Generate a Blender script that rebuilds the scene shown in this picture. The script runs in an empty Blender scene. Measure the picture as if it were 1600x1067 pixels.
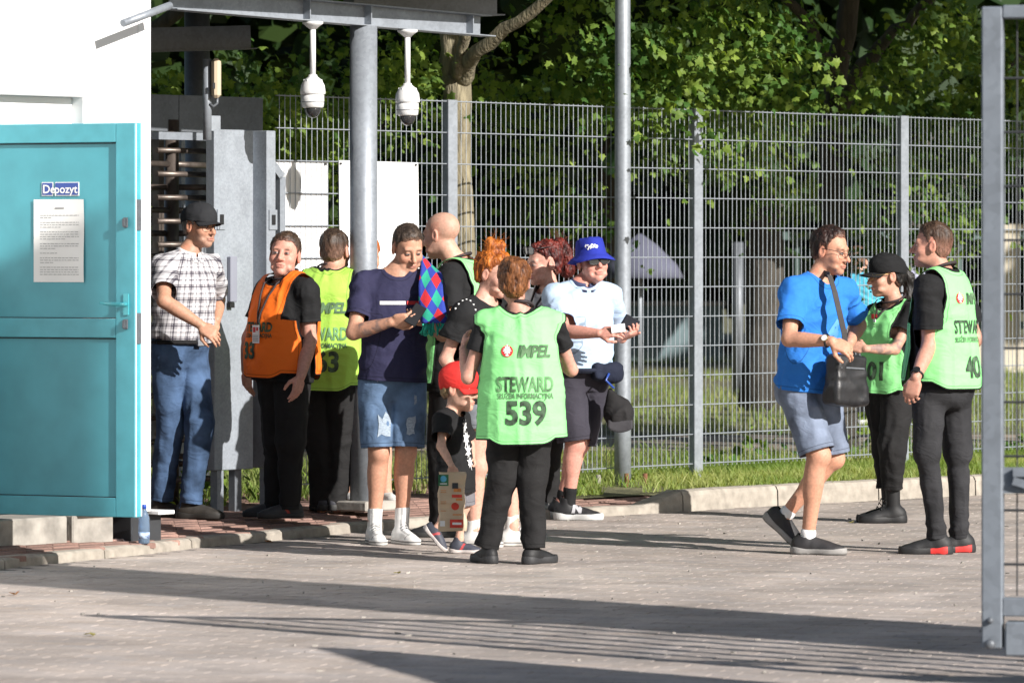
import bpy, bmesh, math, random
import numpy as np
from mathutils import Vector, Matrix
from mathutils.bvhtree import BVHTree
R_ = math.radians
random.seed(7)
rng = np.random.default_rng(11)
S = bpy.context.scene
C = S.collection
# ------------------------------------------------------------------ camera
F, CX, HY, EYE = 8000.0, 800.0, 393.0, 1.65     # focal length in photo pixels, principal column, horizon row, eye height
cd = bpy.data.cameras.new('camera'); cam = bpy.data.objects.new('camera', cd); C.objects.link(cam)
cam.location = (0, 0, EYE); cam.rotation_euler = (R_(90), 0, 0)
cd.sensor_width = 36; cd.lens = F * 36 / 1600; cd.shift_y = (HY - 533.5) / 1600
cd.clip_end = 600; cd.clip_start = 0.5
cd.dof.use_dof = True; cd.dof.focus_distance = 29.3; cd.dof.aperture_fstop = 6.3
S.camera = cam
# ------------------------------------------------------------------ sky, sun, exposure
SUN_EL, SUN_AZ = R_(26), R_(135)                 # azimuth clockwise from +Y: the sun is behind the camera on the right
W = bpy.data.worlds.new('World'); S.world = W; W.use_nodes = True
wn = W.node_tree.nodes; sky = wn.new('ShaderNodeTexSky'); sky.sky_type = 'NISHITA'; sky.sun_disc = False
sky.sun_elevation = SUN_EL; sky.sun_rotation = SUN_AZ
W.node_tree.links.new(sky.outputs[0], wn['Background'].inputs[0]); wn['Background'].inputs[1].default_value = 0.06
sl = bpy.data.lights.new('sun', 'SUN'); sl.energy = 5.0; sl.angle = R_(0.5); sl.color = (1, 0.955, 0.9)
so = bpy.data.objects.new('sun', sl); C.objects.link(so)
to_sun = Vector((math.sin(SUN_AZ) * math.cos(SUN_EL), math.cos(SUN_AZ) * math.cos(SUN_EL), math.sin(SUN_EL)))
so.rotation_euler = to_sun.to_track_quat('Z', 'Y').to_euler(); so.location = to_sun * 40
S.view_settings.view_transform = 'Standard'; S.view_settings.look = 'None'
S.view_settings.exposure = 0.63; S.view_settings.gamma = 1; S.view_settings.use_curve_mapping = False
# ------------------------------------------------------------------ helpers
def P(px, py, Y):
    """the place that shows at photo pixel (px, py) when it stands Y metres away"""
    return np.array([(px - CX) / F * Y, Y, EYE - (py - HY) / F * Y])
def GY(py, z=0.0):
    return (EYE - z) * F / (py - HY)
def lin(r, g, b):
    f = lambda c: (c / 255 / 12.92) if c / 255 <= 0.04045 else ((c / 255 + 0.055) / 1.055) ** 2.4
    return (f(r), f(g), f(b))
def tag(o, label=None, cat=None, group=None, kind=None):
    if label: o['label'] = label
    if cat: o['category'] = cat
    if group: o['group'] = group
    if kind: o['kind'] = kind
    return o
def empty(name, loc, rz=0, label=None, cat=None, group=None):
    o = bpy.data.objects.new(name, None); C.objects.link(o); o.location = loc; o.rotation_euler[2] = rz
    o.empty_display_size = 0.1
    return tag(o, label, cat, group)
def dup_tree(o, parent=None):
    c = o.copy(); C.objects.link(c); c.parent = parent
    for ch in list(o.children): dup_tree(ch, c)
    return c
def link(name, me, parent=None, loc=None):
    o = bpy.data.objects.new(name, me); C.objects.link(o)
    if parent is not None: o.parent = parent
    if loc is not None: o.location = loc
    return o
def tri_mesh(name, V, T, material=None, smooth=True, attrs=None):
    """mesh from arrays: V (n,3), T (m,3 or 4)"""
    me = bpy.data.meshes.new(name); V = np.ascontiguousarray(V, np.float32); T = np.ascontiguousarray(T, np.int32)
    k = T.shape[1]
    me.vertices.add(len(V)); me.vertices.foreach_set('co', V.ravel())
    me.loops.add(T.size); me.loops.foreach_set('vertex_index', T.ravel())
    me.polygons.add(len(T)); me.polygons.foreach_set('loop_start', np.arange(0, T.size, k, dtype=np.int32))
    me.polygons.foreach_set('use_smooth', np.full(len(T), smooth, dtype=bool))
    if attrs:
        for n, a in attrs.items():
            a = np.ascontiguousarray(a, np.float32)
            if a.ndim == 1:
                at = me.attributes.new(n, 'FLOAT', 'POINT'); at.data.foreach_set('value', a)
            elif a.shape[1] == 3:
                at = me.attributes.new(n, 'FLOAT_VECTOR', 'POINT'); at.data.foreach_set('vector', a.ravel())
            else:
                at = me.attributes.new(n, 'FLOAT_COLOR', 'POINT'); at.data.foreach_set('color', a.ravel())
    if material: me.materials.append(material)
    me.update(); me.validate()
    return me
class MB:
    """collects simple solids into one mesh"""
    def __init__(s): s.v = []; s.f = []; s.sm = []
    def add(s, vs, fs, smooth=False):
        n = len(s.v); s.v += [tuple(map(float, p)) for p in vs]; s.f += [[i + n for i in f] for f in fs]; s.sm += [smooth] * len(fs); return s
    def frame(s, o, ax, ay, az, sx, sy, sz):
        o, ax, ay, az = map(np.array, (o, ax, ay, az))
        vs = [o + ax * a * sx / 2 + ay * b * sy / 2 + az * c * sz / 2 for c in (-1, 1) for b in (-1, 1) for a in (-1, 1)]
        return s.add(vs, [(0, 2, 3, 1), (4, 5, 7, 6), (0, 1, 5, 4), (2, 6, 7, 3), (0, 4, 6, 2), (1, 3, 7, 5)])
    def box(s, c, size, rz=0):
        ca, sa = math.cos(rz), math.sin(rz)
        return s.frame(c, (ca, sa, 0), (-sa, ca, 0), (0, 0, 1), *size)
    def beam(s, a, b, w, h, up=(0, 0, 1)):
        a, b = np.array(a, float), np.array(b, float); d = b - a; L = np.linalg.norm(d); d /= L
        r = np.cross(d, up); r /= np.linalg.norm(r); u = np.cross(r, d)
        return s.frame((a + b) / 2, d, r, u, L, w, h)
    def tube(s, pts, r, n=10, cap=True):
        pts = [np.array(p, float) for p in pts]; m = len(pts); rr = r if hasattr(r, '__len__') else [r] * m
        base = len(s.v); vs = []; prev = None
        for i, p in enumerate(pts):
            d = pts[min(i + 1, m - 1)] - pts[max(i - 1, 0)]; d /= np.linalg.norm(d) + 1e-9
            if prev is None:
                a = np.cross(d, (0, 0, 1) if abs(d[2]) < 0.9 else (1, 0, 0))
            else:
                a = prev - d * np.dot(prev, d)
            a /= np.linalg.norm(a); prev = a; b = np.cross(d, a)
            vs += [p + rr[i] * (a * math.cos(t) + b * math.sin(t)) for t in np.arange(n) * 2 * math.pi / n]
        fs = [(i * n + j, i * n + (j + 1) % n, (i + 1) * n + (j + 1) % n, (i + 1) * n + j) for i in range(m - 1) for j in range(n)]
        s.add(vs, fs, True)
        if cap: s.f += [[base + j for j in range(n)][::-1], [base + (m - 1) * n + j for j in range(n)]]; s.sm += [False, False]
        return s
    def lathe(s, c, prof, n=24):
        c = np.array(c, float); m = len(prof)
        vs = [c + np.array([r * math.cos(t), r * math.sin(t), z]) for r, z in prof for t in np.arange(n) * 2 * math.pi / n]
        fs = [(i * n + j, i * n + (j + 1) % n, (i + 1) * n + (j + 1) % n, (i + 1) * n + j) for i in range(m - 1) for j in range(n)]
        s.add(vs, fs, True); b = len(s.v) - m * n
        s.f += [[b + j for j in range(n)][::-1], [b + (m - 1) * n + j for j in range(n)]]; s.sm += [True, True]
        return s
    def mesh(s, name, material=None):
        me = bpy.data.meshes.new(name); me.from_pydata(s.v, [], s.f); me.polygons.foreach_set('use_smooth', s.sm)
        if material: me.materials.append(material)
        me.update(); return me
    def build(s, name, material=None, parent=None, loc=None, bevel=0, smooth_angle=False):
        me = s.mesh(name, material); bm = bmesh.new(); bm.from_mesh(me); bmesh.ops.recalc_face_normals(bm, faces=bm.faces)
        if bevel: bmesh.ops.bevel(bm, geom=[e for e in bm.edges if len(e.link_faces) == 2 and e.calc_face_angle(0) > 0.6], offset=bevel, segments=1, affect='EDGES', clamp_overlap=True)
        bm.to_mesh(me); bm.free()
        o = link(name, me, parent, loc); return o
def add3(a, b): return tuple(float(x) + float(y) for x, y in zip(a, b))
# ---- numpy noise
def _hash(i, j, k, seed):
    h = (i.astype(np.int64) * 374761393 + j.astype(np.int64) * 668265263 + k.astype(np.int64) * 2147483647 + seed * 974711) & 0x7fffffff
    h = (h ^ (h >> 13)) * 1274126177 & 0x7fffffff
    return ((h ^ (h >> 16)) & 0xffff) / 32767.5 - 1
def noise3(q, seed=0):
    f = np.floor(q).astype(int); t = q - f; t = t * t * (3 - 2 * t); o = 0
    for a in (0, 1):
        for b in (0, 1):
            for c in (0, 1):
                w = (t[:, 0] if a else 1 - t[:, 0]) * (t[:, 1] if b else 1 - t[:, 1]) * (t[:, 2] if c else 1 - t[:, 2])
                o = o + w * _hash(f[:, 0] + a, f[:, 1] + b, f[:, 2] + c, seed)
    return o
# ---- materials
def nodes_of(m): return m.node_tree.nodes, m.node_tree.links.new
def mat(name, c, rough=0.6, metal=0.0, var=0.12, vscale=6, bump=0.15, bscale=70, spec=0.5, c2=None, detail=4, stretch=None, bdist=0.004):
    m = bpy.data.materials.new(name); m.use_nodes = True; n, L = nodes_of(m); bs = n['Principled BSDF']
    tc = n.new('ShaderNodeTexCoord'); vec = tc.outputs['Object']
    if stretch:
        mp = n.new('ShaderNodeMapping'); mp.inputs['Scale'].default_value = stretch; L(vec, mp.inputs[0]); vec = mp.outputs[0]
    nz = n.new('ShaderNodeTexNoise'); nz.inputs['Scale'].default_value = vscale; nz.inputs['Detail'].default_value = detail; L(vec, nz.inputs['Vector'])
    rp = n.new('ShaderNodeMapRange'); rp.inputs[1].default_value = 0.3; rp.inputs[2].default_value = 0.7; L(nz.outputs[0], rp.inputs[0])
    mx = n.new('ShaderNodeMix'); mx.data_type = 'RGBA'; L(rp.outputs[0], mx.inputs[0])
    a = [max(0, x * (1 - var)) for x in c]; b = [min(1, x * (1 + var)) for x in (c2 or c)]
    mx.inputs[6].default_value = (*a, 1); mx.inputs[7].default_value = (*b, 1); L(mx.outputs[2], bs.inputs['Base Color'])
    bs.inputs['Roughness'].default_value = rough; bs.inputs['Metallic'].default_value = metal; bs.inputs['Specular IOR Level'].default_value = spec
    if bump:
        n2 = n.new('ShaderNodeTexNoise'); n2.inputs['Scale'].default_value = bscale; n2.inputs['Detail'].default_value = 3; L(vec, n2.inputs['Vector'])
        bp = n.new('ShaderNodeBump'); bp.inputs['Strength'].default_value = bump; bp.inputs['Distance'].default_value = bdist; L(n2.outputs[0], bp.inputs['Height']); L(bp.outputs[0], bs.inputs['Normal'])
    m['mix'] = mx.name
    return m
def galv(name, c, rough=0.5, scale=55):
    """zinc coating with its crystal flakes and a few runs"""
    m = bpy.data.materials.new(name); m.use_nodes = True; n, L = nodes_of(m); bs = n['Principled BSDF']
    tc = n.new('ShaderNodeTexCoord'); vo = n.new('ShaderNodeTexVoronoi'); vo.inputs['Scale'].default_value = scale; L(tc.outputs['Object'], vo.inputs['Vector'])
    nz = n.new('ShaderNodeTexNoise'); nz.inputs['Scale'].default_value = 7; nz.inputs['Detail'].default_value = 6; L(tc.outputs['Object'], nz.inputs['Vector'])
    ad = n.new('ShaderNodeMath'); ad.operation = 'MULTIPLY_ADD'; ad.inputs[1].default_value = 0.45; L(vo.outputs['Color'], ad.inputs[0]); L(nz.outputs[0], ad.inputs[2])
    rp = n.new('ShaderNodeMapRange'); rp.inputs[1].default_value = 0.35; rp.inputs[2].default_value = 1.0; L(ad.outputs[0], rp.inputs[0])
    mx = n.new('ShaderNodeMix'); mx.data_type = 'RGBA'; L(rp.outputs[0], mx.inputs[0])
    mx.inputs[6].default_value = (*[x * 0.82 for x in c], 1); mx.inputs[7].default_value = (*[min(1, x * 1.18) for x in c], 1)
    L(mx.outputs[2], bs.inputs['Base Color']); bs.inputs['Metallic'].default_value = 0.35; bs.inputs['Roughness'].default_value = rough
    return m
def attr_mat(name, attr='Col', rough=0.6, sub=0.0, var=0.1, vscale=40, bump=0.1, bscale=150, spec=0.4, stretch=None, stain=0.0):
    m = bpy.data.materials.new(name); m.use_nodes = True; n, L = nodes_of(m); bs = n['Principled BSDF']
    at = n.new('ShaderNodeAttribute'); at.attribute_name = attr
    tc = n.new('ShaderNodeTexCoord'); vec = tc.outputs['Object']
    if stretch: mp = n.new('ShaderNodeMapping'); mp.inputs['Scale'].default_value = stretch; L(vec, mp.inputs[0]); vec = mp.outputs[0]
    nz = n.new('ShaderNodeTexNoise'); nz.inputs['Scale'].default_value = vscale; nz.inputs['Detail'].default_value = 4; L(vec, nz.inputs['Vector'])
    rp = n.new('ShaderNodeMapRange'); rp.inputs[1].default_value = 0.3; rp.inputs[2].default_value = 0.7; rp.inputs[3].default_value = 1 - var; rp.inputs[4].default_value = 1 + var; L(nz.outputs[0], rp.inputs[0])
    vm = n.new('ShaderNodeVectorMath'); vm.operation = 'SCALE'; L(at.outputs['Color'], vm.inputs[0]); L(rp.outputs[0], vm.inputs['Scale'])
    last = vm.outputs[0]
    if stain:      # dirt that lies across the blocks, in the place's own coordinates
        ge = n.new('ShaderNodeNewGeometry'); n3 = n.new('ShaderNodeTexNoise'); n3.inputs['Scale'].default_value = 1.3; n3.inputs['Detail'].default_value = 7; n3.inputs['Distortion'].default_value = 0.6; L(ge.outputs['Position'], n3.inputs['Vector'])
        r3 = n.new('ShaderNodeMapRange'); r3.inputs[1].default_value = 0.35; r3.inputs[2].default_value = 0.68; r3.inputs[3].default_value = 1 - stain; r3.inputs[4].default_value = 1 + stain * 0.4; L(n3.outputs[0], r3.inputs[0])
        v2 = n.new('ShaderNodeVectorMath'); v2.operation = 'SCALE'; L(last, v2.inputs[0]); L(r3.outputs[0], v2.inputs['Scale']); last = v2.outputs[0]
    L(last, bs.inputs['Base Color']); bs.inputs['Roughness'].default_value = rough; bs.inputs['Specular IOR Level'].default_value = spec
    if sub: bs.inputs['Subsurface Weight'].default_value = sub; bs.inputs['Subsurface Radius'].default_value = (0.012, 0.005, 0.003); bs.inputs['Subsurface Scale'].default_value = 0.6
    if bump:
        n2 = n.new('ShaderNodeTexNoise'); n2.inputs['Scale'].default_value = bscale; L(vec, n2.inputs['Vector'])
        bp = n.new('ShaderNodeBump'); bp.inputs['Strength'].default_value = bump; bp.inputs['Distance'].default_value = 0.003; L(n2.outputs[0], bp.inputs['Height']); L(bp.outputs[0], bs.inputs['Normal'])
    return m
# ---- flat lettering: outlines of the built-in font cut into small pieces so that they can follow cloth
_tcache = {}
def text_mesh(s, size=0.1, bold=0.0, shear=0.0, cut=0.02, space=1.0):
    key = (s, size, bold, shear, cut, space)
    if key in _tcache: return _tcache[key]
    cu = bpy.data.curves.new('t', 'FONT'); cu.body = s; cu.size = size; cu.offset = bold; cu.shear = shear; cu.align_x = 'CENTER'; cu.align_y = 'CENTER'; cu.resolution_u = 3; cu.space_character = space
    o = bpy.data.objects.new('t', cu); C.objects.link(o); dg = bpy.context.evaluated_depsgraph_get()
    me = bpy.data.meshes.new_from_object(o.evaluated_get(dg)); bm = bmesh.new(); bm.from_mesh(me)
    if bm.verts:
        xs = [v.co.x for v in bm.verts]; ys = [v.co.y for v in bm.verts]
        for ax, lo, hi in ((0, min(xs), max(xs)), (1, min(ys), max(ys))):
            for t in np.arange(lo + cut, hi, cut):
                co = [0, 0, 0]; no = [0, 0, 0]; co[ax] = t; no[ax] = 1
                bmesh.ops.bisect_plane(bm, geom=bm.verts[:] + bm.edges[:] + bm.faces[:], plane_co=co, plane_no=no)
    bmesh.ops.triangulate(bm, faces=bm.faces)
    v = np.array([tuple(x.co) for x in bm.verts]); bm.verts.index_update(); f = np.array([[x.index for x in q.verts] for q in bm.faces], dtype=int)
    bm.free(); bpy.data.objects.remove(o); bpy.data.curves.remove(cu); bpy.data.meshes.remove(me)
    _tcache[key] = (v, f); return v, f
# ------------------------------------------------------------------ directions of the place
D = np.array([0.636, 0.772, 0.0]); D /= np.linalg.norm(D)        # the wall, the turnstile and the fence all run this way
NR = np.array([D[1], -D[0], 0.0])                                # their face towards the yard
UP = np.array([0, 0, 1.0])
def ang(v): return math.atan2(v[1], v[0])
AD = ang(D)
# ------------------------------------------------------------------ materials
M = {}
M['zinc'] = galv('zinc', (0.27, 0.295, 0.33)); M['zinc_dark'] = galv('zinc_weathered', (0.15, 0.163, 0.182)); M['zinc_wire'] = galv('zinc_wire', (0.33, 0.36, 0.4), 0.5, 20)  # darkened zinc puts the canopy's shade into purlins and head panels
M['zinc_panel'] = galv('zinc_panel', (0.31, 0.34, 0.38), 0.55, 90)
M['zinc_gate'] = galv('zinc_gate', (0.2, 0.225, 0.26), 0.6, 30)  # zinc darkened to hold the shade lying on the gate
M['white'] = mat('white_paint', (0.8, 0.8, 0.8), 0.55, var=0.03, vscale=3, bump=0.03)
M['board'] = mat('white_board', (0.82, 0.82, 0.82), 0.4, var=0.02, bump=0)
M['cam_white'] = mat('white_plastic', (0.72, 0.72, 0.72), 0.4, var=0.05, vscale=25, bump=0)
M['cyan'] = mat('turquoise_paint', (0.075, 0.34, 0.405), 0.45, var=0.1, vscale=5, bump=0.12, bscale=220, detail=8)
M['cyan_frame'] = mat('turquoise_frame_paint', (0.08, 0.37, 0.44), 0.42, var=0.1, vscale=9, bump=0.05, detail=8)
M['seam'] = mat('dark_gasket', (0.02, 0.022, 0.024), 0.7, var=0.1, bump=0)
M['steel_brown'] = mat('worn_brown_steel', (0.14, 0.115, 0.1), 0.42, metal=0.6, var=0.35, vscale=14, bump=0.1)
M['concrete'] = mat('old_concrete', (0.3, 0.28, 0.25), 0.9, var=0.35, vscale=9, bump=0.5, bscale=45, detail=8)
M['kerb'] = mat('kerb_concrete', (0.33, 0.295, 0.25), 0.92, var=0.22, vscale=16, bump=0.6, bscale=90, detail=9)
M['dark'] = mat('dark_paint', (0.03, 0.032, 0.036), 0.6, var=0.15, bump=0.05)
M['beige'] = mat('beige_plastic', (0.52, 0.43, 0.31), 0.5, var=0.07, bump=0)
M['blue_sign'] = mat('blue_enamel', (0.03, 0.075, 0.33), 0.3, var=0.06, bump=0)
M['paper'] = mat('paper', (0.78, 0.78, 0.76), 0.8, var=0.03, bump=0.05, bscale=30)
M['ink'] = mat('print_ink', (0.24, 0.24, 0.25), 0.8, var=0.1, bump=0)
M['black'] = mat('black_rubber', (0.012, 0.012, 0.013), 0.5, var=0.2, bump=0)
M['rust'] = mat('rusty_iron', (0.16, 0.07, 0.035), 0.9, var=0.4, vscale=30, bump=0.4)
M['brass'] = mat('dull_brass', (0.35, 0.27, 0.16), 0.35, metal=0.8, var=0.15, bump=0)
# ------------------------------------------------------------------ ground
KB = [(-5.4, 21.35), (-3.6, 24.85), (-2.68, 26.6), (-2.0, 27.95), (-1.73, 28.6), (-1.05, 29.85), (-0.62, 30.6), (0.1, 31.5), (0.80, 32.2), (1.06, 32.5), (1.58, 33.15), (3.18, 34.75), (8.0, 39.2)]
KB = np.array(KB)
def kerb_h(X): return float(np.interp(X, [0.85, 1.08], [0.058, 0.135]))
def kerb_y(X): return float(np.interp(X, KB[:, 0], KB[:, 1]))
bed = mat('paving_joint_sand', (0.12, 0.108, 0.095), 0.95, var=0.25, vscale=30, bump=0.5)
soil = mat('trodden_soil', (0.3, 0.245, 0.19), 0.95, var=0.35, vscale=3, bump=0.6, bscale=12, detail=10, bdist=0.03)
lawn_soil = mat('lawn_ground', (0.13, 0.125, 0.06), 0.95, var=0.45, vscale=4, bump=0.8, bscale=25, detail=10, bdist=0.03)
m = MB()
m.add([(-150, -20, -0.05), (150, -20, -0.05), (150, 400, -0.05), (-150, 400, -0.05)], [(0, 1, 2, 3)])
tag(m.build('ground', lawn_soil), kind='structure')
m = MB(); m.add([(-30, 2, -0.003), (30, 2, -0.003), (30, 46, -0.003), (-30, 46, -0.003)], [(0, 1, 2, 3)])
yard = m.build('paved_yard', bed); tag(yard, kind='structure')
# paving blocks of the yard, laid in running bond; courses run almost across the view
pv = attr_mat('grey_paving_block', rough=0.9, var=0.12, vscale=60, bump=0.5, bscale=160, stain=0.28)
A1 = np.array([0.31, 0.95]); A1 /= np.linalg.norm(A1); B1 = np.array([A1[1], -A1[0]])
LB, LA, GAP, CH = 0.2, 0.1, 0.0055, 0.001
def block_shape(lb, la, h, ch):
    hb, ha = lb / 2, la / 2; vs = []
    for z, s in ((0, 0), (h - ch, 0), (h, ch)):
        vs += [(-hb + s, -ha + s, z), (hb - s, -ha + s, z), (hb - s, ha - s, z), (-hb + s, ha - s, z)]
    fs = [(8, 9, 10, 11)] + [(a + i, a + (i + 1) % 4, a + 4 + (i + 1) % 4, a + 4 + i) for a in (0, 4) for i in range(4)]
    return np.array(vs), np.array(fs)
bv, bf = block_shape(LB - GAP, LA - GAP, 0.03, CH)
spots = []
for i in range(-100, 230):
    for j in range(-80, 80):
        c = np.array([0.2, 25.0]) + A1 * (i - 40) * LA + B1 * (j + (0.5 if i % 2 else 0)) * LB
        if 18.6 < c[1] < 36 and abs(c[0]) < c[1] * 0.108 and c[1] < kerb_y(c[0]) - 0.1: spots.append(c)
spots.sort(key=lambda c: c[1])
def tone():
    t = rng.normal(1, 0.05); w = rng.normal(0, 0.05)
    return np.array([0.42 * t + w * .1, 0.362 * t, 0.325 * t - w * .1, 1])
variants = []
for k in range(8):
    variants.append(tri_mesh('paving_block', bv - [0, 0, 0.03], bf, pv, False, {'Col': np.tile(tone(), (len(bv), 1))}))
rotB = ang(np.append(B1, 0))
for q, c in enumerate(spots[:300]):
    o = link('paving_block', variants[q * 5 % 8] if q % 3 else variants[rng.integers(8)], yard, (c[0], c[1], rng.normal(0, 0.0006)))
    o.rotation_euler = (rng.normal(0, 0.003), rng.normal(0, 0.003), rotB)
Vs, Fs, Cs = [], [], []
ca, sa = math.cos(rotB), math.sin(rotB)
for q, c in enumerate(spots[300:]):
    w = bv - [0, 0, 0.03]; w = w + np.array([0, 0, 1]) * (w[:, :1] * rng.normal(0, 0.006) + w[:, 1:2] * rng.normal(0, 0.006) + rng.normal(0, 0.0006))
    w = np.c_[w[:, 0] * ca - w[:, 1] * sa + c[0], w[:, 0] * sa + w[:, 1] * ca + c[1], w[:, 2]]
    Vs.append(w); Fs.append(bf + q * len(bv)); Cs.append(np.tile(tone(), (len(bv), 1)))
o = link('paving_field', tri_mesh('paving_field', np.concatenate(Vs), np.concatenate(Fs), pv, False, {'Col': np.concatenate(Cs)}), yard); tag(o, kind='stuff')
# raised footpath of red blocks behind the low kerb
def path_z(x, y):
    return 0.052 + 0.048 * min(1, max(0, (y - kerb_y(x)) / 1.4))
redbed = mat('red_path_bed', (0.2, 0.13, 0.1), 0.95, var=0.2, vscale=20, bump=0.4)
xs = np.linspace(-6, 1.3, 60); Vs = []; Fs = []
for i, x in enumerate(xs):
    y0 = kerb_y(x) + 0.07
    for j, t in enumerate((0, 0.3, 0.6, 0.9, 3.0, 6.0)): Vs.append((x, y0 + t, path_z(x, y0 + t) - 0.008))
for i in range(len(xs) - 1):
    for j in range(5): a = i * 6 + j; Fs.append((a, a + 6, a + 7, a + 1))
path = link('red_footpath', tri_mesh('red_footpath', np.array(Vs), np.array(Fs), redbed, False)); tag(path, kind='structure')
rp = attr_mat('red_paving_block', rough=0.9, var=0.16, vscale=60, bump=0.5, bscale=160, stain=0.3)
rv, rf = block_shape(0.194, 0.094, 0.03, 0.005); Vs, Fs, Cs = [], [], []; q = 0
nrot = AD
for i in range(-70, 110):
    for j in range(-70, 70):
        c = np.array([-1.2, 29.5]) + D[:2] * (i + (0.5 if j % 2 else 0)) * 0.2 + NR[:2] * j * 0.1
        if not (-3.2 < c[0] < 1.25 and 25.5 < c[1] < 34.2): continue
        if c[1] < kerb_y(c[0]) + 0.13 or (c[0] > 0.15 and c[1] > kerb_y(c[0]) + 0.75): continue
        if (c - np.array([-1.99, 28.2])) @ NR[:2] < -3: continue
        w = rv - [0, 0, 0.03]; w = np.c_[w[:, 0] * math.cos(nrot) - w[:, 1] * math.sin(nrot) + c[0], w[:, 0] * math.sin(nrot) + w[:, 1] * math.cos(nrot) + c[1], w[:, 2] + path_z(*c) + rng.normal(0, 0.0015)]
        t = rng.normal(1, 0.12); Vs.append(w); Fs.append(rf + q * len(rv)); Cs.append(np.tile([0.27 * t, 0.165 * t, 0.135 * t, 1], (len(rv), 1))); q += 1
o = link('red_paving', tri_mesh('red_paving', np.concatenate(Vs), np.concatenate(Fs), rp, False, {'Col': np.concatenate(Cs)}), path); tag(o, kind='stuff')
# kerb stones, each a metre long, rounded at the yard side; the last ones on the right stand high
kerb = empty('kerb', (0, 0, 0)); tag(kerb, kind='structure')
def along(t):   # point on the kerb polyline at distance t
    seg = np.linalg.norm(np.diff(KB, axis=0), axis=1); cum = np.r_[0, np.cumsum(seg)]
    return np.array([np.interp(t, cum, KB[:, 0]), np.interp(t, cum, KB[:, 1])])
tot = np.linalg.norm(np.diff(KB, axis=0), axis=1).sum(); t = 2.0
while t < tot - 0.3:
    a, b = along(t + 0.006), along(min(t + 0.994, tot)); d = (b - a) / np.linalg.norm(b - a); n = np.array([-d[1], d[0]])
    prof_n = [0.0, 0.004, 0.02, 0.05, 0.13, 0.13]
    m = MB(); vs = []; K = 9
    for s in np.linspace(0, 1, K):
        c = along(t + 0.006 + 0.988 * s); h = kerb_h(c[0]); h = h + 0.004 * rng.normal() * 0.4
        for u, zz in zip(prof_n, [-0.02, h * 0.72, h * 0.93, h, h - 0.002, -0.02]): vs.append((*(c + n * u), zz))
    fs = [(i * 6 + j, (i + 1) * 6 + j, (i + 1) * 6 + j + 1, i * 6 + j + 1) for i in range(K - 1) for j in range(5)] + [(5, 4, 3, 2, 1, 0), tuple((K - 1) * 6 + j for j in range(6))]
    m.add(vs, fs); m.build('kerb_stone', M['kerb'], kerb); t += 1.0
# grass strip and park ground behind the fence (a sheet just under the kerb top)
Vs, Fs = [], []; xs = np.linspace(0.15, 9, 50)
for x in xs:
    k = kerb_y(x) + (0.66 if x < 1.03 else 0.115)
    for t in (0, 0.4, 1.2, 3, 5): Vs.append((x, k + t, 0.085 + 0.02 * min(t, 1)))
for i in range(len(xs) - 1):
    for j in range(4): a = i * 5 + j; Fs.append((a, a + 5, a + 6, a + 1))
verge = link('grass_verge', tri_mesh('grass_verge', np.array(Vs), np.array(Fs), lawn_soil)); tag(verge, kind='structure')
Vs, Fs = [], []; gx = np.linspace(-40, 60, 60); gy = np.r_[33.0, 34, 35, 36, 37, 38, 39, 40, 42, 45, 50, 60, 75, 100, 150, 300]
FX0, FY0 = 1.25, 34.8
for x in gx:
    for y in gy:
        yy = max(y, min(FY0 + (x - FX0) * D[1] / D[0] - 0.02, 300)) if x > -3 else y
        Vs.append((x, yy + (0.001 * y), 0.098))
for i in range(len(gx) - 1):
    for j in range(len(gy) - 1): a = i * len(gy) + j; Fs.append((a, a + len(gy), a + len(gy) + 1, a + 1))
park = link('park_ground', tri_mesh('park_ground', np.array(Vs), np.array(Fs), lawn_soil)); tag(park, kind='structure')
m = MB(); m.add([(-14, 39.4, 0.104), (16, 40.2, 0.104), (16, 43.8, 0.104), (-14, 42.4, 0.104)], [(0, 1, 2, 3)])
tag(m.build('dirt_path', soil), kind='structure')
# ------------------------------------------------------------------ building with the open door
CN = np.array([-1.99, 28.2, 0.0])
def wp(t, z, off=0): return CN + D * t + NR * off + UP * z
bld = empty('white_building', tuple(wp(-1, 0)), label='white walled building at the left edge with its turquoise door swung open', cat='building')
base = wp(-1, 0)
def wbox(mb, t0, t1, z0, z1, o0, o1): return mb.frame(wp((t0 + t1) / 2, (z0 + z1) / 2, (o0 + o1) / 2) - base, D, NR, UP, abs(t1 - t0), abs(o1 - o0), abs(z1 - z0))
T_J, T_H = -0.53, -1.47
m = MB(); wbox(m, T_J, -0.1, 0.22, 4.2, -0.3, 0); m.build('wall', M['white'], bld, bevel=0.004)
m = MB(); wbox(m, -0.098, 0, 0.22, 4.2, -3.2, 0.004); m.build('corner_trim', M['white'], bld, bevel=0.004)
m = MB(); wbox(m, -6, T_H, 0.22, 4.2, -0.3, 0); m.build('wall', M['white'], bld)
m = MB(); wbox(m, T_H + 0.002, T_J - 0.002, 2.487, 4.2, -0.3, 0); m.build('wall', M['white'], bld, bevel=0.004)
m = MB(); wbox(m, T_H + 0.002, T_J - 0.002, 2.33, 2.485, -0.3, -0.085); m.build('transom', M['white'], bld)
m = MB(); wbox(m, T_H + 0.002, T_J - 0.002, 2.27, 2.328, -0.2, -0.05); wbox(m, T_J - 0.06, T_J - 0.003, 0.25, 2.268, -0.2, -0.05); wbox(m, T_H + 0.003, T_H + 0.06, 0.25, 2.268, -0.2, -0.05); m.build('door_frame', M['cyan_frame'], bld)
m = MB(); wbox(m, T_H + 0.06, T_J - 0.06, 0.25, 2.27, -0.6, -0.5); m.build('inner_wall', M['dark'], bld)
m = MB(); wbox(m, -6, -0.1, 4.2, 4.5, -3.2, 0.25); m.build('roof', M['zinc_dark'], bld)
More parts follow.
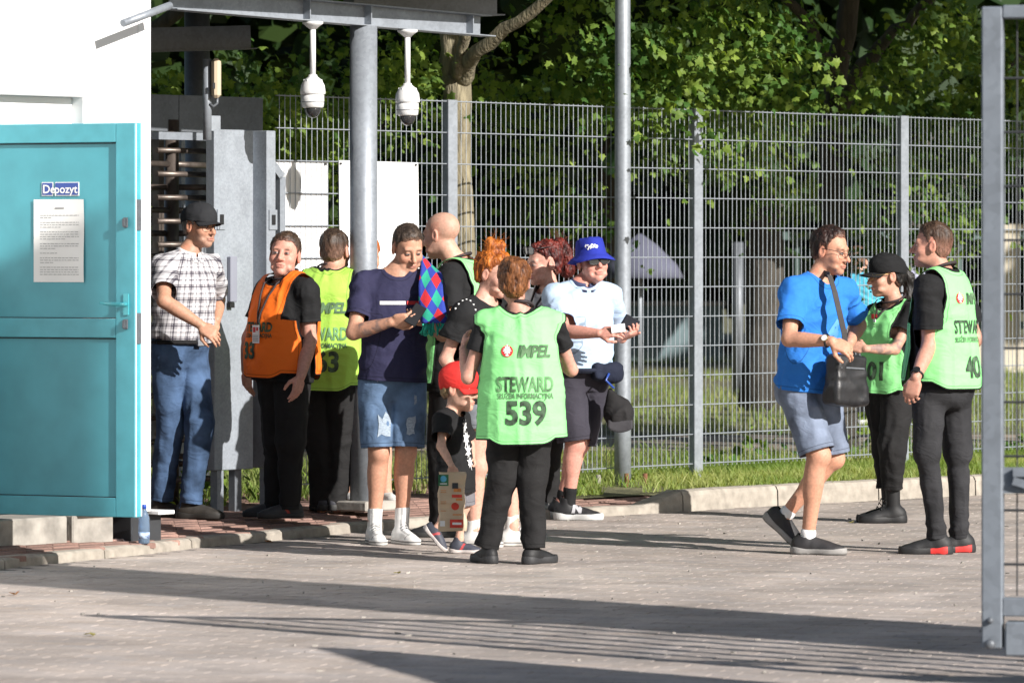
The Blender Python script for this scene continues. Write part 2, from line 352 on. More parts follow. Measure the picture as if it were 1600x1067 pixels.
# plinth blocks under the wall, with a recess between them
m = MB(); wbox(m, -2.2, -0.62, -0.02, 0.218, -0.4, -0.03); m.build('plinth_block', M['concrete'], bld, bevel=0.008)
m = MB(); wbox(m, -0.56, -0.24, -0.02, 0.218, -0.4, -0.05); m.build('plinth_block', M['concrete'], bld, bevel=0.008)
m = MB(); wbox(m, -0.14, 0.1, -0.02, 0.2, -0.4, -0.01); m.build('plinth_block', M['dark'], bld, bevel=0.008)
m = MB(); wbox(m, 0.0, 0.13, 0.203, 0.225, -0.3, 0.06); m.build('sill', M['white'], bld, bevel=0.003)
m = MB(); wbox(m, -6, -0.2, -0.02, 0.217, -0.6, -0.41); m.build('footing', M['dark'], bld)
# drain spout high on the corner
m = MB(); a = P(192, 37, 27.7) - base; b = P(266, 9, 28.0) - base; m.tube([a, b], 0.021, 14)
m.build('drain_spout', M['zinc'], bld)
# the door leaf
hinge = wp(-1.428, 0, 0.03); dl = np.array([0.9, -0.436, 0]); dl /= np.linalg.norm(dl); dn = np.array([dl[1], -dl[0], 0])
door = empty('door', tuple(hinge - base)); door.parent = bld
tag(door, 'turquoise metal door standing open with sign and notice')
DW, DZ0, DZ1 = 1.026, 0.268, 2.318
def dbox(mb, u0, u1, z0, z1, o0, o1): return mb.frame(dl * (u0 + u1) / 2 + UP * (z0 + z1) / 2 + dn * (o0 + o1) / 2, dl, dn, UP, u1 - u0, abs(o1 - o0), z1 - z0)
FW = 0.115
RAILS = [(DZ0, DZ0 + 0.1), (1.20, 1.30), (DZ1 - 0.1, DZ1)]
m = MB()
dbox(m, 0, FW, DZ0, DZ1, -0.05, 0.02); dbox(m, DW - FW, DW, DZ0, DZ1, -0.05, 0.02)
for a, b in RAILS: dbox(m, FW + 0.001, DW - FW - 0.001, a, b, -0.05, 0.0195)
m.build('leaf_frame', M['cyan_frame'], door, bevel=0.003)
for a, b in ((RAILS[0][1], RAILS[1][0]), (RAILS[1][1], RAILS[2][0])):
    m = MB(); dbox(m, FW + 0.001, DW - FW - 0.001, a + 0.001, b - 0.001, -0.04, 0.0); m.build('leaf_panel', M['cyan'], door)
    m = MB(); dbox(m, FW + 0.001, DW - FW - 0.001, b - 0.007, b - 0.001, 0.0005, 0.006); dbox(m, FW + 0.001, DW - FW - 0.001, a + 0.001, a + 0.005, 0.0005, 0.005); m.build('gasket', M['seam'], door)
m = MB()
for zz in (1.84, 1.33 - 0.08): dbox(m, DW - 0.001, DW + 0.006, zz - 0.08, zz + 0.08, -0.035, 0.008)
m.build('lock_plate', M['zinc_dark'], door)
m = MB(); dbox(m, DW - 0.001, DW + 0.0045, DZ0 + .004, DZ1 - .004, -0.046, -0.04); dbox(m, DW - 0.001, DW + 0.0045, DZ0 + .004, DZ1 - .004, 0.009, 0.015)
m.build('edge_strip', M['white'], door)
for zz in (1.80, 1.272):      # cylinder and bolt
    m = MB(); dbox(m, DW - 0.065, DW - 0.04, zz - 0.026, zz + 0.026, 0.02, 0.032); dbox(m, DW - 0.06, DW - 0.046, zz - 0.02, zz + 0.02, 0.032, 0.05); m.build('key_cylinder', M['zinc_dark'], door, bevel=0.002)
m = MB(); hz = 1.375; o0 = dl * (DW - 0.05) + UP * hz
m.frame(o0 + dn * 0.024, dl, dn, UP, 0.03, 0.008, 0.11)
m.tube([o0 + dn * 0.02, o0 + dn * 0.062, o0 + dn * 0.07 - dl * 0.02, o0 + dn * 0.07 - dl * 0.075 + UP * 0.002, o0 + dn * 0.066 - dl * 0.13 + UP * 0.008], [0.011, 0.011, 0.011, 0.01, 0.007], 12)
m.build('handle', mat('handle_paint', (0.1, 0.5, 0.56), 0.3, var=0.04, bump=0), door, bevel=0)
def on_door(px0, px1, py0, py1):
    # returns (u0,u1,z0,z1) of a rectangle seen on the panel
    def uv(px, py):
        k = (px - CX) / F; u = (k * hinge[1] - hinge[0]) / (dl[0] - k * dl[1]); Y = hinge[1] + dl[1] * u
        return u, EYE - (py - HY) / F * Y
    (u0, z1), (u1, z0) = uv(px0, py0), uv(px1, py1); return u0, u1, z0, z1
def door_text(s, uc, zc, size, off, material, name, parent, bold=0.0):
    v, f = text_mesh(s, size, bold, 0, 0.5); q = np.array([dl * (uc + x) + UP * (zc + y) + dn * off for x, y, _ in v])
    return link(name, tri_mesh(name, q, f, material, False), parent)
u0, u1, z0, z1 = on_door(66, 124, 285, 306)
sg = MB(); dbox(sg, u0, u0 + 0.3 * (u1 - u0), z0, z1, 0.001, 0.005); dbox(sg, u0 + 0.36 * (u1 - u0), u1, z0, z1, 0.001, 0.005)
sign = sg.build('door_sign', M['white'], door)
m = MB(); q = u1 - u0; b = 0.004
for fr in ((u0 + b, u0 + 0.3 * q - 0.002, 0.0), (u0 + 0.36 * q + 0.002, u1 - b, 0)):
    x0, x1, _ = fr; k = 0.02 if x0 < u0 + 0.2 * q else -0.02
    pts = [(x0, z0 + b), (x1, z0 + b), (x1, z1 - b), (x0, z1 - b)]
    m.add([dl * u + UP * z + dn * 0.0065 for u, z in pts], [(0, 1, 2, 3)])
m.build('sign_face', M['blue_sign'], sign)
door_text('De', u0 + 0.2 * q, (z0 + z1) / 2 - .003, 0.062, 0.0085, M['white'], 'lettering', sign, 0.001)
door_text('pozyt', u0 + 0.66 * q, (z0 + z1) / 2 - .003, 0.062, 0.0085, M['white'], 'lettering', sign, 0.001)
u0, u1, z0, z1 = on_door(54, 132, 312, 441)
N = 8; vs = []; fs = []
for i in range(N + 1):
    for j in range(N + 1):
        s, t2 = i / N, j / N; curl = 0.004 + 0.012 * max(0, s - 0.75) * (1 + math.sin(t2 * 7)) + 0.006 * max(0, 0.15 - s) * 5
        vs.append(dl * (u0 + (u1 - u0) * s) + UP * (z0 + (z1 - z0) * t2) + dn * curl)
for i in range(N):
    for j in range(N): a = i * (N + 1) + j; fs.append((a, a + N + 1, a + N + 2, a + 1))
m = MB(); m.add(vs, fs, True); nt = m.build('notice', M['paper'], door)
m = MB(); zz = z1 - 0.085; W_ = u1 - u0
for para in (2, 3, 4, 3, 1, 3, 5, 2, 3):
    for k in range(para):
        if zz < z0 + 0.03: break
        xx = u0 + 0.12 * W_; end = u0 + (0.9 if k < para - 1 else rng.uniform(0.35, 0.8)) * W_
        while xx < end:
            w = rng.uniform(0.008, 0.026); s = ((xx + w / 2) - u0) / W_
            c = 0.0058 + 0.012 * max(0, s - 0.75) * (1 + math.sin((zz - z0) / (z1 - z0) * 7))
            m.add([dl * a + UP * b2 + dn * c for a, b2 in ((xx, zz), (min(xx + w, end), zz), (min(xx + w, end), zz + 0.0028), (xx, zz + 0.0028))], [(0, 1, 2, 3)]); xx += w + 0.005
        zz -= 0.0125
    zz -= 0.012
for a, b2 in ((0.42, 0.6),): m.add([dl * (u0 + x * W_) + UP * y + dn * 0.006 for x, y in ((a, z1 - 0.05), (b2, z1 - 0.05), (b2, z1 - 0.043), (a, z1 - 0.043))], [(0, 1, 2, 3)])
m.build('printed_lines', M['ink'], nt)
# ------------------------------------------------------------------ canopy over the turnstile
CL = np.array([P(568, 797, 1.55 * F / 404)[0], 1.55 * F / 404, 0.1])
can = empty('canopy', tuple(CL), label='galvanised steel canopy on a round column with two cameras under its beam', cat='canopy')
m = MB(); m.lathe((0, 0, 0.05), [(0.082, 0), (0.082, 2.85)], 36); m.build('column', M['zinc'], can)
m = MB(); m.box((0, 0, 0.03), (0.3, 0.3, 0.06), AD); m.build('column_base', M['concrete'], can, bevel=0.008)
def cp(t, z, off=0): return D * t + NR * off + UP * (z - 0.1)
zb = lambda t: 2.998 - 0.022 * t
m = MB()
def cbeam(mb, t0, t1, dz0, dz1, o0, o1):
    a, b = cp(t0, zb(t0) + (dz0 + dz1) / 2, (o0 + o1) / 2), cp(t1, zb(t1) + (dz0 + dz1) / 2, (o0 + o1) / 2); return mb.beam(a, b, o1 - o0, dz1 - dz0)
cbeam(m, -1.70, 1.08, 0.007, 0.123, 0.0, 0.01); cbeam(m, -1.70, 1.16, 0, 0.0065, -0.05, 0.07); cbeam(m, -1.70, 1.12, 0.1235, 0.13, -0.05, 0.07)
for t in (-0.55, 0.0, 0.95): m.frame(cp(t, zb(t) + 0.065, 0.035), D, NR, UP, 0.008, 0.06, 0.11)
m.build('beam', M['zinc'], can)
m = MB()
for t0, t1, z, o in ((-3.5, -0.9, 0.02, -1.0), (-0.05, 1.25, 0.17, -0.45)):
    pass
a = P(237, 62, 31.5) - CL; b = P(385, 58, 31.9) - CL; a, b = a - (b - a) * 2, b; m.beam(a, b, 0.1, 0.14); m.beam(a - UP * 0.075, b + (b - a) / np.linalg.norm(b - a) * .04 - UP * 0.075, 0.13, 0.008); m.build('purlin', M['zinc_dark'], can)
m = MB()
a = P(545, -2, 31.0) - CL; b = P(768, 4, 31.6) - CL; m.beam(a, b, 0.12, 0.15); m.beam(a - UP * 0.079, b + D * 0.05 - UP * 0.079, 0.18, 0.008); m.build('purlin', M['zinc_dark'], can)
m = MB(); m.frame(cp(-1.2, 3.34, -1.1), D, NR, UP, 5.2, 3.2, 0.1); m.build('roof_deck', M['zinc_dark'], can)
c2 = P(308, 780, 33.0); m = MB(); m.lathe((c2[0] - CL[0], c2[1] - CL[1], 0), [(0.082, 0), (0.082, 3.1)], 28); m.build('column', M['zinc_dark'], can)
# dome cameras under the beam
def dome_camera(t, drop, label, yaw):
    top = CL + cp(t, zb(t), 0.045)
    o = empty('dome_camera', (top[0], top[1], top[2] - 0.002), yaw, label, 'security camera', 'dome cameras hung from the canopy beam')
    m = MB(); m.lathe((0, 0, 0), [(0.066, 0), (0.066, -0.012), (0.05, -0.022), (0.021, -0.045)][::-1], 24); m.build('mount', M['cam_white'], o)
    m = MB(); m.lathe((0, 0, 0), [(0.0185, -drop), (0.0185, -0.04)], 18); m.build('drop_pipe', M['cam_white'], o)
    z = -drop
    m = MB(); m.lathe((0, 0, z), [(0.076, -0.105), (0.08, -0.1), (0.0795, -0.085), (0.074, -0.05), (0.055, -0.018), (0.03, 0), (0.026, 0.012)], 32)
    for k in range(8):
        an = k * math.pi / 4; d3 = np.array([math.cos(an), math.sin(an), 0]); m.beam(d3 * 0.0775 + UP * (z - 0.09), d3 * 0.055 + UP * (z - 0.016), 0.006, 0.006, d3)
    m.build('sunshield', M['cam_white'], o)
    m = MB(); m.lathe((0, 0, z), [(0.058, -0.185), (0.068, -0.178), (0.0715, -0.15), (0.0715, -0.1055)], 32); m.build('housing', M['cam_white'], o)
    m = MB(); m.lathe((0, 0, z), [(0.073, -0.152), (0.073, -0.148)], 32); m.build('seam_ring', M['zinc_dark'], o)
    m = MB(); m.lathe((0, 0, z - 0.186), [(0.052 * math.cos(a), -0.058 * math.sin(a)) for a in np.linspace(1.45, 0, 9)], 28)
    o.scale = (.94, .94, 1)
    g = bpy.data.materials.get('smoked_dome') or mat('smoked_dome', (0.03, 0.03, 0.032), 0.05, var=0.1, bump=0, spec=0.8); m.build('dome_glass', g, o)
    return o
dome_camera(-0.507, 0.325, 'left dome camera hanging on a short white pipe, nearer the white wall', 0.2)
dome_camera(0.352, 0.335, 'right dome camera hanging on a white pipe between column and fence post', 1.0)
# ------------------------------------------------------------------ full height turnstile
TY = 1.55 * F / 408
tp = P(335, 800, TY); tp[2] = 0.1
ts = empty('turnstile', tuple(tp), label='full height galvanised turnstile between white building and round column', cat='turnstile')
def tpos(px):        # distance along D from tp
    k = (px - CX) / F; return (k * tp[1] - tp[0]) / (D[0] - k * D[1])
def tb(mb, t0, t1, z0, z1, o0, o1): return mb.frame(D * (t0 + t1) / 2 + UP * ((z0 + z1) / 2 - 0.1) + NR * (o0 + o1) / 2, D, NR, UP, t1 - t0, abs(o1 - o0), z1 - z0)
tA, tB, tC, tD = 0.0, tpos(396), tpos(417), tpos(431)
z0, z1 = 0.35, 2.375
m = MB(); tb(m, tA, tB, z0, z1, -0.07, 0); m.build('housing_panel', M['zinc_panel'], ts, bevel=0.004)
m = MB(); tb(m, tB + 0.002, tC - 0.002, z0 + .01, z1 - .01, -0.3, -0.12); m.build('recess_panel', M['zinc_panel'], ts)
m = MB(); tb(m, tC, tD, z0, z1, -0.3, 0.0); m.build('housing_panel', M['zinc_panel'], ts, bevel=0.004)
for t in (tA + 0.03, tC - 0.0):
    m = MB(); tb(m, t, t + 0.055, 0.1, z0 - 0.002, -0.06, -0.005); m.build('foot_post', M['zinc'], ts)
m = MB(); tb(m, tA + .2, tA + 0.26, 0.1, z0 - 0.002, -0.07, -0.02); m.build('foot_post', M['zinc_dark'], ts)
for t, nm in ((tA + 0.02, 'card_reader'), (tC + 0.015, 'card_reader')):
    m = MB(); tb(m, t, t + 0.07, 1.78, 1.9, 0.002, 0.008); r = m.build(nm, M['zinc_wire'], ts)
    m = MB(); m.frame(D * (t + 0.035) + UP * (1.84 - 0.1) + NR * 0.011, D, NR, UP, 0.032, 0.006, 0.06); m.build('reader_eye', M['black'], r, bevel=0.002)
    m = MB(); tb(m, t + 0.09, t + 0.15, 1.35, 1.62, 0.001, 0.03); r = m.build('barcode_reader', mat('reader_grey', (0.23, 0.24, 0.29), 0.5, var=0.05, bump=0), ts, bevel=0.004)
    m = MB(); tb(m, t + 0.085, t + 0.125, 1.315, 1.345, 0.001, 0.03); m.build('reader_eye', M['black'], r)
# head box and the frame behind it
def span(mb, px0, px1, py0, py1, Y0, th=0.06):      # upright sheet running along D between two sight lines
    a = P(px0, 0, Y0); k = (px1 - CX) / F; L = (k * a[1] - a[0]) / (D[0] - k * D[1]); zt = EYE - (py0 - HY) / F * Y0; zl = EYE - (py1 - HY) / F * Y0
    c = np.array([a[0], a[1], 0]) + D * L / 2 + UP * (zt + zl) / 2; return mb.frame(c - tp, D, NR, UP, L, th, zt - zl)
m = MB(); span(m, 205, 273.5, 147, 204, 30.9); m.build('head_panel', M['zinc_dark'], ts)  # darker zinc stands for the canopy's shade here
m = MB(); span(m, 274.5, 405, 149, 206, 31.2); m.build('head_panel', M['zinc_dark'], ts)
m = MB(); span(m, 200, 334, 205, 217, 30.6, 0.04); m.build('lintel', M['zinc'], ts)
hub = P(268, 500, 31.15) - tp; hub[2] = 0
m = MB(); m.lathe((hub[0], hub[1], 0), [(0.045, 0.0), (0.045, 2.35)], 18); m.build('rotor_post', M['steel_brown'], ts)
rows = np.linspace(0.12, 2.08, 15)
bar_me = None
for k, z in enumerate(rows):
    for an in ((15, 195) if k % 2 == 0 else (-25, 165, 75)):
        a2 = AD + R_(an); d2 = np.array([math.cos(a2), math.sin(a2), 0]); p = hub + d2 * 0.04 + UP * z
        if bar_me is None:
            mm = MB(); mm.tube([(0, 0, 0), (0.5, 0, 0)], 0.018, 12); bar_me = mm.mesh('rotor_bar', M['steel_brown'])
        o = link('rotor_bar', bar_me, ts, tuple(p)); o.rotation_euler[2] = a2
for k, z in enumerate(rows + 0.07):
    mm = MB(); a = P(334, 400, 30.75) - tp; a[2] = z; mm.tube([a, a - D * 0.5], 0.017, 12); mm.build('comb_bar', M['steel_brown'], ts)
m = MB(); span(m, 243, 258, 215, 800, 32.4); m.build('rear_post', M['steel_brown'], ts)
m = MB(); span(m, 278, 284, 215, 800, 32.4); m.build('rear_post', M['zinc'], ts)
# side bracket on the right of the housing
m = MB(); a = tD + 0.012
for (s0, zz0, s1, zz1) in ((a, 2.18, a + 0.09, 2.1), (a + 0.09, 2.1, a + 0.09, 0.1)): m.beam(D * s0 + UP * (zz0 - 0.1) - NR * 0.06, D * s1 + UP * (zz1 - 0.1) - NR * 0.06, 0.05, 0.05, NR)
m.build('guard_rail', M['zinc'], ts)
# intercom pole
m = MB(); ip = P(318, 214, TY + 0.0) - tp + NR * .03; m.lathe(ip, [(0.026, -0.02), (0.026, 0.46)], 18); m.build('reader_pole', M['zinc'], ts)
m = MB(); m.frame(ip + D * 0.05 + UP * 0.08, D, NR, UP, 0.1, 0.03, 0.09); m.build('clamp', M['zinc_wire'], ts)
m = MB(); m.frame(ip + np.array([0.055, -0.02, 0.345]), (1, 0, 0), (0, 1, 0), UP, 0.055, 0.09, 0.235); io = m.build('tag_reader', M['beige'], ts, bevel=0.018)
m = MB(); m.frame(ip + np.array([0.044, -0.068, 0.3]), (1, 0, 0), (0, 1, 0), UP, 0.014, 0.006, 0.035); m.build('label_plate', M['dark'], io)
m = MB(); e = ip + np.array([0.06, -0.02, 0.228]); m.tube([e, e + [0, 0, -0.03], e + [-0.02, 0, -0.05], e + [-0.045, 0, -0.035]], 0.009, 8); m.build('cable', M['zinc_dark'], io)
# ------------------------------------------------------------------ wire mesh fence
FP = np.array([FX0, FY0, 0.1])
fence = empty('mesh_fence', tuple(FP), label='tall galvanised double wire mesh fence with square posts behind the people', cat='fence')
PS = 2.52
m = MB(); m.box((0, 0, 1.24), (0.08, 0.06, 2.56), AD - R_(9))
post_me = m.build('post', M['zinc'], fence, tuple(D * 0), bevel=0.003).data
TP = [-4.28, -2.59, 0.0, 2.43, 4.95, 7.47]       # where the posts stand along the fence; the first panel ends at the turnstile
for t in TP[1:]:
    if t: link('post', post_me, fence, tuple(D * t))
mw = MB(); mw.tube([(0, 0, 0.09), (0, 0, 2.52)], 0.0028, 6, False); wire_me = mw.mesh('wire', M['zinc_wire'])
mr = MB(); mr.tube([(0.045, -0.006, 0), (PS - 0.045, -0.006, 0)], 0.004, 6, False); mr.tube([(0.045, 0.006, 0), (PS - 0.045, 0.006, 0)], 0.004, 6, False); rail_me = mr.mesh('rail', M['zinc_wire'])
for t0, t1 in zip(TP[:-1], TP[1:]):
    x = t0 + 0.06
    while x < t1 - 0.05: link('wire', wire_me, fence, tuple(D * x)); x += 0.05
    for z in np.arange(13) * 0.2 + 0.11:
        o = link('rail', rail_me, fence, tuple(D * t0 + UP * z)); o.rotation_euler[2] = AD; o.scale[0] = (t1 - t0) / PS
# two white boards wired to the fence
def fence_t(px):
    k = (px - CX) / F; return (k * FP[1] - FP[0]) / (D[0] - k * D[1])
def board(px0, px1, py0, off, h, label, tilt):
    t0, t1 = fence_t(px0), fence_t(px1); c = FP + D * (t0 + t1) / 2; Y = c[1]; z1 = EYE - (py0 - HY) / F * Y
    o = empty('notice_board', (c[0] + NR[0] * off, c[1] + NR[1] * off, z1 - h), AD, label, 'board', 'white boards wired to the fence')
    w = t1 - t0; m = MB(); m.add([(-w / 2 + tilt, -0.002, h), (w / 2, -0.002, h - 0.005), (w / 2 + tilt, -0.002, 0), (-w / 2 + 2 * tilt, -0.002, 0), (-w / 2 + tilt, 0.002, h), (w / 2, 0.002, h - 0.005), (w / 2 + tilt, 0.002, 0), (-w / 2 + 2 * tilt, 0.002, 0)], [(0, 1, 2, 3), (7, 6, 5, 4), (0, 4, 5, 1), (1, 5, 6, 2), (2, 6, 7, 3), (3, 7, 4, 0)])
    m.build('sheet', M['board'], o)
    for x in (-w / 2 + 0.03, w / 2 - 0.03):
        m = MB(); m.box((x, 0, h - 0.02), (0.012, 0.03, 0.012)); m.build('wire_tie', M['dark'], o)
board(418, 514, 251, -0.012, 1.15, 'white board behind the mesh, next to the turnstile', 0.0)
board(523, 650, 252, 0.016, 1.15, 'white board in front of the mesh, behind the round column', 0.02)
# lamp post
lp = P(973, 757, 34.0); m = MB(); lamp = empty('lamp_post', (lp[0], lp[1], 0.1), label='round grey lamp post rising out of the picture beside the fence', cat='lamp post')
m.lathe((0, 0, 0), [(0.056, -0.05), (0.055, 0.5), (0.053, 2.5), (0.04, 6.5)], 30); m.build('pole', M['zinc'], lamp)
m = MB(); m.tube([(0, 0, 6.5), (0.1, 0, 6.8), (0.8, 0, 7.0)], 0.03, 12); m.box((1.1, 0, 7.0), (0.7, 0.25, 0.12)); m.build('lamp_head', M['zinc_dark'], lamp)
# iron stubs in the verge
for px, py, h, mm_, lab in ((935, 765, 0.075, 'concrete', 'pale stub of pipe in the grass left of the lamp post'), (979, 757, 0.085, 'rust', 'rusty iron stub at the foot of the lamp post'), (1008, 759, 0.085, 'rust', 'rusty iron stub right of the lamp post')):
    p = P(px, py, 33.75); m = MB(); m.lathe((0, 0, 0), [(0.016, -0.04), (0.016, h), (0.012, h + 0.004)], 14); o = m.build('pipe_stub', M[mm_], None, (p[0], p[1], 0.1)); tag(o, lab, 'stub', 'iron stubs in the verge')
# ------------------------------------------------------------------ sliding gate, right foreground
GYY = 19.5; g0 = np.array([(1551.5 - CX) / F * GYY, GYY, 0.0]); gd = np.array([1, -0.2, 0.0]); gd /= np.linalg.norm(gd); GA = ang(gd)
gate = empty('sliding_gate', tuple(g0), GA, 'grey steel gate frame with dark mesh cut by the right edge', 'gate')
m = MB(); m.box((0, 0, 1.36), (0.08, 0.08, 2.44)); m.build('frame_post', M['zinc_gate'], gate, bevel=0.006)
for x in np.arange(0.36, 4, 0.355): m = MB(); m.box((x, 0, 1.36), (0.045, 0.045, 2.3)); m.build('frame_post', M['zinc_gate'], gate)  # unseen bars added to strengthen the gate's shadow stripes
m = MB(); m.box((1.98, 0, 2.56), (3.88, 0.08, 0.05)); m.build('top_rail', M['zinc_gate'], gate, bevel=0.004)
m = MB(); m.box((1.98, 0, 0.3), (3.88, 0.07, 0.07)); m.build('bottom_rail', M['zinc_gate'], gate, bevel=0.004)
m = MB(); m.box((2.0, 0, 0.18), (3.9, 0.1, 0.13)); m.build('track_rail', M['zinc_gate'], gate, bevel=0.006)
m = MB(); m.lathe((0, 0, 0), [(0.02, 0), (0.018, 0.02), (0.01, 0.026)], 16); nut = m.build('end_roller', M['zinc_dark'], gate, (-0.005, -0.045, 0.16)); nut.rotation_euler[0] = R_(90)
o = link('end_roller', nut.data, gate, (-0.005, -0.045, 0.25)); o.rotation_euler[0] = R_(90); o.scale = (0.6, 0.6, 0.6)
m = MB(); m.box((0.085, -0.01, 0.78), (0.09, 0.01, 0.1)); m.beam((0.08, -0.02, 0.78), (0.5, -0.02, 0.66), 0.04, 0.03); m.beam((0.08, -0.02, 0.81), (0.5, -0.02, 0.82), 0.04, 0.03); m.build('lock_bracket', M['zinc_gate'], gate)
mw = MB(); mw.tube([(0, 0, 0.34), (0, 0, 2.53)], 0.0035, 6, False); wme = mw.mesh('mesh_wire', M['dark'])
for x in np.arange(0.09, 3.9, 0.05): link('mesh_wire', wme, gate, (x, 0.02, 0))
mr = MB(); mr.tube([(0.04, 0, 0), (3.9, 0, 0)], 0.0055, 6, False); rme = mr.mesh('mesh_rail', M['dark'])
for z in np.arange(0.46, 2.5, 0.2055): link('mesh_rail', rme, gate, (0, 0.02, z))
# unseen shapes added outside the frame on the right to cast the yard shadows
m = MB(); p0 = np.array([6.75, 17.2]); m.box((p0[0] - .1, p0[1] - .1, 4.0), (1.2, 1.0, 8.0), R_(45)); o = m.build('concrete_pylon', M['concrete'], bevel=0.03); tag(o, 'unseen square block added past the right edge to cast the broad shadow band', 'pylon')
hd = empty('hoarding', (2.8, 17.75, 0), R_(-73), 'unseen tall board added in front of the sliding gate to cast a wedge of shadow', 'hoarding')  # board added out of view for its wedge of shadow
m = MB(); m.box((1.6, 0, 1.35), (3.2, 0.03, 2.3)); m.build('board', M['board'], hd)
for x in (0.04, 1.6, 3.16): m = MB(); m.box((x, 0.045, 1.25), (0.06, 0.05, 2.5)); m.build('post', M['zinc_dark'], hd)
# ------------------------------------------------------------------ vegetation
def leaf_mat(name, c, warm, trans=0.35):
    m = bpy.data.materials.new(name); m.use_nodes = True; n, L = nodes_of(m); bs = n['Principled BSDF']; out = n['Material Output']
    at = n.new('ShaderNodeAttribute'); at.attribute_name = 'tint'
    mx = n.new('ShaderNodeMix'); mx.data_type = 'RGBA'; L(at.outputs['Fac'], mx.inputs[0]); mx.inputs[6].default_value = (*c, 1); mx.inputs[7].default_value = (*warm, 1)
    L(mx.outputs[2], bs.inputs['Base Color']); bs.inputs['Roughness'].default_value = 0.5; bs.inputs['Specular IOR Level'].default_value = 0.2
    tr = n.new('ShaderNodeBsdfTranslucent'); sc = n.new('ShaderNodeVectorMath'); sc.operation = 'MULTIPLY'; sc.inputs[1].default_value = (1.5, 1.5, 0.5); L(mx.outputs[2], sc.inputs[0]); L(sc.outputs[0], tr.inputs[0])
    ms = n.new('ShaderNodeMixShader'); ms.inputs[0].default_value = trans; L(bs.outputs[0], ms.inputs[1]); L(tr.outputs[0], ms.inputs[2]); L(ms.outputs[0], out.inputs[0])
    return m
LEAF = leaf_mat('maple_leaf', (0.055, 0.125, 0.027), (0.27, 0.36, 0.065))
LEAF_D = leaf_mat('dark_leaf', (0.018, 0.04, 0.013), (0.035, 0.06, 0.015), 0.15)  # deep park shade put into the leaf colour
GRASS = leaf_mat('grass_blade', (0.2, 0.3, 0.07), (0.42, 0.43, 0.17), 0.45)
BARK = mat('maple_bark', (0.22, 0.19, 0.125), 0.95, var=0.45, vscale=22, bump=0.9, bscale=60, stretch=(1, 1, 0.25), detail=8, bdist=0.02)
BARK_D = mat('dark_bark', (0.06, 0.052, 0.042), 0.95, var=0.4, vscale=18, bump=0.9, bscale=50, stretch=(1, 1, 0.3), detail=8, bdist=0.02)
half = [(0.012, -0.25), (0.02, 0.0), (0.31, -0.08), (0.31, 0.1), (0.55, 0.33), (0.3, 0.38), (0.23, 0.64), (0.0, 0.92)]
outline = half + [(-x, y) for x, y in half[-2::-1]]
LS = np.array([(x, y - 0.35, -0.28 * (x * x + (y - 0.35) ** 2)) for x, y in outline] + [(0, 0, 0.03)])
LF = np.array([(i, (i + 1) % len(outline), len(outline)) for i in range(len(outline))])
QS = np.array([(-0.4, -0.35, -.05), (0.4, -0.35, -.05), (0.42, 0.35, -.05), (0, 0.62, -.12), (-0.42, 0.35, -.05), (0, 0, 0.05)]); QF = np.array([(i, (i + 1) % 5, 5) for i in range(5)])
def leaf_arrays(cen, nrm, size, shape=(LS, LF), spin=None):
    n = len(cen); nrm = nrm / np.linalg.norm(nrm, axis=1, keepdims=True)
    ref = np.where(np.abs(nrm[:, 2:3]) < 0.95, [[0, 0, -1.0]], [[1.0, 0, 0]]); a = np.cross(ref, nrm); a /= np.linalg.norm(a, axis=1, keepdims=True); b = np.cross(nrm, a)
    th = rng.normal(0, 0.7, n) if spin is None else spin; c, s = np.cos(th)[:, None], np.sin(th)[:, None]; u, v = a * c + b * s, -a * s + b * c
    s0, f0 = shape; V = cen[:, None, :] + size[:, None, None] * (u[:, None, :] * s0[None, :, :1] + v[:, None, :] * s0[None, :, 1:2] + nrm[:, None, :] * s0[None, :, 2:])
    T = (f0[None] + (np.arange(n) * len(s0))[:, None, None]).reshape(-1, 3); return V.reshape(-1, 3), T, len(s0)
def foliage(name, cen, nrm, size, material, parent=None, loc=(0, 0, 0), shape=(LS, LF), tint=None):
    V, T, k = leaf_arrays(cen - np.array(loc), nrm, size, shape)
    tn = np.repeat(np.clip(rng.beta(1.2, 2.4, len(cen)) + 0.35 * noise3(cen * 1.4, 21) if tint is None else tint, 0, 1), k)
    return link(name, tri_mesh(name, V, T, material, False, {'tint': tn}), parent)
def sprays(centres, per, spread, size, bias=(0.35, -0.45, 0.5)):
    """leaf positions round clump centres: flat layered sprays with drooping leaves"""
    cs, ns, ss = [], [], []
    for c, k, sp in zip(centres, per, spread):
        q = rng.normal(0, 1, (k, 3)) * np.array([sp, sp, sp * 0.45]); q[:, 2] -= 0.25 * (q[:, 0] ** 2 + q[:, 1] ** 2) / sp
        cs.append(c + q); ns.append(rng.normal(0, 0.55, (k, 3)) + np.array(bias)); ss.append(rng.uniform(0.45, 1.35, k) * size)
    return np.concatenate(cs), np.concatenate(ns), np.concatenate(ss)
def limb_pts(a, b, wob, n=7):
    a, b = np.array(a, float), np.array(b, float); L = np.linalg.norm(b - a)
    return [a + (b - a) * t + rng.normal(0, wob * L, 3) * math.sin(math.pi * t) for t in np.linspace(0, 1, n)]
def tree(base, limbs, label, bark, group='trees behind the fence'):
    o = empty('maple_tree', tuple(base), 0, label, 'tree', group); b = np.array(base, float)
    for k, (pts, rad) in enumerate(limbs):
        m = MB(); q = []
        for i in range(len(pts) - 1):
            seg = limb_pts(pts[i], pts[i + 1], 0.025, 5); q += seg if i == 0 else seg[1:]
        rr = np.interp(np.linspace(0, 1, len(q)), np.linspace(0, 1, len(rad)), rad) * (1 + 0.06 * rng.normal(size=len(q)))
        m.tube([p - b for p in q], list(rr), 14); m.build('trunk' if k == 0 else 'limb', bark, o)
    return o
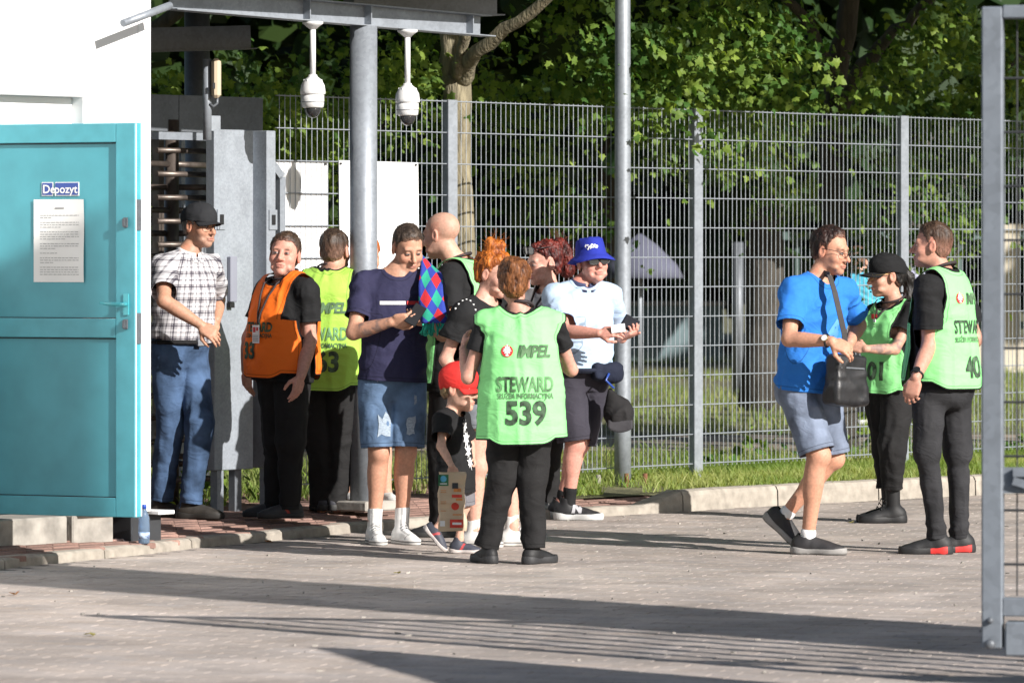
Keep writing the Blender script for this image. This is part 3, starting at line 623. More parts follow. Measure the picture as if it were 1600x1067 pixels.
# -- first maple, its pale sunlit trunk right behind the fence
T1 = P(722, 760, 34.6); T1[2] = 0.08
t1 = tree(T1, [([T1, P(716, 300, 34.6), P(713, 118, 34.6)], [0.064, 0.1, 0.095]), ([P(712, 130, 34.6), P(704, 60, 34.6), P(690, -160, 34.9), P(660, -420, 35.3)], [0.085, 0.07, 0.055, 0.02]),
    ([P(716, 132, 34.6), P(745, 80, 34.3), P(830, 20, 34.0), P(980, -120, 33.4), P(1120, -260, 33.0)], [0.07, 0.048, 0.04, 0.03, 0.012]),
    ([P(714, 120, 34.5), P(722, 82, 34.4), P(728, 50, 34.3), P(735, -100, 34.0)], [0.04, 0.038, 0.035, 0.015])],
    'maple with a pale sunlit trunk forking just above the fence, behind the bald man', BARK)
# -- second maple, dark trunk behind the man in the bright blue shirt
T2 = P(1318, 712, 39.0); T2[2] = 0.08
t2 = tree(T2, [([T2, P(1306, 400, 39.0), P(1300, 190, 39.0), P(1310, 90, 39.0), P(1335, -60, 39.0), P(1350, -300, 39)], [0.125, 0.105, 0.095, 0.085, 0.07, 0.03]),
    ([P(1303, 200, 39.0), P(1335, 120, 38.6), P(1385, 62, 38.2), P(1440, 10, 37.6), P(1560, -120, 36.5)], [0.06, 0.05, 0.045, 0.035, 0.015]),
    ([P(1308, 120, 39.0), P(1250, 20, 38.6), P(1140, -100, 38.0)], [0.05, 0.04, 0.015])],
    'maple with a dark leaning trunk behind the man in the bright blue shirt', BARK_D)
T3 = P(90, 740, 37.0); T3[2] = 0.08
t3 = tree(T3, [([T3, P(130, 200, 37.0), P(160, -150, 37.0), P(200, -400, 37)], [0.16, 0.13, 0.1, 0.03]), ([P(140, 120, 37), P(330, -30, 36.4), P(520, -120, 35.6)], [0.06, 0.045, 0.015]),
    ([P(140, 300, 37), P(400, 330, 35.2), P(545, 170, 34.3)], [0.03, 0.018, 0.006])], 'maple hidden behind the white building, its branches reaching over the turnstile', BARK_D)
T4 = P(1745, 740, 41.0); T4[2] = 0.08
t4 = tree(T4, [([T4, P(1720, 200, 41.0), P(1700, -150, 41.0), P(1690, -420, 41)], [0.17, 0.14, 0.1, 0.03]), ([P(1715, 60, 41), P(1600, -20, 39.6), P(1450, -60, 38.4)], [0.06, 0.04, 0.015]),
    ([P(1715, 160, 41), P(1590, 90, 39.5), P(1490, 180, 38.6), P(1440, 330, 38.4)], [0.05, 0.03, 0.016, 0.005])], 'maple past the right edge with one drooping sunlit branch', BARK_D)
def fill(n, pxr, zr, yr):
    out = []
    for _ in range(n):
        Y = rng.uniform(*yr); px = rng.uniform(*pxr); out.append(np.array([(px - CX) / F * Y, Y, rng.uniform(*zr)]))
    return out
def at_px(lst): return [P(px, py, Y) for px, py, Y in lst]
def add_crown(t, centres, per, spread, size, singles=0, far=None, bias=(0.35, -0.45, 0.5)):
    c, n, s = sprays(centres, per, spread, size, bias); loc = tuple(t.location)
    k = np.arange(len(c)); rng.shuffle(k); one = k[:singles]; rest = k[singles:]
    o = foliage('crown', c[rest], n[rest], s[rest], LEAF, t, loc); tag(o, kind='stuff')
    if singles:
        lm = [tri_mesh('leaf', LS, LF, LEAF, False, {'tint': np.full(len(LS), q)}) for q in (0.05, 0.2, 0.4, 0.7)]
        for i in one:
            w = Vector(n[i]).normalized(); q = w.to_track_quat('Z', 'Y'); l = link('leaf', lm[rng.integers(4)], t, tuple(c[i] - np.array(loc))); l.rotation_euler = (q.to_matrix().to_4x4() @ Matrix.Rotation(rng.uniform(2.2, 4.1), 4, 'Z')).to_euler(); l.scale = (s[i],) * 3
    if far is not None:
        c, n, s = far; o = foliage('upper_crown', c, n, s, LEAF, t, loc, (QS, QF)); tag(o, kind='stuff')
def high(n, xr, yr, zr, size=0.24):
    c = np.c_[rng.uniform(*xr, n), rng.uniform(*yr, n), rng.uniform(*zr, n)]; return c, rng.normal(0, 0.6, (n, 3)) + [0, 0, 0.6], rng.uniform(0.7, 1.3, n) * size
def scat(cs, k, sp): return cs, [k] * len(cs), [sp] * len(cs)
# crown of the first maple
cs = fill(9, (600, 1080), (2.55, 3.7), (34.4, 37.5)) + at_px([(1060, 60, 34.2), (1130, 20, 34.2), (1180, 15, 34.4), (1210, 60, 34.6), (1010, 90, 34.6), (960, 70, 34.6), (880, 130, 35.5), (920, 160, 36), (1040, 190, 35.8), (1100, 215, 36), (1150, 190, 36.2), (770, 160, 37), (830, 250, 37), (760, 400, 37.5), (900, 330, 38)])
add_crown(t1, cs, [200] * 9 + [230] * 6 + [180] * 9, [0.25] * 9 + [0.2] * 6 + [0.2] * 9, 0.064, 110, high(1500, (-1.5, 3.0), (33.2, 37), (3.9, 7.0)))
cs = fill(9, (1050, 1600), (2.5, 3.9), (37.0, 40.5)) + at_px([(1160, 90, 37), (1200, 140, 37), (1130, 150, 37.4), (1230, 60, 37.5), (1400, 100, 37.5), (1460, 60, 37.3), (1480, 20, 37), (1280, 120, 39.6), (1380, 130, 40), (1180, 230, 38.5), (1240, 300, 39.5)])
add_crown(t2, cs, [200] * 9 + [210] * 11, [0.26] * 9 + [0.2] * 11, 0.064, 90, high(1500, (1.5, 5.0), (35.5, 41), (4.2, 8.0)))
cs = fill(9, (180, 620), (2.4, 3.9), (34.0, 37.5)) + at_px([(250, 160, 34.5), (270, 130, 34.6), (430, 170, 33.6), (470, 210, 33.8), (520, 230, 33.8), (500, 160, 34), (440, 230, 34), (550, 200, 34.2), (600, 130, 34.5), (630, 90, 34.6), (480, 280, 34.4), (560, 330, 34.6), (260, 250, 35), (290, 330, 35.4)])
add_crown(t3, cs, [190] * 9 + [150] * 14, [0.25] * 9 + [0.19] * 14, 0.064, 90, high(1300, (-5, -0.5), (33.5, 38), (3.9, 7.0)))
cs = at_px([(1470, 150, 38.5), (1510, 180, 38.5), (1440, 190, 38.5), (1540, 140, 38.8), (1490, 230, 38.4), (1450, 260, 38.4), (1520, 250, 38.5), (1470, 320, 38.4), (1430, 300, 38.4), (1500, 340, 38.5), (1550, 60, 39), (1600, 40, 39), (1580, 120, 39), (1590, 220, 39), (1440, 380, 38.6), (1390, 380, 39)])
add_crown(t4, cs, [210] * 16, [0.2] * 16, 0.064, 70, high(1500, (3.4, 6.5), (37.5, 42), (4.4, 8.0)))
# unseen leaves added above the picture, shaped to shade the foliage behind the fence
n = 15000; q = np.c_[rng.uniform(-3, 9.5, n), rng.uniform(30, 39, n), rng.uniform(3.75, 8.5, n)]
dist = (q - FP) @ NR; sh = dist / (NR @ np.array(to_sun)); zh = q[:, 2] - sh * to_sun[2]
q = q[(dist > -1.0) & (zh > 2.75) & (q[:, 2] > EYE + 400 / F * q[:, 1])]; q = q[noise3(q * 0.8, 4) > 0.1]
un = np.array(to_sun)[:2] / np.linalg.norm(np.array(to_sun)[:2]); tan_ = to_sun[2] / math.hypot(to_sun[0], to_sun[1])
for bx, by, top in ((T1[0], T1[1], 3.5), (lp[0], lp[1], 4.5), (CL[0], CL[1], 3.0)):      # openings cut for sun on the pale trunk, the lamp post and the column
    tk = q[:, :2] - [bx, by]; side_ = tk[:, 0] * un[1] - tk[:, 1] * un[0]; fwd_ = tk @ un; q = q[~((np.abs(side_) < 0.26) & (fwd_ > 0) & (q[:, 2] - fwd_ * tan_ < top))]
o = foliage('overhanging_crown', q, rng.normal(0, 0.6, (len(q), 3)) + [0.2, -0.3, 0.6], rng.uniform(0.7, 1.3, len(q)) * 0.26, LEAF, t1, tuple(t1.location), (QS, QF)); tag(o, kind='stuff'); print('overhang', len(q))
# -- dark park trees farther back
def park_tree(x, y, z0, z1, r, n, size, label):
    o = empty('park_tree', (x, y, 0.1), 0, label, 'tree', 'park trees in the shade far behind the fence')
    m = MB(); m.tube(limb_pts((0, 0, -0.1), (0.3, 0, z0 + 1.5), 0.02), [0.22, 0.2, 0.19, 0.18, 0.17, 0.15, 0.1], 12); m.build('trunk', BARK_D, o)
    g = rng.normal(0, 1, (n // 14, 3)); g /= np.linalg.norm(g, axis=1, keepdims=True); g *= (rng.uniform(0.35, 1, len(g)) ** 0.5)[:, None] * np.array([r, r, (z1 - z0) / 2])
    c = np.repeat(g, 14, 0) + rng.normal(0, 0.45, (len(g) * 14, 3)) + [0, 0, (z0 + z1) / 2]
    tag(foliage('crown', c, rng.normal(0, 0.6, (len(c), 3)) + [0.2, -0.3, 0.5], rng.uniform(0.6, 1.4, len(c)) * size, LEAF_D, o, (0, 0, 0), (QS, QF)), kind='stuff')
PL = ['dark broad tree behind the white boards', 'dark broad tree seen between column and fence post', 'dark broad tree behind the lamp post', 'dark broad tree behind the man in bright blue', 'far dark tree behind the turnstile', 'far dark tree behind the group of people', 'far dark tree above the pale wall', 'unseen shade tree added past the right gate']
for k, (x, y, z0, z1, r) in enumerate([(-5.5, 48, 1.6, 9, 2.8), (-1.6, 52, 1.9, 9, 3.0), (2.4, 50, 2.3, 9, 2.5), (4.6, 61, 2.6, 10, 2.6), (-4, 60, 1.6, 10, 3.4), (1.0, 63, 2.4, 10, 3.0), (5.5, 66, 2.8, 10, 3.0), (8.3, 34.9, 5.0, 12, 2.4)]):  # the last tree is added out of view to throw shade
    park_tree(x, y, z0, z1, r, 2000, 0.4, PL[k] + ', deep in the park')
for k, (x, y, z0, z1, r) in enumerate([(15, 62, 3.0, 18, 5), (20, 64, 3.0, 18, 5), (12, 70, 3, 16, 4.5)]):  # unseen trees added past the right edge to shade the far park
    park_tree(x, y, z0, z1, r, 1800, 0.6, ['tall park tree nearest past the right edge', 'tall park tree second past the right edge', 'tall park tree standing farthest to the right front', 'tall park tree far back past the right edge', 'tall park tree deep and far right', 'outermost tall park tree to the right'][k] + ', added unseen to shade the park')
# -- far wood: one mass
n = 9000; Y = rng.uniform(78, 90, n); X = rng.uniform(-0.14, 0.14, n) * Y; Z = rng.uniform(0.9, 9, n)
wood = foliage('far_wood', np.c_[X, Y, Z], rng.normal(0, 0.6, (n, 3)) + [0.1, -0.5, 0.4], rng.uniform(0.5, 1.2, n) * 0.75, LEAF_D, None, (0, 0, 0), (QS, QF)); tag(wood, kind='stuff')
# -- grass
def grass(name, pts, hgt, parent, z=0.1):
    n = len(pts); a = rng.uniform(0, 6.283, n); w = rng.uniform(0.003, 0.006, n); h = hgt * rng.uniform(0.4, 1.3, n); lean = rng.normal(0, 0.5, (n, 2)) * h[:, None]
    d = np.c_[np.cos(a), np.sin(a)] * w[:, None]; p = pts
    V = np.stack([np.c_[p - d, np.full(n, z)], np.c_[p + d, np.full(n, z)], np.c_[p + lean * 0.45 + d * 0.7, z + h * 0.6], np.c_[p + lean * 0.45 - d * 0.7, z + h * 0.6], np.c_[p + lean, z + h * 0.95]], 1).reshape(-1, 3)
    T = (np.array([(0, 1, 2), (0, 2, 3), (3, 2, 4)])[None] + (np.arange(n) * 5)[:, None, None]).reshape(-1, 3)
    tint = np.repeat(np.clip(noise3(np.c_[p * 1.7, np.zeros(n)], 3) * 0.5 + 0.35 + rng.normal(0, 0.2, n), 0, 1), 5)
    o = link(name, tri_mesh(name, V, T, GRASS, False, {'tint': tint}), parent); tag(o, kind='stuff'); return o
n = 110000; p = np.c_[rng.uniform(0.1, 5.4, n), rng.uniform(32, 41, n)]
ky = np.interp(p[:, 0], KB[:, 0], KB[:, 1]) + np.where(p[:, 0] < 1.03, 0.67, 0.12); fy = FY0 + (p[:, 0] - FX0) * D[1] / D[0]
dens = noise3(np.c_[p * 1.3, np.zeros(n)], 5) + 0.5 * noise3(np.c_[p * 4, np.zeros(n)], 6)
bare = np.abs(p[:, 0] - 1.05) + np.abs(p[:, 1] - 34.0) < 0.75
p = p[(p[:, 1] > ky - .03) & (p[:, 1] < fy + 1.1) & (dens > -0.55) & ~(bare & (rng.random(n) < 0.55))]
grass('grass', p, 0.085, verge)
n = 45000; p = np.c_[rng.uniform(-5, 6.5, n), rng.uniform(31, 42, n)]; fy = FY0 + (p[:, 0] - FX0) * D[1] / D[0]
dens = noise3(np.c_[p * 0.8, np.zeros(n)], 9) + 0.6 * noise3(np.c_[p * 3, np.zeros(n)], 8)
p = p[(p[:, 1] > fy + 0.15) & (p[:, 1] < 39.5) & (dens > -0.15) & (np.abs(p[:, 0]) < p[:, 1] * 0.108)]
grass('long_grass', p, 0.12, park)
n = 40000; p = np.c_[rng.uniform(-8, 9, n), rng.uniform(43.5, 72, n)]; dens = noise3(np.c_[p * 0.35, np.zeros(n)], 12); p = p[(dens > -0.3) & (np.abs(p[:, 0]) < p[:, 1] * 0.108)]
grass('lawn_grass', p, 0.11, park)
# weeds: a few leafy tufts at the foot of the fence
cs = [np.array([x, FY0 + (x - FX0) * D[1] / D[0] + rng.uniform(0.2, 1.2), rng.uniform(0.15, 0.35)]) for x in rng.uniform(-2.4, 4.5, 16)]
c, nn, s = sprays(cs, [26] * len(cs), [0.16] * len(cs), 0.07)
tag(foliage('weeds', c, nn, s, LEAF, park, (0, 0, 0), (QS, QF)), kind='stuff')
# ------------------------------------------------------------------ things far behind the fence
far_wall = empty('low_park_wall', (0, 73, 0.1), 0, 'low bluish wall across the park far behind the fence', 'wall')
m = MB(); m.box((1.4, 0, 0.38), (3.2, 0.25, 0.8)); m.build('wall_body', mat('bluish_render', (0.17, 0.235, 0.25), 0.9, var=0.2, vscale=2), far_wall)
m = MB(); m.box((1.4, 0, 0.81), (3.3, 0.32, 0.06)); m.build('coping', M['concrete'], far_wall)
pale = mat('pale_render', (0.55, 0.5, 0.4), 0.9, var=0.1, vscale=2)
w2 = empty('pale_boundary_wall', tuple(P(1500, 530, 66) * [1, 1, 0] + [0, 0, 0.1]), 0, 'pale boundary wall with pillars far behind the gate', 'wall')
m = MB(); m.box((1.5, 0, 0.22), (4, 0.25, 0.5)); m.build('wall_body', pale, w2)
for x in (0.62, 2.2): m = MB(); m.box((x, -0.02, 0.9), (0.26, 0.3, 1.85)); m.box((x, -0.02, 1.86), (0.36, 0.4, 0.08)); m.build('pillar', pale, w2)
teal = mat('teal_rail_paint', (0.09, 0.14, 0.13), 0.6, var=0.1)
for z in (1.75, 0.6): m = MB(); m.box((0.0, -0.03, z), (5, 0.06, 0.1)); m.build('rail', teal, w2)
for x in np.arange(-2.4, 2.5, 0.3): m = MB(); m.box((x, -0.03, 1.18), (0.05, 0.04, 1.1)); m.build('bar', teal, w2)
tent = empty('parasol', tuple(P(1000, 500, 58) * [1, 1, 0] + [0, 0, 0.1]), 0, 'pale lilac parasol far behind the fence beside the lamp post', 'parasol')
m = MB(); m.lathe((0, 0, 0), [(0.5, 1.25), (0.42, 1.4), (0.2, 1.62), (0.02, 1.75)], 12); m.build('canopy_cloth', mat('lilac_cloth', (0.1, 0.105, 0.15), 0.9, var=0.1), tent); m = MB(); m.tube([(0, 0, 0), (0, 0, 1.6)], 0.025); m.build('pole', M['zinc'], tent)
pp = P(1153, 500, 55); m = MB(); m.lathe((0, 0, 0), [(0.06, 0), (0.06, 1.65)], 14); o = m.build('park_post', M['zinc_dark'], None, (pp[0], pp[1], 0.1)); tag(o, 'grey post standing in the park left of the bright blue shirt', 'post')
# ------------------------------------------------------------------ people: signed distance shapes turned into smooth meshes
def cone(a, b, r, k=0.03, op='u'):
    """limb from a to b; r = radii spread evenly along it"""
    a, b = np.array(a, float), np.array(b, float); ba = b - a; bb = ba @ ba; r = np.atleast_1d(np.array(r, float)); m = r.max()
    t = np.linspace(0, 1, len(r))
    def fn(X, Y, Z):
        px, py, pz = X - a[0], Y - a[1], Z - a[2]; h = np.clip((px * ba[0] + py * ba[1] + pz * ba[2]) / bb, 0, 1)
        d = np.sqrt((px - h * ba[0]) ** 2 + (py - h * ba[1]) ** 2 + (pz - h * ba[2]) ** 2)
        return d - (np.interp(h, t, r) if len(r) > 1 else r[0])
    return (fn, np.minimum(a, b) - m, np.maximum(a, b) + m, k, op)
def ell(c, rad, R=None, k=0.02, op='u'):
    c, rad = np.array(c, float), np.array(rad, float); R = np.eye(3) if R is None else np.array(R, float)   # columns of R: own axes
    ext = np.sqrt(((R * rad[None, :]) ** 2).sum(1))
    def fn(X, Y, Z):
        x, y, z = X - c[0], Y - c[1], Z - c[2]
        q = [(x * R[0, i] + y * R[1, i] + z * R[2, i]) for i in range(3)]
        k0 = np.sqrt(sum((q[i] / rad[i]) ** 2 for i in range(3))); k1 = np.sqrt(sum((q[i] / rad[i] ** 2) ** 2 for i in range(3)))
        return k0 * (k0 - 1) / (k1 + 1e-9)
    return (fn, c - ext, c + ext, k, op)
def rbox(c, half, r, R=None, k=0.01, op='u'):
    c, half = np.array(c, float), np.array(half, float); R = np.eye(3) if R is None else np.array(R, float); ext = (np.abs(R) * half[None, :]).sum(1) + r
    def fn(X, Y, Z):
        x, y, z = X - c[0], Y - c[1], Z - c[2]
        q = [np.abs(x * R[0, i] + y * R[1, i] + z * R[2, i]) - half[i] for i in range(3)]
        return np.sqrt(sum(np.maximum(v, 0) ** 2 for v in q)) + np.minimum(np.maximum(np.maximum(q[0], q[1]), q[2]), 0) - r
    return (fn, c - ext, c + ext, k, op)
def loft(st, k=0.03, op='u', n=2.3):
    """st: list of (centre, half width, front depth, back depth, forward angle vector)"""
    c = np.array([s[0] for s in st], float); w = np.array([s[1] for s in st]); df = np.array([s[2] for s in st]); db = np.array([s[3] for s in st]); f = np.array([s[4] for s in st], float)
    ax = c[-1] - c[0]; ax /= np.linalg.norm(ax); t = (c - c[0]) @ ax
    fwd = f - (f @ ax)[:, None] * ax; fwd /= np.linalg.norm(fwd, axis=1, keepdims=True); rt = np.cross(fwd, ax)
    m = max(w.max(), df.max(), db.max())
    def fn(X, Y, Z):
        X, Y, Z = np.broadcast_arrays(X, Y, Z); T = (X - c[0, 0]) * ax[0] + (Y - c[0, 1]) * ax[1] + (Z - c[0, 2]) * ax[2]
        I = lambda a: np.interp(T, t, a)
        x, y, z = X - I(c[:, 0]), Y - I(c[:, 1]), Z - I(c[:, 2])
        u = x * I(rt[:, 0]) + y * I(rt[:, 1]) + z * I(rt[:, 2]); v = x * I(fwd[:, 0]) + y * I(fwd[:, 1]) + z * I(fwd[:, 2])
        ww = I(w); dd = np.where(v > 0, I(df), I(db)); k0 = (np.abs(u / ww) ** n + np.abs(v / dd) ** n) ** (1 / n)
        r = np.sqrt(u * u + v * v) + 1e-6; d = r * (1 - 1 / np.maximum(k0, 1e-3)); d = np.where(k0 < 0.3, -0.6 * np.minimum(ww, dd), d)
        cap = np.maximum(-T, T - t[-1]); return np.maximum(d, cap)
    return (fn, c.min(0) - m, c.max(0) + m, k, op)
def field(prims, lo, hi, h, grow=0.0):
    lo = np.array(lo, float); n = np.maximum(np.ceil((np.array(hi) - lo) / h).astype(int) + 1, 2)
    ax = [lo[i] + np.arange(n[i]) * h for i in range(3)]; d = np.ones(n, np.float32)
    for fn, a, b, k, op in prims:
        mg = k + grow + 2 * h; i0 = [max(0, int((a[i] - mg - lo[i]) / h)) for i in range(3)]; i1 = [min(n[i], int((b[i] + mg - lo[i]) / h) + 2) for i in range(3)]
        if any(i1[i] <= i0[i] for i in range(3)): continue
        sl = tuple(slice(i0[i], i1[i]) for i in range(3))
        q = fn(ax[0][sl[0]][:, None, None], ax[1][sl[1]][None, :, None], ax[2][sl[2]][None, None, :]).astype(np.float32); o = d[sl]
        if op == 'u': hh = np.maximum(k - np.abs(o - q), 0) / k; d[sl] = np.minimum(o, q) - hh * hh * k / 4
        else: q = -q; hh = np.maximum(k - np.abs(o - q), 0) / k; d[sl] = np.maximum(o, q) + hh * hh * k / 4
    return d, lo
def evalp(prims, V):
    d = np.ones(len(V)); X, Y, Z = V[:, 0], V[:, 1], V[:, 2]
    for fn, a, b, k, op in prims:
        q = fn(X, Y, Z)
        if op == 'u': hh = np.maximum(k - np.abs(d - q), 0) / k; d = np.minimum(d, q) - hh * hh * k / 4
        else: d = np.maximum(d, -q)
    return d
_CO = np.array([(a, b, c) for a in (0, 1) for b in (0, 1) for c in (0, 1)])
_ED = [(i, j) for i in range(8) for j in range(i + 1, 8) if np.abs(_CO[i] - _CO[j]).sum() == 1]
def nets(d, lo, h, iso=0.0):
    """surface nets"""
    ins = d < iso; nx, ny, nz = d.shape
    cnt = np.zeros((nx - 1, ny - 1, nz - 1), np.int8)
    for a, b, c in _CO: cnt += ins[a:nx - 1 + a, b:ny - 1 + b, c:nz - 1 + c]
    I, J, K = np.nonzero((cnt > 0) & (cnt < 8)); m = len(I)
    if m == 0: return np.zeros((0, 3)), np.zeros((0, 3), int)
    ids = np.full(cnt.shape, -1, np.int32); ids[I, J, K] = np.arange(m)
    val = np.stack([d[I + a, J + b, K + c] for a, b, c in _CO], 1) - iso
    acc = np.zeros((m, 3)); num = np.zeros(m)
    for i, j in _ED:
        va, vb = val[:, i], val[:, j]; s = (va < 0) != (vb < 0); t = np.where(s, va / np.where(s, va - vb, 1), 0)
        acc += np.where(s[:, None], _CO[i] + (_CO[j] - _CO[i]) * t[:, None], 0); num += s
    V = lo + (np.c_[I, J, K] + acc / num[:, None]) * h; Q = []
    for ax in range(3):
        o = [(1, 2), (2, 0), (0, 1)][ax]; A = ins.take(range(0, d.shape[ax] - 1), ax); B = ins.take(range(1, d.shape[ax]), ax); E = np.array(np.nonzero(A != B)).T
        ok = np.ones(len(E), bool)
        for q in o: ok &= (E[:, q] > 0) & (E[:, q] < d.shape[q] - 1)
        E = E[ok]; flip = ~A[tuple(E.T)]; cell = []
        for da, db in ((-1, -1), (0, -1), (0, 0), (-1, 0)):
            e = E.copy(); e[:, o[0]] += da; e[:, o[1]] += db; cell.append(ids[tuple(e.T)])
        q = np.array(cell).T; q[flip] = q[flip][:, ::-1]; Q.append(q)
    Q = np.concatenate(Q); return V, np.concatenate([Q[:, [0, 1, 2]], Q[:, [0, 2, 3]]])
def vnormals(V, T):
    n = np.cross(V[T[:, 1]] - V[T[:, 0]], V[T[:, 2]] - V[T[:, 0]]); N = np.zeros_like(V)
    for i in range(3): np.add.at(N, T[:, i], n)
    return N / (np.linalg.norm(N, axis=1, keepdims=True) + 1e-12)
def compact(V, T, at=None):
    u, inv = np.unique(T, return_inverse=True); at = {k: a[u] for k, a in (at or {}).items()}; return V[u], inv.reshape(T.shape), at
def clip(V, T, g, at=None):
    """keep the part of a triangle mesh where g < 0, cut cleanly along g = 0"""
    at = dict(at or {}); ins = g < 0; c = ins[T].sum(1); keep = T[c == 3]; out = [keep]; mix = T[(c == 1) | (c == 2)]
    if len(mix) == 0: return compact(V, keep, at)
    E = np.concatenate([mix[:, [0, 1]], mix[:, [1, 2]], mix[:, [2, 0]]]); E = np.sort(E[ins[E[:, 0]] != ins[E[:, 1]]], 1); key = np.unique(E[:, 0] * len(V) + E[:, 1]); a, b = key // len(V), key % len(V)
    t = (g[a] / (g[a] - g[b]))[:, None]; n0 = len(V); V2 = np.concatenate([V, V[a] + (V[b] - V[a]) * t])
    for k in at: x = at[k]; tt = t if x.ndim > 1 else t[:, 0]; at[k] = np.concatenate([x, x[a] + (x[b] - x[a]) * tt])
    def eid(p, q): return n0 + np.searchsorted(key, np.minimum(p, q) * n0 + np.maximum(p, q))
    for r in range(3):
        A, B, Cc = T[:, r], T[:, (r + 1) % 3], T[:, (r + 2) % 3]
        s = (c == 1) & ins[A]; out.append(np.c_[A[s], eid(A[s], B[s]), eid(A[s], Cc[s])])
        s = (c == 2) & ~ins[A]; ab, ac = eid(A[s], B[s]), eid(A[s], Cc[s]); out += [np.c_[ab, B[s], Cc[s]], np.c_[ab, Cc[s], ac]]
    return compact(V2, np.concatenate(out), at)
def bounds(prims, pad): return np.min([p[1] for p in prims], 0) - pad, np.max([p[2] for p in prims], 0) + pad
def surf(prims, h, iso=0.0):
    lo, hi = bounds([p for p in prims if p[4] == 'u'], max(iso, 0) + 3 * h); d, lo = field(prims, lo, hi, h, max(iso, 0)); return nets(d, lo, h, iso)
# ---- pose helpers
def fdir(yaw, pitch=0):      # facing: 0 = towards the camera, 90 = to the right of the picture, 180 = away
    y, p = R_(yaw), R_(pitch); return np.array([math.sin(y) * math.cos(p), -math.cos(y) * math.cos(p), math.sin(p)])
def rdir(yaw): return np.array([-math.cos(R_(yaw)), -math.sin(R_(yaw)), 0.0])   # the person's own right hand side
def frame_of(yaw, pitch=0, roll=0):
    f = fdir(yaw, pitch); r = rdir(yaw); u = np.cross(r, f); c, s = math.cos(R_(roll)), math.sin(R_(roll)); r2 = r * c + u * s; u2 = -r * s + u * c
    return np.c_[r2, f, u2]      # columns: right, forward, up
def reach(a, px, py, L, sign, Ymid):
    """end of a limb of length L from a that shows at (px, py); sign < 0 bends it towards the camera"""
    k = np.array([(px - CX) / F, 1.0, -(py - HY) / F]); o = np.array([0, 0, EYE]); v = a - o; kk = k @ k; b = v @ k; disc = b * b - kk * (v @ v - L * L)
    if disc <= 0: return o + k * (b / kk)
    s = (b + (1 if sign > 0 else -1) * math.sqrt(disc)) / kk; return o + k * s
def head_prims(c, R, s=1.0, fem=False, wide=1.0):
    L = lambda x, y, z: c + R @ (np.array([x, y, z]) * s)
    q = lambda a, b, d: (a * s * wide, b * s, d * s)
    j = 0.9 if fem else 1.0
    p = [ell(L(0, -.012, .035), q(.076, .096, .082), R), ell(L(0, .018, -.03), q(.063 * j + .001, .074, .084), R, .02), ell(L(0, .034, -.075), q(.051 * j, .05, .04), R, .025), ell(L(0, .074, -.1), q(.022 * j, .02, .018), R, .03),
         ell(L(-.037, .058, -.032), q(.03, .03, .03), R, .02), ell(L(.037, .058, -.032), q(.03, .03, .03), R, .02),
         cone(L(-.038, .076, .021), L(.038, .076, .021), .0125 * s, .02)]
    for sx in (-1, 1):
        p.append(ell(L(sx * .031, .099, .001), q(.017, .013, .011), R, .016, 's'))
        p.append(ell(L(sx * .031, .0815, .0), q(.0135, .0125, .011), R, .004))
        p.append(ell(L(sx * .079 * wide, -.008, -.008), q(.009, .02, .033), R, .006)); p.append(ell(L(sx * .086 * wide, -.004, .0), q(.005, .012, .02), R, .006, 's'))
        p.append(ell(L(sx * .013, .096, -.037), q(.009, .011, .008), R, .008))
        p.append(ell(L(sx * .045, .06, -.078), q(.012, .02, .012), R, .02))
    p += [cone(L(0, .087, .012), L(0, .115, -.033), [.0085 * s, .0095 * s, .0125 * s], .012), ell(L(0, .092, -.0645), q(.025, .0115, .0065), R, .008), ell(L(0, .0905, -.0745), q(.021, .012, .0075), R, .008), ell(L(0, .102, -.0693), q(.022, .006, .0018), R, .003, 's')]
    return p
def hand_prims(w, d, n, s=1.0, curl=0.5, thumb=1, side=1):
    """w wrist, d direction to the knuckles, n back of the hand, side = +1 thumb on d x n side"""
    d = d / np.linalg.norm(d); n = n - d * (n @ d); n /= np.linalg.norm(n); x = np.cross(d, n) * side
    p = []; R = np.c_[x, d, n]
    p.append(ell(w + d * .052 * s, (.041 * s, .058 * s, .0165 * s), R, .012)); p.append(rbox(w + d * .06 * s, (.03 * s, .026 * s, .004 * s), .009 * s, R, .01))
    ln = [.068, .077, .072, .057]; off = [.0295, .0105, -.0085, -.027]
    for k in range(4):
        a = w + d * (.093 - .006 * abs(k - 1)) * s + x * off[k] * s; l = ln[k] * s; c = curl * (0.85 + .15 * k); ang_ = 0
        q = a; seg = [.42, .32, .26]
        for i in range(3):
            ang_ += c * (0.75 if i == 0 else 0.95); v = d * math.cos(ang_) - n * math.sin(ang_) + x * (1.5 - k) * .035; e = q + v * l * seg[i]; r = (.0088 - .001 * i) * s * (1 if k < 3 else .88); p.append(cone(q, e, [r, r * .93], .005)); q = e
    a = w + d * .025 * s + x * .026 * s - n * .006 * s; b = a + (d * .62 + x * .62 - n * .42 * thumb) * .045 * s; e = b + (d * .86 + x * .1 - n * .45 * thumb) * .034 * s; e2 = e + (d * .85 - x * .12 - n * .45 * thumb) * .022 * s
    p += [cone(a, b, [.015 * s, .0115 * s], .014), cone(b, e, [.0108 * s, .0098 * s], .006), cone(e, e2, [.0096 * s, .008 * s], .005)]
    return p
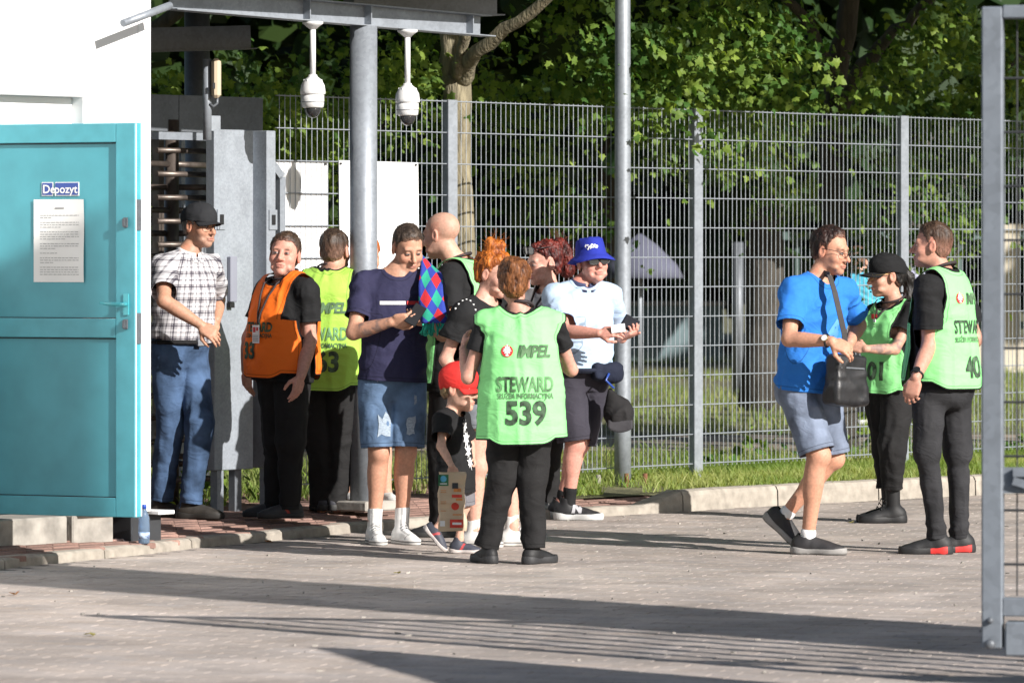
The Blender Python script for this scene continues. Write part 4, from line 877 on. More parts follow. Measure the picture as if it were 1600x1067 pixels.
# ---- cloth
def folds(V, N, amp, sc, seed=0, R=None, mask=1.0):
    q = (V @ R if R is not None else V) / np.array(sc); w = noise3(q * 0.7 + 7, seed + 5)[:, None]; q = q + 0.6 * w
    a = noise3(q, seed); r = 1 - 2.2 * np.abs(a); b = noise3(q * 2.1 + 3, seed + 1)
    return V + N * (amp * mask * (0.75 * r + 0.35 * b + 0.2))[:, None]
def cloth_mat(name, c, var=0.12, rough=0.85, vscale=5, bump=0.25, bscale=260, sheen=0.0, stretch=None, c2=None):
    m = mat(name, c, rough, var=var, vscale=vscale, bump=bump, bscale=bscale, spec=0.25, bdist=0.002, stretch=stretch, c2=c2)
    stitch(m); creases(m); return m
def stitch(m):
    """a sewn hem 2 cm inside every cut edge"""
    n, L = nodes_of(m); bs = n['Principled BSDF']; src = bs.inputs['Base Color'].links[0].from_socket; at = n.new('ShaderNodeAttribute'); at.attribute_name = 'edge'
    cm = n.new('ShaderNodeMath'); cm.operation = 'COMPARE'; cm.inputs[1].default_value = -0.021; cm.inputs[2].default_value = 0.0022; L(at.outputs['Fac'], cm.inputs[0])
    mx = n.new('ShaderNodeMix'); mx.data_type = 'RGBA'; mx.blend_type = 'MULTIPLY'; L(cm.outputs[0], mx.inputs[0]); L(src, mx.inputs[6]); mx.inputs[7].default_value = (.55, .55, .55, 1); L(mx.outputs[2], bs.inputs['Base Color'])
def creases(m, scale=9, dist=0.02, strength=0.22):
    n, L = nodes_of(m); bs = n['Principled BSDF']; tc = n.new('ShaderNodeTexCoord'); mp = n.new('ShaderNodeMapping'); mp.inputs['Rotation'].default_value = (0.3, 0.5, 0.2); mp.inputs['Scale'].default_value = (1, 1, 1.7); L(tc.outputs['Object'], mp.inputs[0])
    nz = n.new('ShaderNodeTexNoise'); nz.inputs['Scale'].default_value = scale; nz.inputs['Detail'].default_value = 2; nz.inputs['Distortion'].default_value = 1.2; L(mp.outputs[0], nz.inputs['Vector'])
    ab = n.new('ShaderNodeMath'); ab.operation = 'MULTIPLY_ADD'; ab.inputs[1].default_value = 2; ab.inputs[2].default_value = -1; L(nz.outputs[0], ab.inputs[0]); a2 = n.new('ShaderNodeMath'); a2.operation = 'ABSOLUTE'; L(ab.outputs[0], a2.inputs[0])
    bp = n.new('ShaderNodeBump'); bp.invert = True; bp.inputs['Strength'].default_value = strength; bp.inputs['Distance'].default_value = dist; L(a2.outputs[0], bp.inputs['Height'])
    if bs.inputs['Normal'].links: L(bs.inputs['Normal'].links[0].from_socket, bp.inputs['Normal'])
    L(bp.outputs[0], bs.inputs['Normal'])
def edge_mat(name, c, edge, width=0.009, **kw):
    """cloth with a binding of another colour along its cut edge (attribute 'edge' = distance to the cut)"""
    m = cloth_mat(name, c, **kw); n, L = nodes_of(m); bs = n['Principled BSDF']; src = bs.inputs['Base Color'].links[0].from_socket
    at = n.new('ShaderNodeAttribute'); at.attribute_name = 'edge'; lt = n.new('ShaderNodeMath'); lt.operation = 'GREATER_THAN'; lt.inputs[1].default_value = -width; L(at.outputs['Fac'], lt.inputs[0])
    mx = n.new('ShaderNodeMix'); mx.data_type = 'RGBA'; L(lt.outputs[0], mx.inputs[0]); L(src, mx.inputs[6]); mx.inputs[7].default_value = (*edge, 1); L(mx.outputs[2], bs.inputs['Base Color']); return m
def plaid_mat(name):
    m = bpy.data.materials.new(name); m.use_nodes = True; n, L = nodes_of(m); bs = n['Principled BSDF']; bs.inputs['Roughness'].default_value = 0.9; bs.inputs['Specular IOR Level'].default_value = 0.2
    at = n.new('ShaderNodeAttribute'); at.attribute_name = 'cloth_uv'; sx = n.new('ShaderNodeSeparateXYZ'); L(at.outputs['Vector'], sx.inputs[0])
    def band(sock, per, off, wid):
        a = n.new('ShaderNodeMath'); a.operation = 'MULTIPLY_ADD'; a.inputs[1].default_value = 1 / per; a.inputs[2].default_value = off; L(sock, a.inputs[0]); f = n.new('ShaderNodeMath'); f.operation = 'FRACT'; L(a.outputs[0], f.inputs[0])
        l = n.new('ShaderNodeMath'); l.operation = 'LESS_THAN'; l.inputs[1].default_value = wid; L(f.outputs[0], l.inputs[0]); return l.outputs[0]
    tot = None
    for sock in (sx.outputs[0], sx.outputs[1]):
        for per, off, wid, wt in ((.075, 0, .42, .26), (.075, .3, .09, .42), (.075, .62, .06, .3), (.075, .8, .1, .42), (.0425, .1, .07, .2)):
            b = band(sock, per, off, wid); a = n.new('ShaderNodeMath'); a.operation = 'MULTIPLY'; a.inputs[1].default_value = wt; L(b, a.inputs[0])
            if tot is None: tot = a.outputs[0]
            else: s = n.new('ShaderNodeMath'); s.operation = 'ADD'; L(tot, s.inputs[0]); L(a.outputs[0], s.inputs[1]); tot = s.outputs[0]
    mx = n.new('ShaderNodeMix'); mx.data_type = 'RGBA'; mx.clamp_factor = True; L(tot, mx.inputs[0]); mx.inputs[6].default_value = (.6, .59, .61, 1); mx.inputs[7].default_value = (.04, .035, .05, 1); L(mx.outputs[2], bs.inputs['Base Color'])
    return m
def denim_mat(name, c, fade=1.8):
    m = mat(name, c, 0.9, var=0.3, vscale=7, bump=0.35, bscale=420, spec=0.15, detail=6, bdist=0.002, c2=[min(1, x * fade) for x in c]); stitch(m); creases(m); return m
def hair_mat(name, c, c2, rough=0.45):
    return (name, np.array(c), np.array(c2))
HAIR = attr_mat('hair_fibre', rough=0.5, var=0.45, vscale=120, bump=0.7, bscale=150, spec=0.35, stretch=(1.6, 1.6, 0.3))
SKIN = attr_mat('skin', rough=0.55, sub=0.12, var=0.13, vscale=70, bump=0.12, bscale=320, spec=0.4)
SHOE = attr_mat('shoe_material', rough=0.6, var=0.1, vscale=30, bump=0.2, bscale=180, spec=0.4)
class Person: pass
# ------------------------------------------------------------------ one person: posed from joints
TORSO_M = [(-.2, .148, .085, .105), (0, .168, .105, .125), (.2, .160, .112, .102), (.38, .152, .11, .095), (.62, .165, .118, .108), (.82, .168, .104, .112), (.94, .125, .072, .09), (1.03, .07, .05, .062)]
TORSO_F = [(-.2, .155, .085, .11), (0, .172, .10, .13), (.2, .148, .098, .10), (.38, .128, .09, .085), (.62, .143, .108, .098), (.82, .148, .09, .098), (.94, .11, .066, .08), (1.03, .06, .046, .056)]
LACE_W = mat('white_lace', (.5, .5, .5), .8, var=.1, bump=0)
class Person:
    def __init__(s, label, Y, z, head, neck, hip, legs, arms, yaw, k=1.0, girth=1.0, fem=False, skin=(0.52, 0.30, 0.21), hips_yaw=None, belly=0.0, name='person', group=None, sw=None):
        s.Y, s.k, s.fem, s.girth, s.skin = Y, k, fem, girth, skin
        s.yc, s.yh = yaw, yaw if hips_yaw is None else hips_yaw
        Q = lambda a: P(a[0], a[1], Y + (a[2] if len(a) > 2 else 0))
        s.N = Q(neck); s.Hc = Q(hip); s.fc, s.fh = fdir(s.yc), fdir(s.yh); s.rc, s.rh = rdir(s.yc), rdir(s.yh); s.belly = belly
        sw = (0.185 if not fem else 0.165) * k * (0.5 + 0.5 * girth) if sw is None else sw
        s.sh = {1: s.N + s.rc * sw - UP * 0.058 * k, -1: s.N - s.rc * sw - UP * 0.058 * k}; s.el, s.wr, s.hd = {}, {}, {}
        for side, a in arms.items():       # a: (elbow px, py, sign), (wrist px, py, sign), hand dict
            s.el[side] = reach(s.sh[side], a[0][0], a[0][1], a[0][3] * k if len(a[0]) > 3 else 0.285 * k, a[0][2], Y); s.wr[side] = reach(s.el[side], a[1][0], a[1][1], 0.25 * k, a[1][2], Y); s.hd[side] = a[2] if len(a) > 2 else {}
        s.hp, s.kn, s.an, s.ft = {}, {}, {}, {}
        for side, a in legs.items():       # a: knee, ankle, foot yaw, foot pitch
            s.hp[side] = s.Hc + s.rh * 0.088 * k * side - UP * 0.03; s.kn[side] = Q(a[0]); s.an[side] = Q(a[1]); s.ft[side] = a[2:]
        s.hs = .96 * (head[5] if len(head) > 5 else 1.0); s.hc = Q(head[:2] if len(head) < 7 else (head[0], head[1], head[6])); s.HR = frame_of(head[2], head[3], head[4] if len(head) > 4 else 0); s.hyaw = head[2]
        ax = [v for v in s.an.values()]; c = np.mean(ax, 0); s.base = np.array([c[0], c[1], z]); s.z = z
        s.root = empty(name, tuple(s.base), 0, label, 'person', group)
        s.tor = TORSO_F if fem else TORSO_M; s.label = label; s.shrink = 0.0
    def L(s, x, y, z): return s.hc + s.HR @ (np.array([x, y, z]) * s.hs)
    def loc(s, V):       # torso coordinates: lateral (own right +), t (0 hip, 1 neck), depth (front +)
        ax = s.N - s.Hc; t = (V - s.Hc) @ ax / (ax @ ax); tc = np.clip(t, 0, 1)[:, None]; c = s.Hc + ax * t[:, None]; r = s.rh * (1 - tc) + s.rc * tc; f = s.fh * (1 - tc) + s.fc * tc; q = V - c
        return (q * r).sum(1) / np.linalg.norm(r, axis=1), t, (q * f).sum(1) / np.linalg.norm(f, axis=1)
    def torso(s, o=0.0, lo=-.2, hi=1.03, straight=0.0, flare=0.0, g=None, kk=.03):
        ax = s.N - s.Hc; st = []; g = s.girth if g is None else g; T = np.array(s.tor); wm = T[1:5, 1].max(); fm = T[1:5, 2].max() + s.belly * .8; bm = T[1:5, 3].max()
        for t in sorted(set([lo, hi] + [x for x in T[:, 0] if lo < x < hi])):
            w, df, db = (np.interp(t, T[:, 0], T[:, i]) for i in (1, 2, 3)); b = s.belly * math.exp(-((t - .22) / .25) ** 2); df += b; w += b * .3
            if t < .7: q = straight; w = w * (1 - q) + wm * q; df = df * (1 - q) + fm * q; db = db * (1 - q) + bm * q
            if t < -.2: pass
            w, df, db = [v * g * s.k + o + flare * max(0, .6 - t) for v in (w, df, db)]; f = s.fh * (1 - min(max(t, 0), 1)) + s.fc * min(max(t, 0), 1); st.append((s.Hc + ax * t, w, df, db, f))
        return loft(st, kk)
    def body_prims(s):
        k = s.k; g = 0.5 + 0.5 * s.girth; a = k * g * (0.86 if s.fem else 1.0); p = [s.torso(-.012)]; sk = s.shrink
        for d in (1, -1): p.append(cone(s.N - UP * .03 * k, s.sh[d], [.05 * a, .054 * a], .04)); p.append(cone(s.N + UP * .03 * k, s.sh[d] + UP * .0, [.045 * a, .03 * a], .03))
        neckb = s.L(0, -.022, -.075); p.append(cone(neckb, s.N - UP * .01, [.052 * a * s.hs, .058 * a], .03))
        if s.fem:
            for d in (1, -1): p.append(ell(s.Hc + (s.N - s.Hc) * .66 + s.rc * .07 * k * d + s.fc * .085 * k, (.062 * k * g, .055 * k * g, .06 * k * g), np.c_[s.rc, s.fc, UP], .03))
        p += head_prims(s.hc, s.HR, s.hs, s.fem)
        for d in s.el:
            p += [cone(s.sh[d], s.el[d], [.05 * a, .048 * a, .043 * a, .039 * a], .03), cone(s.el[d], s.wr[d], [.04 * a, .043 * a, .036 * a, .027 * a], .02)]
        for d in s.kn:
            p += [cone(s.hp[d], s.kn[d], [.078 * k * g, .074 * k * g, .066 * k * g - sk, .055 * k * g - sk], .03), cone(s.kn[d], s.an[d], [.053 * k * g - sk, .05 * k * g - sk, .042 * k * g - sk, .034 * k * g - sk * .6], .03)]
            f = fdir(s.ft[d][0]); p.append(cone(s.kn[d] * .85 + s.an[d] * .15 - f * .015, s.kn[d] * .55 + s.an[d] * .45 - f * .012, [.045 * k * g - sk, .05 * k * g - sk, .042 * k * g - sk], .03))
            p.append(ell(s.kn[d] + f * .03 * k, (.04 * k - sk, .035 * k - sk, .05 * k), None, .03)); p.append(cone(s.an[d], s.an[d] - UP * .03, .036 * k, .02))
        s.hands = []
        for d in s.wr:
            h = s.hd[d]; fw = s.wr[d] - s.el[d]; fw /= np.linalg.norm(fw); v = np.array(h.get('dir', fw), float); n = np.array(h.get('n', s.fc * 0.3 + s.rc * d), float)
            hp = hand_prims(s.wr[d], v, n, h.get('s', 1.0) * k * (0.9 if s.fem else 1.0), h.get('curl', .45), h.get('thumb', 1), h.get('side', 1)); p += hp; s.hands.append(bounds(hp, .012))
        return p
    def build_body(s, hair=(0.05, 0.03, 0.02), stubble=0.0, lips=(0.42, 0.16, 0.13), bald=False, tattoo=None, h=.011, buzz=False):
        p = s.body_prims(); parts = []
        R = s.HR; hb = [s.hc - np.array([.135] * 2 + [.15]) * s.hs, s.hc + np.array([.135] * 2 + [.135]) * s.hs]
        boxes = [(hb, .0036)] + [(b, .0042) for b in s.hands]
        lo, hi = bounds([q for q in p if q[4] == 'u'], .03); d, lo = field(p, lo, hi, h); V, T = nets(d, lo, h)
        kill = np.zeros(len(T), bool)
        for (a, b), _ in boxes:
            ins = ((V > a + h) & (V < b - h)).all(1); kill |= ins[T].all(1)
        V, T, _ = compact(V, T[~kill]); parts.append((V, T))
        for (a, b), hh in boxes: d, l2 = field(p, a, b, hh); parts.append(nets(d, l2, hh))
        n = 0; VV, TT = [], []
        for V, T in parts: VV.append(V); TT.append(T + n); n += len(V)
        V, T = np.concatenate(VV), np.concatenate(TT); q = (V - s.hc) @ R / s.hs; x, y, z = np.abs(q[:, 0]), q[:, 1], q[:, 2]
        col = np.tile(np.array(s.skin), (len(V), 1)); near = (np.linalg.norm(q, axis=1) < .16)
        def mixc(m, c): col[:] = col * (1 - m[:, None]) + np.array(c) * m[:, None]
        ss = lambda v, a, b: np.clip((v - a) / (b - a), 0, 1)
        fl = near * np.exp(-(((x - .045) / .025) ** 2 + ((z + .035) / .025) ** 2)) * (y > .03); mixc(.22 * fl, np.array(s.skin) * [1.1, .72, .7])
        mixc(.25 * near * np.exp(-((x / .016) ** 2 + ((z + .033) / .014) ** 2)) * (y > .09), np.array(s.skin) * [1.08, .72, .7]); mixc(.3 * near * (x > .07) * (y < .03) * (y > -.035), np.array(s.skin) * [1.08, .65, .6])
        if stubble: mixc(stubble * near * (y > -.0) * ss(-z, .035, .06) * ss(y, .0, .03), np.array(hair) * .6 + .05)
        mixc(.75 * near * (y > .075) * np.exp(-((x / .021) ** 4 + ((z + .0695) / .0095) ** 4)), lips)
        mixc(.85 * near * (y > .05) * np.exp(-(((x - .032) / .018) ** 4 + ((z - .0205 - .05 * (x - .03)) / .0048) ** 2)), np.array(hair) * .8 + .01)
        ey = near * (y > .075)
        mixc(ey * np.exp(-(((x - .031) / .0155) ** 4 + ((z - .0) / .0068) ** 4)), (.045, .03, .025)); mixc(ey * np.exp(-(((x - .031) / .0125) ** 4 + ((z + .0008) / .0034) ** 4)), (.42, .39, .36)); mixc(ey * np.exp(-(((x - .031) / .0062) ** 4 + ((z + .0003) / .0062) ** 4)), (.035, .03, .03))
        if buzz: mixc((.8 if buzz is True else buzz) * near * ss(-s.hairline(q, 'short'), 0, .02), np.array(hair) * .7 + np.array(s.skin) * .12)
        if tattoo is not None:
            m = np.zeros(len(V))
            for d_, lo_, hi_ in tattoo:
                ax = s.wr[d_] - s.el[d_]; t = (V - s.el[d_]) @ ax / (ax @ ax); dd = np.linalg.norm(V - s.el[d_] - ax * np.clip(t, 0, 1)[:, None], axis=1); m = np.maximum(m, (t > lo_) * (t < hi_) * (dd < .07))
            mixc(.62 * m * ss(noise3(V * 45, 3), -.15, .15), (.1, .1, .11))
        me = tri_mesh('body', V - s.base, T, SKIN, True, {'Col': np.c_[col, np.ones(len(V))]}); s.body = link('body', me, s.root); return s.body
    # ---- clothes
    def finish(s, name, V, T, material, g=None, fold=None, at=None, thick=.0025, parent=None, label=None):
        at = dict(at or {})
        if fold:
            N = vnormals(V, T)
            for f in (fold if isinstance(fold, list) else [fold]):
                f = dict(f); R = f.pop('R', None); mask = f.pop('mask', 1.0); V = folds(V, N, f['amp'], f['sc'], f.get('seed', 0), R, mask)
        if g is not None:
            gg = g(V) if callable(g) else g; at['edge'] = gg; V, T, at = clip(V, T, gg, at)
        me = tri_mesh(name, V - s.base, T, material, True, at); o = link(name, me, parent or s.root)
        if thick: md = o.modifiers.new('cloth', 'SOLIDIFY'); md.thickness = thick; md.offset = -1
        if label: o['label'] = label
        s.last = (V, T); return o
    def TR(s): r = s.rc; f = np.cross(UP, r); return np.c_[r, f, UP]
    def sleeve_prims(s, o, frac, loose=1.0):
        k = s.k * (0.5 + 0.5 * s.girth) * (0.86 if s.fem else 1.0); p = []
        for d in s.el:
            e = s.sh[d] + (s.el[d] - s.sh[d]) * (frac + .12); p.append(cone(s.sh[d] + UP * .004, e, [.05 * k + o, .05 * k + o, .047 * k + o * 1.15 * loose, .046 * k + o * 1.35 * loose], .035))
        for d in (1, -1): p += [cone(s.N - UP * .03, s.sh[d], [.052 * k + o, .048 * k + o], .04), cone(s.N + UP * .012, s.sh[d] + UP * .012, [.04 * k + o * .7, .026 * k + o * .8], .03)]
        return p
    def sleeve_cut(s, frac, tor):
        def g(V):
            out = np.full(len(V), -1.0); tp_ = evalp([tor], V)
            for d in s.el:
                ax = s.el[d] - s.sh[d]; L = np.linalg.norm(ax); t = (V - s.sh[d]) @ ax / L - frac * L; rad = np.linalg.norm((V - s.sh[d]) - ((V - s.sh[d]) @ ax / L)[:, None] * ax / L, axis=1)
                out = np.maximum(out, np.minimum(np.minimum(t, tp_ - .024), .13 - rad))
            return out
        return g
    def neck_cut(s, rad=.078, dz=.03, front=.02):
        c = s.N + UP * dz + s.fc * front; R = np.c_[s.rc, s.fc, UP]
        def g(V): q = (V - c) @ R; return -(np.sqrt((q[:, 0] / rad) ** 2 + (q[:, 1] / (rad * 1.1)) ** 2 + (q[:, 2] / (rad * .95)) ** 2) - 1) * rad
        return g
    def shirt(s, material, o=.014, sleeve=.6, hem=-.26, h=.0095, neck=.078, fold=.008, straight=.55, flare=.012, seed=1, name='shirt', neck_front=.02, loose=1.0, uv=False, hem_wave=.0, sc=None, bust=True):
        p = [s.torso(o, hem - .08, 1.0, straight, flare, kk=.03)] + s.sleeve_prims(o, sleeve, loose)
        if s.fem and bust:
            g_ = 0.5 + 0.5 * s.girth
            for d in (1, -1): p.append(ell(s.Hc + (s.N - s.Hc) * .66 + s.rc * .07 * s.k * d + s.fc * .085 * s.k, (.062 * s.k * g_ + o, .055 * s.k * g_ + o, .06 * s.k * g_ + o), np.c_[s.rc, s.fc, UP], .05))
        V, T = surf(p, h); sc_, nc = s.sleeve_cut(sleeve, p[0]), s.neck_cut(neck, front=neck_front)
        def g(V):
            u, t, v = s.loc(V); L = np.linalg.norm(s.N - s.Hc); arm = np.full(len(V), 1.0)
            return np.maximum(np.maximum(sc_(V), nc(V)), np.where(t < .3, (hem - t) * L + hem_wave * np.sin(u * 22), -1))
        at = {}
        if uv: u, t, v = s.loc(V); at['cloth_uv'] = np.c_[np.arctan2(u, v + .0) * .165, V[:, 2], np.zeros(len(V))]
        a = R_(25); tr = s.TR(); diag = tr @ np.array([[math.cos(a), 0, math.sin(a)], [0, 1, 0], [-math.sin(a), 0, math.cos(a)]])
        f = [dict(amp=fold * 1.25, sc=sc or (.22, .2, .075), seed=seed, R=diag), dict(amp=fold * .5, sc=(.05, .05, .16), seed=seed + 7, R=tr)]
        s.shirt_prims = p
        return s.finish(name, V, T, material, g, f, at)
    def vest(s, material, o=.032, hem=-.42, h=.0095, fold=.008, seed=3, flare=.02, gap=1.0, strap=.165, neck=.1, straight=.8, side_bias=0.0):
        p = [s.torso(o, hem - .1, 1.0, straight, flare)]
        k = s.k * (0.5 + 0.5 * s.girth) * (0.86 if s.fem else 1.0)
        for d in (1, -1): p += [cone(s.N - UP * .03, s.sh[d] * .9 + s.N * .1, [.05 * k + o, .056 * k + o * .8], .05), cone(s.N + UP * .012, s.sh[d] + UP * .012, [.04 * k + o * .8, .034 * k + o * .7], .03)]
        if s.fem:
            for d in (1, -1): p.append(ell(s.Hc + (s.N - s.Hc) * .64 + s.rc * .07 * s.k * d + s.fc * .085 * s.k, (.07 * s.k + o * .6, .06 * s.k + o * .6, .07 * s.k + o * .6), np.c_[s.rc, s.fc, UP], .07))
        V, T = surf(p, h); nc = s.neck_cut(neck, .035, .025); L = np.linalg.norm(s.N - s.Hc)
        def g(V):
            u, t, v = s.loc(V); u = np.abs(u) / s.k; gp = np.interp(t, [hem, .0, .3, .45, .75, .9, .97], np.array([.06, .05, .045, .07, .09, .07, -.03]) * gap)
            cut = np.minimum(u - .095, gp - np.abs(v + side_bias)); cut = np.maximum(cut, np.where(t > .55, u - strap, -1)); edge = np.clip((u - .1) / .08, 0, 1) ** 2
            return np.maximum(np.maximum(cut, nc(V)), np.where(t < .3, (hem + .07 * edge - t) * L, -1))
        tr = s.TR(); return s.finish('vest', V, T, material, g, [dict(amp=fold, sc=(.075, .08, .4), seed=seed, R=tr), dict(amp=fold * .5, sc=(.16, .16, .06), seed=seed + 3, R=tr)])
    def trousers(s, material, o=.012, length=1.0, h=.0095, fold=.009, seed=5, taper=1.0, thigh=1.0, name='trousers', waist=.06, short=None, bunch=1.0):
        g_ = s.k * (0.5 + 0.5 * s.girth); p = [s.torso(o * .6, -.18, waist + .08)]
        for d in s.kn:
            if short is None:
                p.append(cone(s.hp[d], s.kn[d], np.array([.086, .085, .076, .066]) * g_ * thigh + o, .035 if d == 1 else .016)); e = s.an[d] + (s.an[d] - s.kn[d]) / np.linalg.norm(s.an[d] - s.kn[d]) * .05
                p.append(cone(s.kn[d], e, np.array([.062, .062, .056, .05, .05]) * g_ * taper + o, .04))
            else:
                p.append(cone(s.hp[d], s.kn[d] + (s.kn[d] - s.hp[d]) * .1, np.array([.086, .086, .084, .083]) * g_ * thigh + o, .035 if d == 1 else .014))
        p.append(ell(s.Hc - UP * .05 * s.k - s.fh * .07 * s.k, (.15 * g_, .07 * g_ + o, .11 * s.k), np.c_[s.rh, s.fh, UP], .04))
        V, T = surf(p, h); L = np.linalg.norm(s.N - s.Hc); mask = np.ones(len(V)) * .45; knee = np.zeros(len(V))
        for d in s.kn:
            dk = np.linalg.norm(V - s.kn[d], axis=1); da = np.linalg.norm(V - s.an[d], axis=1); dh = np.linalg.norm(V - s.hp[d], axis=1)
            if short is None: mask += .7 * np.exp(-(dk / .13) ** 2) + 1.1 * bunch * np.exp(-(da / .15) ** 2)
            mask += .3 * np.exp(-(dh / .12) ** 2)
        def g(V):
            u, t, v = s.loc(V); out = (t - waist) * L
            dist = {d: np.linalg.norm(V - s.kn[d], axis=1) for d in s.kn}
            for d in s.kn:
                if short is None:
                    ax = s.an[d] - s.kn[d]; LL = np.linalg.norm(ax); q = (V - s.kn[d]) @ ax / LL - LL * length
                else:
                    ax = s.kn[d] - s.hp[d]; LL = np.linalg.norm(ax); q = (V - s.hp[d]) @ ax / LL - LL * short
                other = dist[-d] if -d in dist else 1e9; near = dist[d] <= other; out = np.maximum(out, np.where(near, q, -1))
            return out
        a = R_(-18); tr = s.TR(); dg = tr @ np.array([[math.cos(a), 0, math.sin(a)], [0, 1, 0], [-math.sin(a), 0, math.cos(a)]])
        return s.finish(name, V, T, material, g, [dict(amp=fold * .75, sc=(.12, .12, .075), seed=seed, R=dg, mask=mask * .8), dict(amp=fold * .6, sc=(.06, .06, .24), seed=seed + 1, R=tr)])
    def shoes(s, upper, sole, style='sneaker', sock=None, accent=None, sole_h=.028, length=1.0):
        for d in s.an:
            yaw, pitch = (list(s.ft[d]) + [0, 0])[:2]; f0 = fdir(yaw); r0 = np.cross(f0, UP); c, sn = math.cos(R_(pitch)), math.sin(R_(pitch)); f = f0 * c - UP * sn; u = f0 * sn + UP * c; R = np.c_[r0, f, u]; k = s.k * length
            O = s.an[d] - u * .085 * s.k     # sole point below the ankle
            if pitch == 0: O[2] = s.z
            X = lambda x, y, z: O + R @ (np.array([x, y, z]) * k)
            top = {'sneaker': .09, 'high': .14, 'boot': .235, 'low': .085, 'chunky': .1}[style]
            p = [ell(X(0, -.035, .045), (.036 * k, .045 * k, .05 * k), R, .02), cone(X(0, -.03, .045), X(0, .09, .032), [.036 * k, .04 * k, .034 * k], .03), ell(X(.002, .122, .026), (.04 * k, .062 * k, .028 * k), R, .03), cone(X(0, .0, .062), X(0, .07, .045), [.033 * k, .024 * k], .02)]
            colz = s.an[d] - O
            if top > .1: p.append(cone(X(0, -.008, .05), O + (s.an[d] + (s.kn[d] - s.an[d]) / np.linalg.norm(s.kn[d] - s.an[d]) * (top - .085 + .03) * k - O), [.038 * k, .04 * k, .042 * k], .02))
            else: p.append(cone(X(0, -.012, .05), X(0, -.01, top + .03), [.037 * k, .037 * k], .02))
            V, T = surf(p, .0058); q = (V - O) @ R / k; ax = (s.kn[d] - s.an[d]) / np.linalg.norm(s.kn[d] - s.an[d]); tilt = q[:, 1] * (.35 if top < .12 else .0)
            g = np.maximum(.012 - q[:, 2], (V - s.an[d]) @ ax / k - (top - .085) - tilt * 0 - np.abs(q[:, 1] + .01) * .25)
            col = np.tile(np.array(upper), (len(V), 1))
            lace = (np.abs(q[:, 0]) < .02) & (q[:, 1] > -.0) & (q[:, 1] < .09) & (q[:, 2] > .04); lc = np.array(accent if accent is not None and style == 'high' else np.array(upper) * .6 + .02)
            col[lace & (np.sin(q[:, 1] * 420) > -.1)] = np.clip(lc, 0, .9)
            if style == 'high': col[(np.abs(q[:, 1] - .118) < .004) & (q[:, 2] < .07)] = (.32, .32, .32); col[(np.abs(np.abs(q[:, 0]) - .022) < .004) & (q[:, 1] > .0) & (q[:, 2] > .05)] = (.38, .38, .38)
            if accent is not None and style != 'high': col[(np.abs(q[:, 0]) > .024) & (np.abs(q[:, 1] - .03 - .6 * (q[:, 2] - .05)) < .009) & (q[:, 2] < .08)] = np.array(accent)
            V2, T2, at = clip(V, T, g, {'Col': np.c_[col, np.ones(len(V))]}); me = tri_mesh('shoe', V2 - s.base, T2, SHOE, True, at); o = link('shoe', me, s.root)
            md = o.modifiers.new('t', 'SOLIDIFY'); md.thickness = .004
            # sole
            st = [ell(X(0, -.036, .02), (.04 * k, .05 * k, .06 * k), R, .03), cone(X(0, -.03, .02), X(0, .1, .02), [.038 * k, .041 * k, .043 * k], .03), ell(X(.002, .118, .02), (.047 * k, .075 * k, .06 * k), R, .03)]
            V, T = surf(st, .007); q = (V - O) @ R / k; V = V.copy(); zc = np.clip(q[:, 2], 0, sole_h + .01 * np.clip(-q[:, 1] / .06, 0, 1) * (style != 'high') + .006 * np.clip((q[:, 1] - .13) / .05, 0, 1)); V += np.outer((zc - q[:, 2]) * k, u)
            sc = np.array(sole); col = np.tile(sc, (len(V), 1)); col[zc < .006] = sc * .45
            if style == 'high': col[np.abs(zc - .02) < .003] = (.03, .03, .035)
            if s.__dict__.get('sole_block') is not None: col[(q[:, 1] < .03) & (q[:, 1] > -.055) & (zc > .003)] = s.sole_block
            link('sole', tri_mesh('sole', V - s.base, T, SHOE, True, {'Col': np.c_[col, np.ones(len(V))]}), o)
            if style in ('sneaker', 'boot', 'high'):
                m = MB()
                for i in range(5 if style == 'sneaker' else 8 if style == 'high' else 7):
                    y = .02 + i * .014 if style == 'sneaker' else .08 - i * .009 if style == 'high' else .075 - i * .012; z = .083 - i * .007 if style == 'sneaker' else .056 + i * .0125 if style == 'high' else .062 + i * .022
                    m.tube([X(-.022, y, z - .012) - s.base, X(0, y + .004, z + .003) - s.base, X(.022, y, z - .012) - s.base], .0032 * k, 5)
                m.build('laces', LACE_W if (accent is not None and style == 'high') else M['black'], o)
            if sock is not None:
                V, T = surf([cone(s.an[d] - u * .03, s.an[d] + ax * sock[1], [.041 * s.k, .04 * s.k, .043 * s.k])], .008); me = tri_mesh('sock', V - s.base, T, sock[0], True); link('sock', me, s.root)
    # ---- hair
    def hairline(s, q, style):
        x, y, z = np.abs(q[:, 0]), q[:, 1], q[:, 2]
        if style == 'short': yy, zz = [-.12, -.085, -.05, -.028, -.018, .005, .016, .024, .045, .065, .085, .12], [-.07, -.075, -.06, -.03, .022, .024, -.012, .012, .045, .066, .074, .074]
        elif style == 'receding': yy, zz = [-.12, -.085, -.05, -.028, -.018, .005, .016, .024, .04, .055, .075, .12], [-.07, -.07, -.055, -.025, .022, .024, -.005, .03, .062, .09, .088, .082]
        else: yy, zz = [-.12, -.085, -.06, -.035, -.02, .0, .02, .035, .055, .07, .09, .12], [-.085, -.09, -.08, -.045, .018, .022, .012, .03, .055, .068, .074, .074]
        return (np.interp(y, yy, zz) - z) * .8
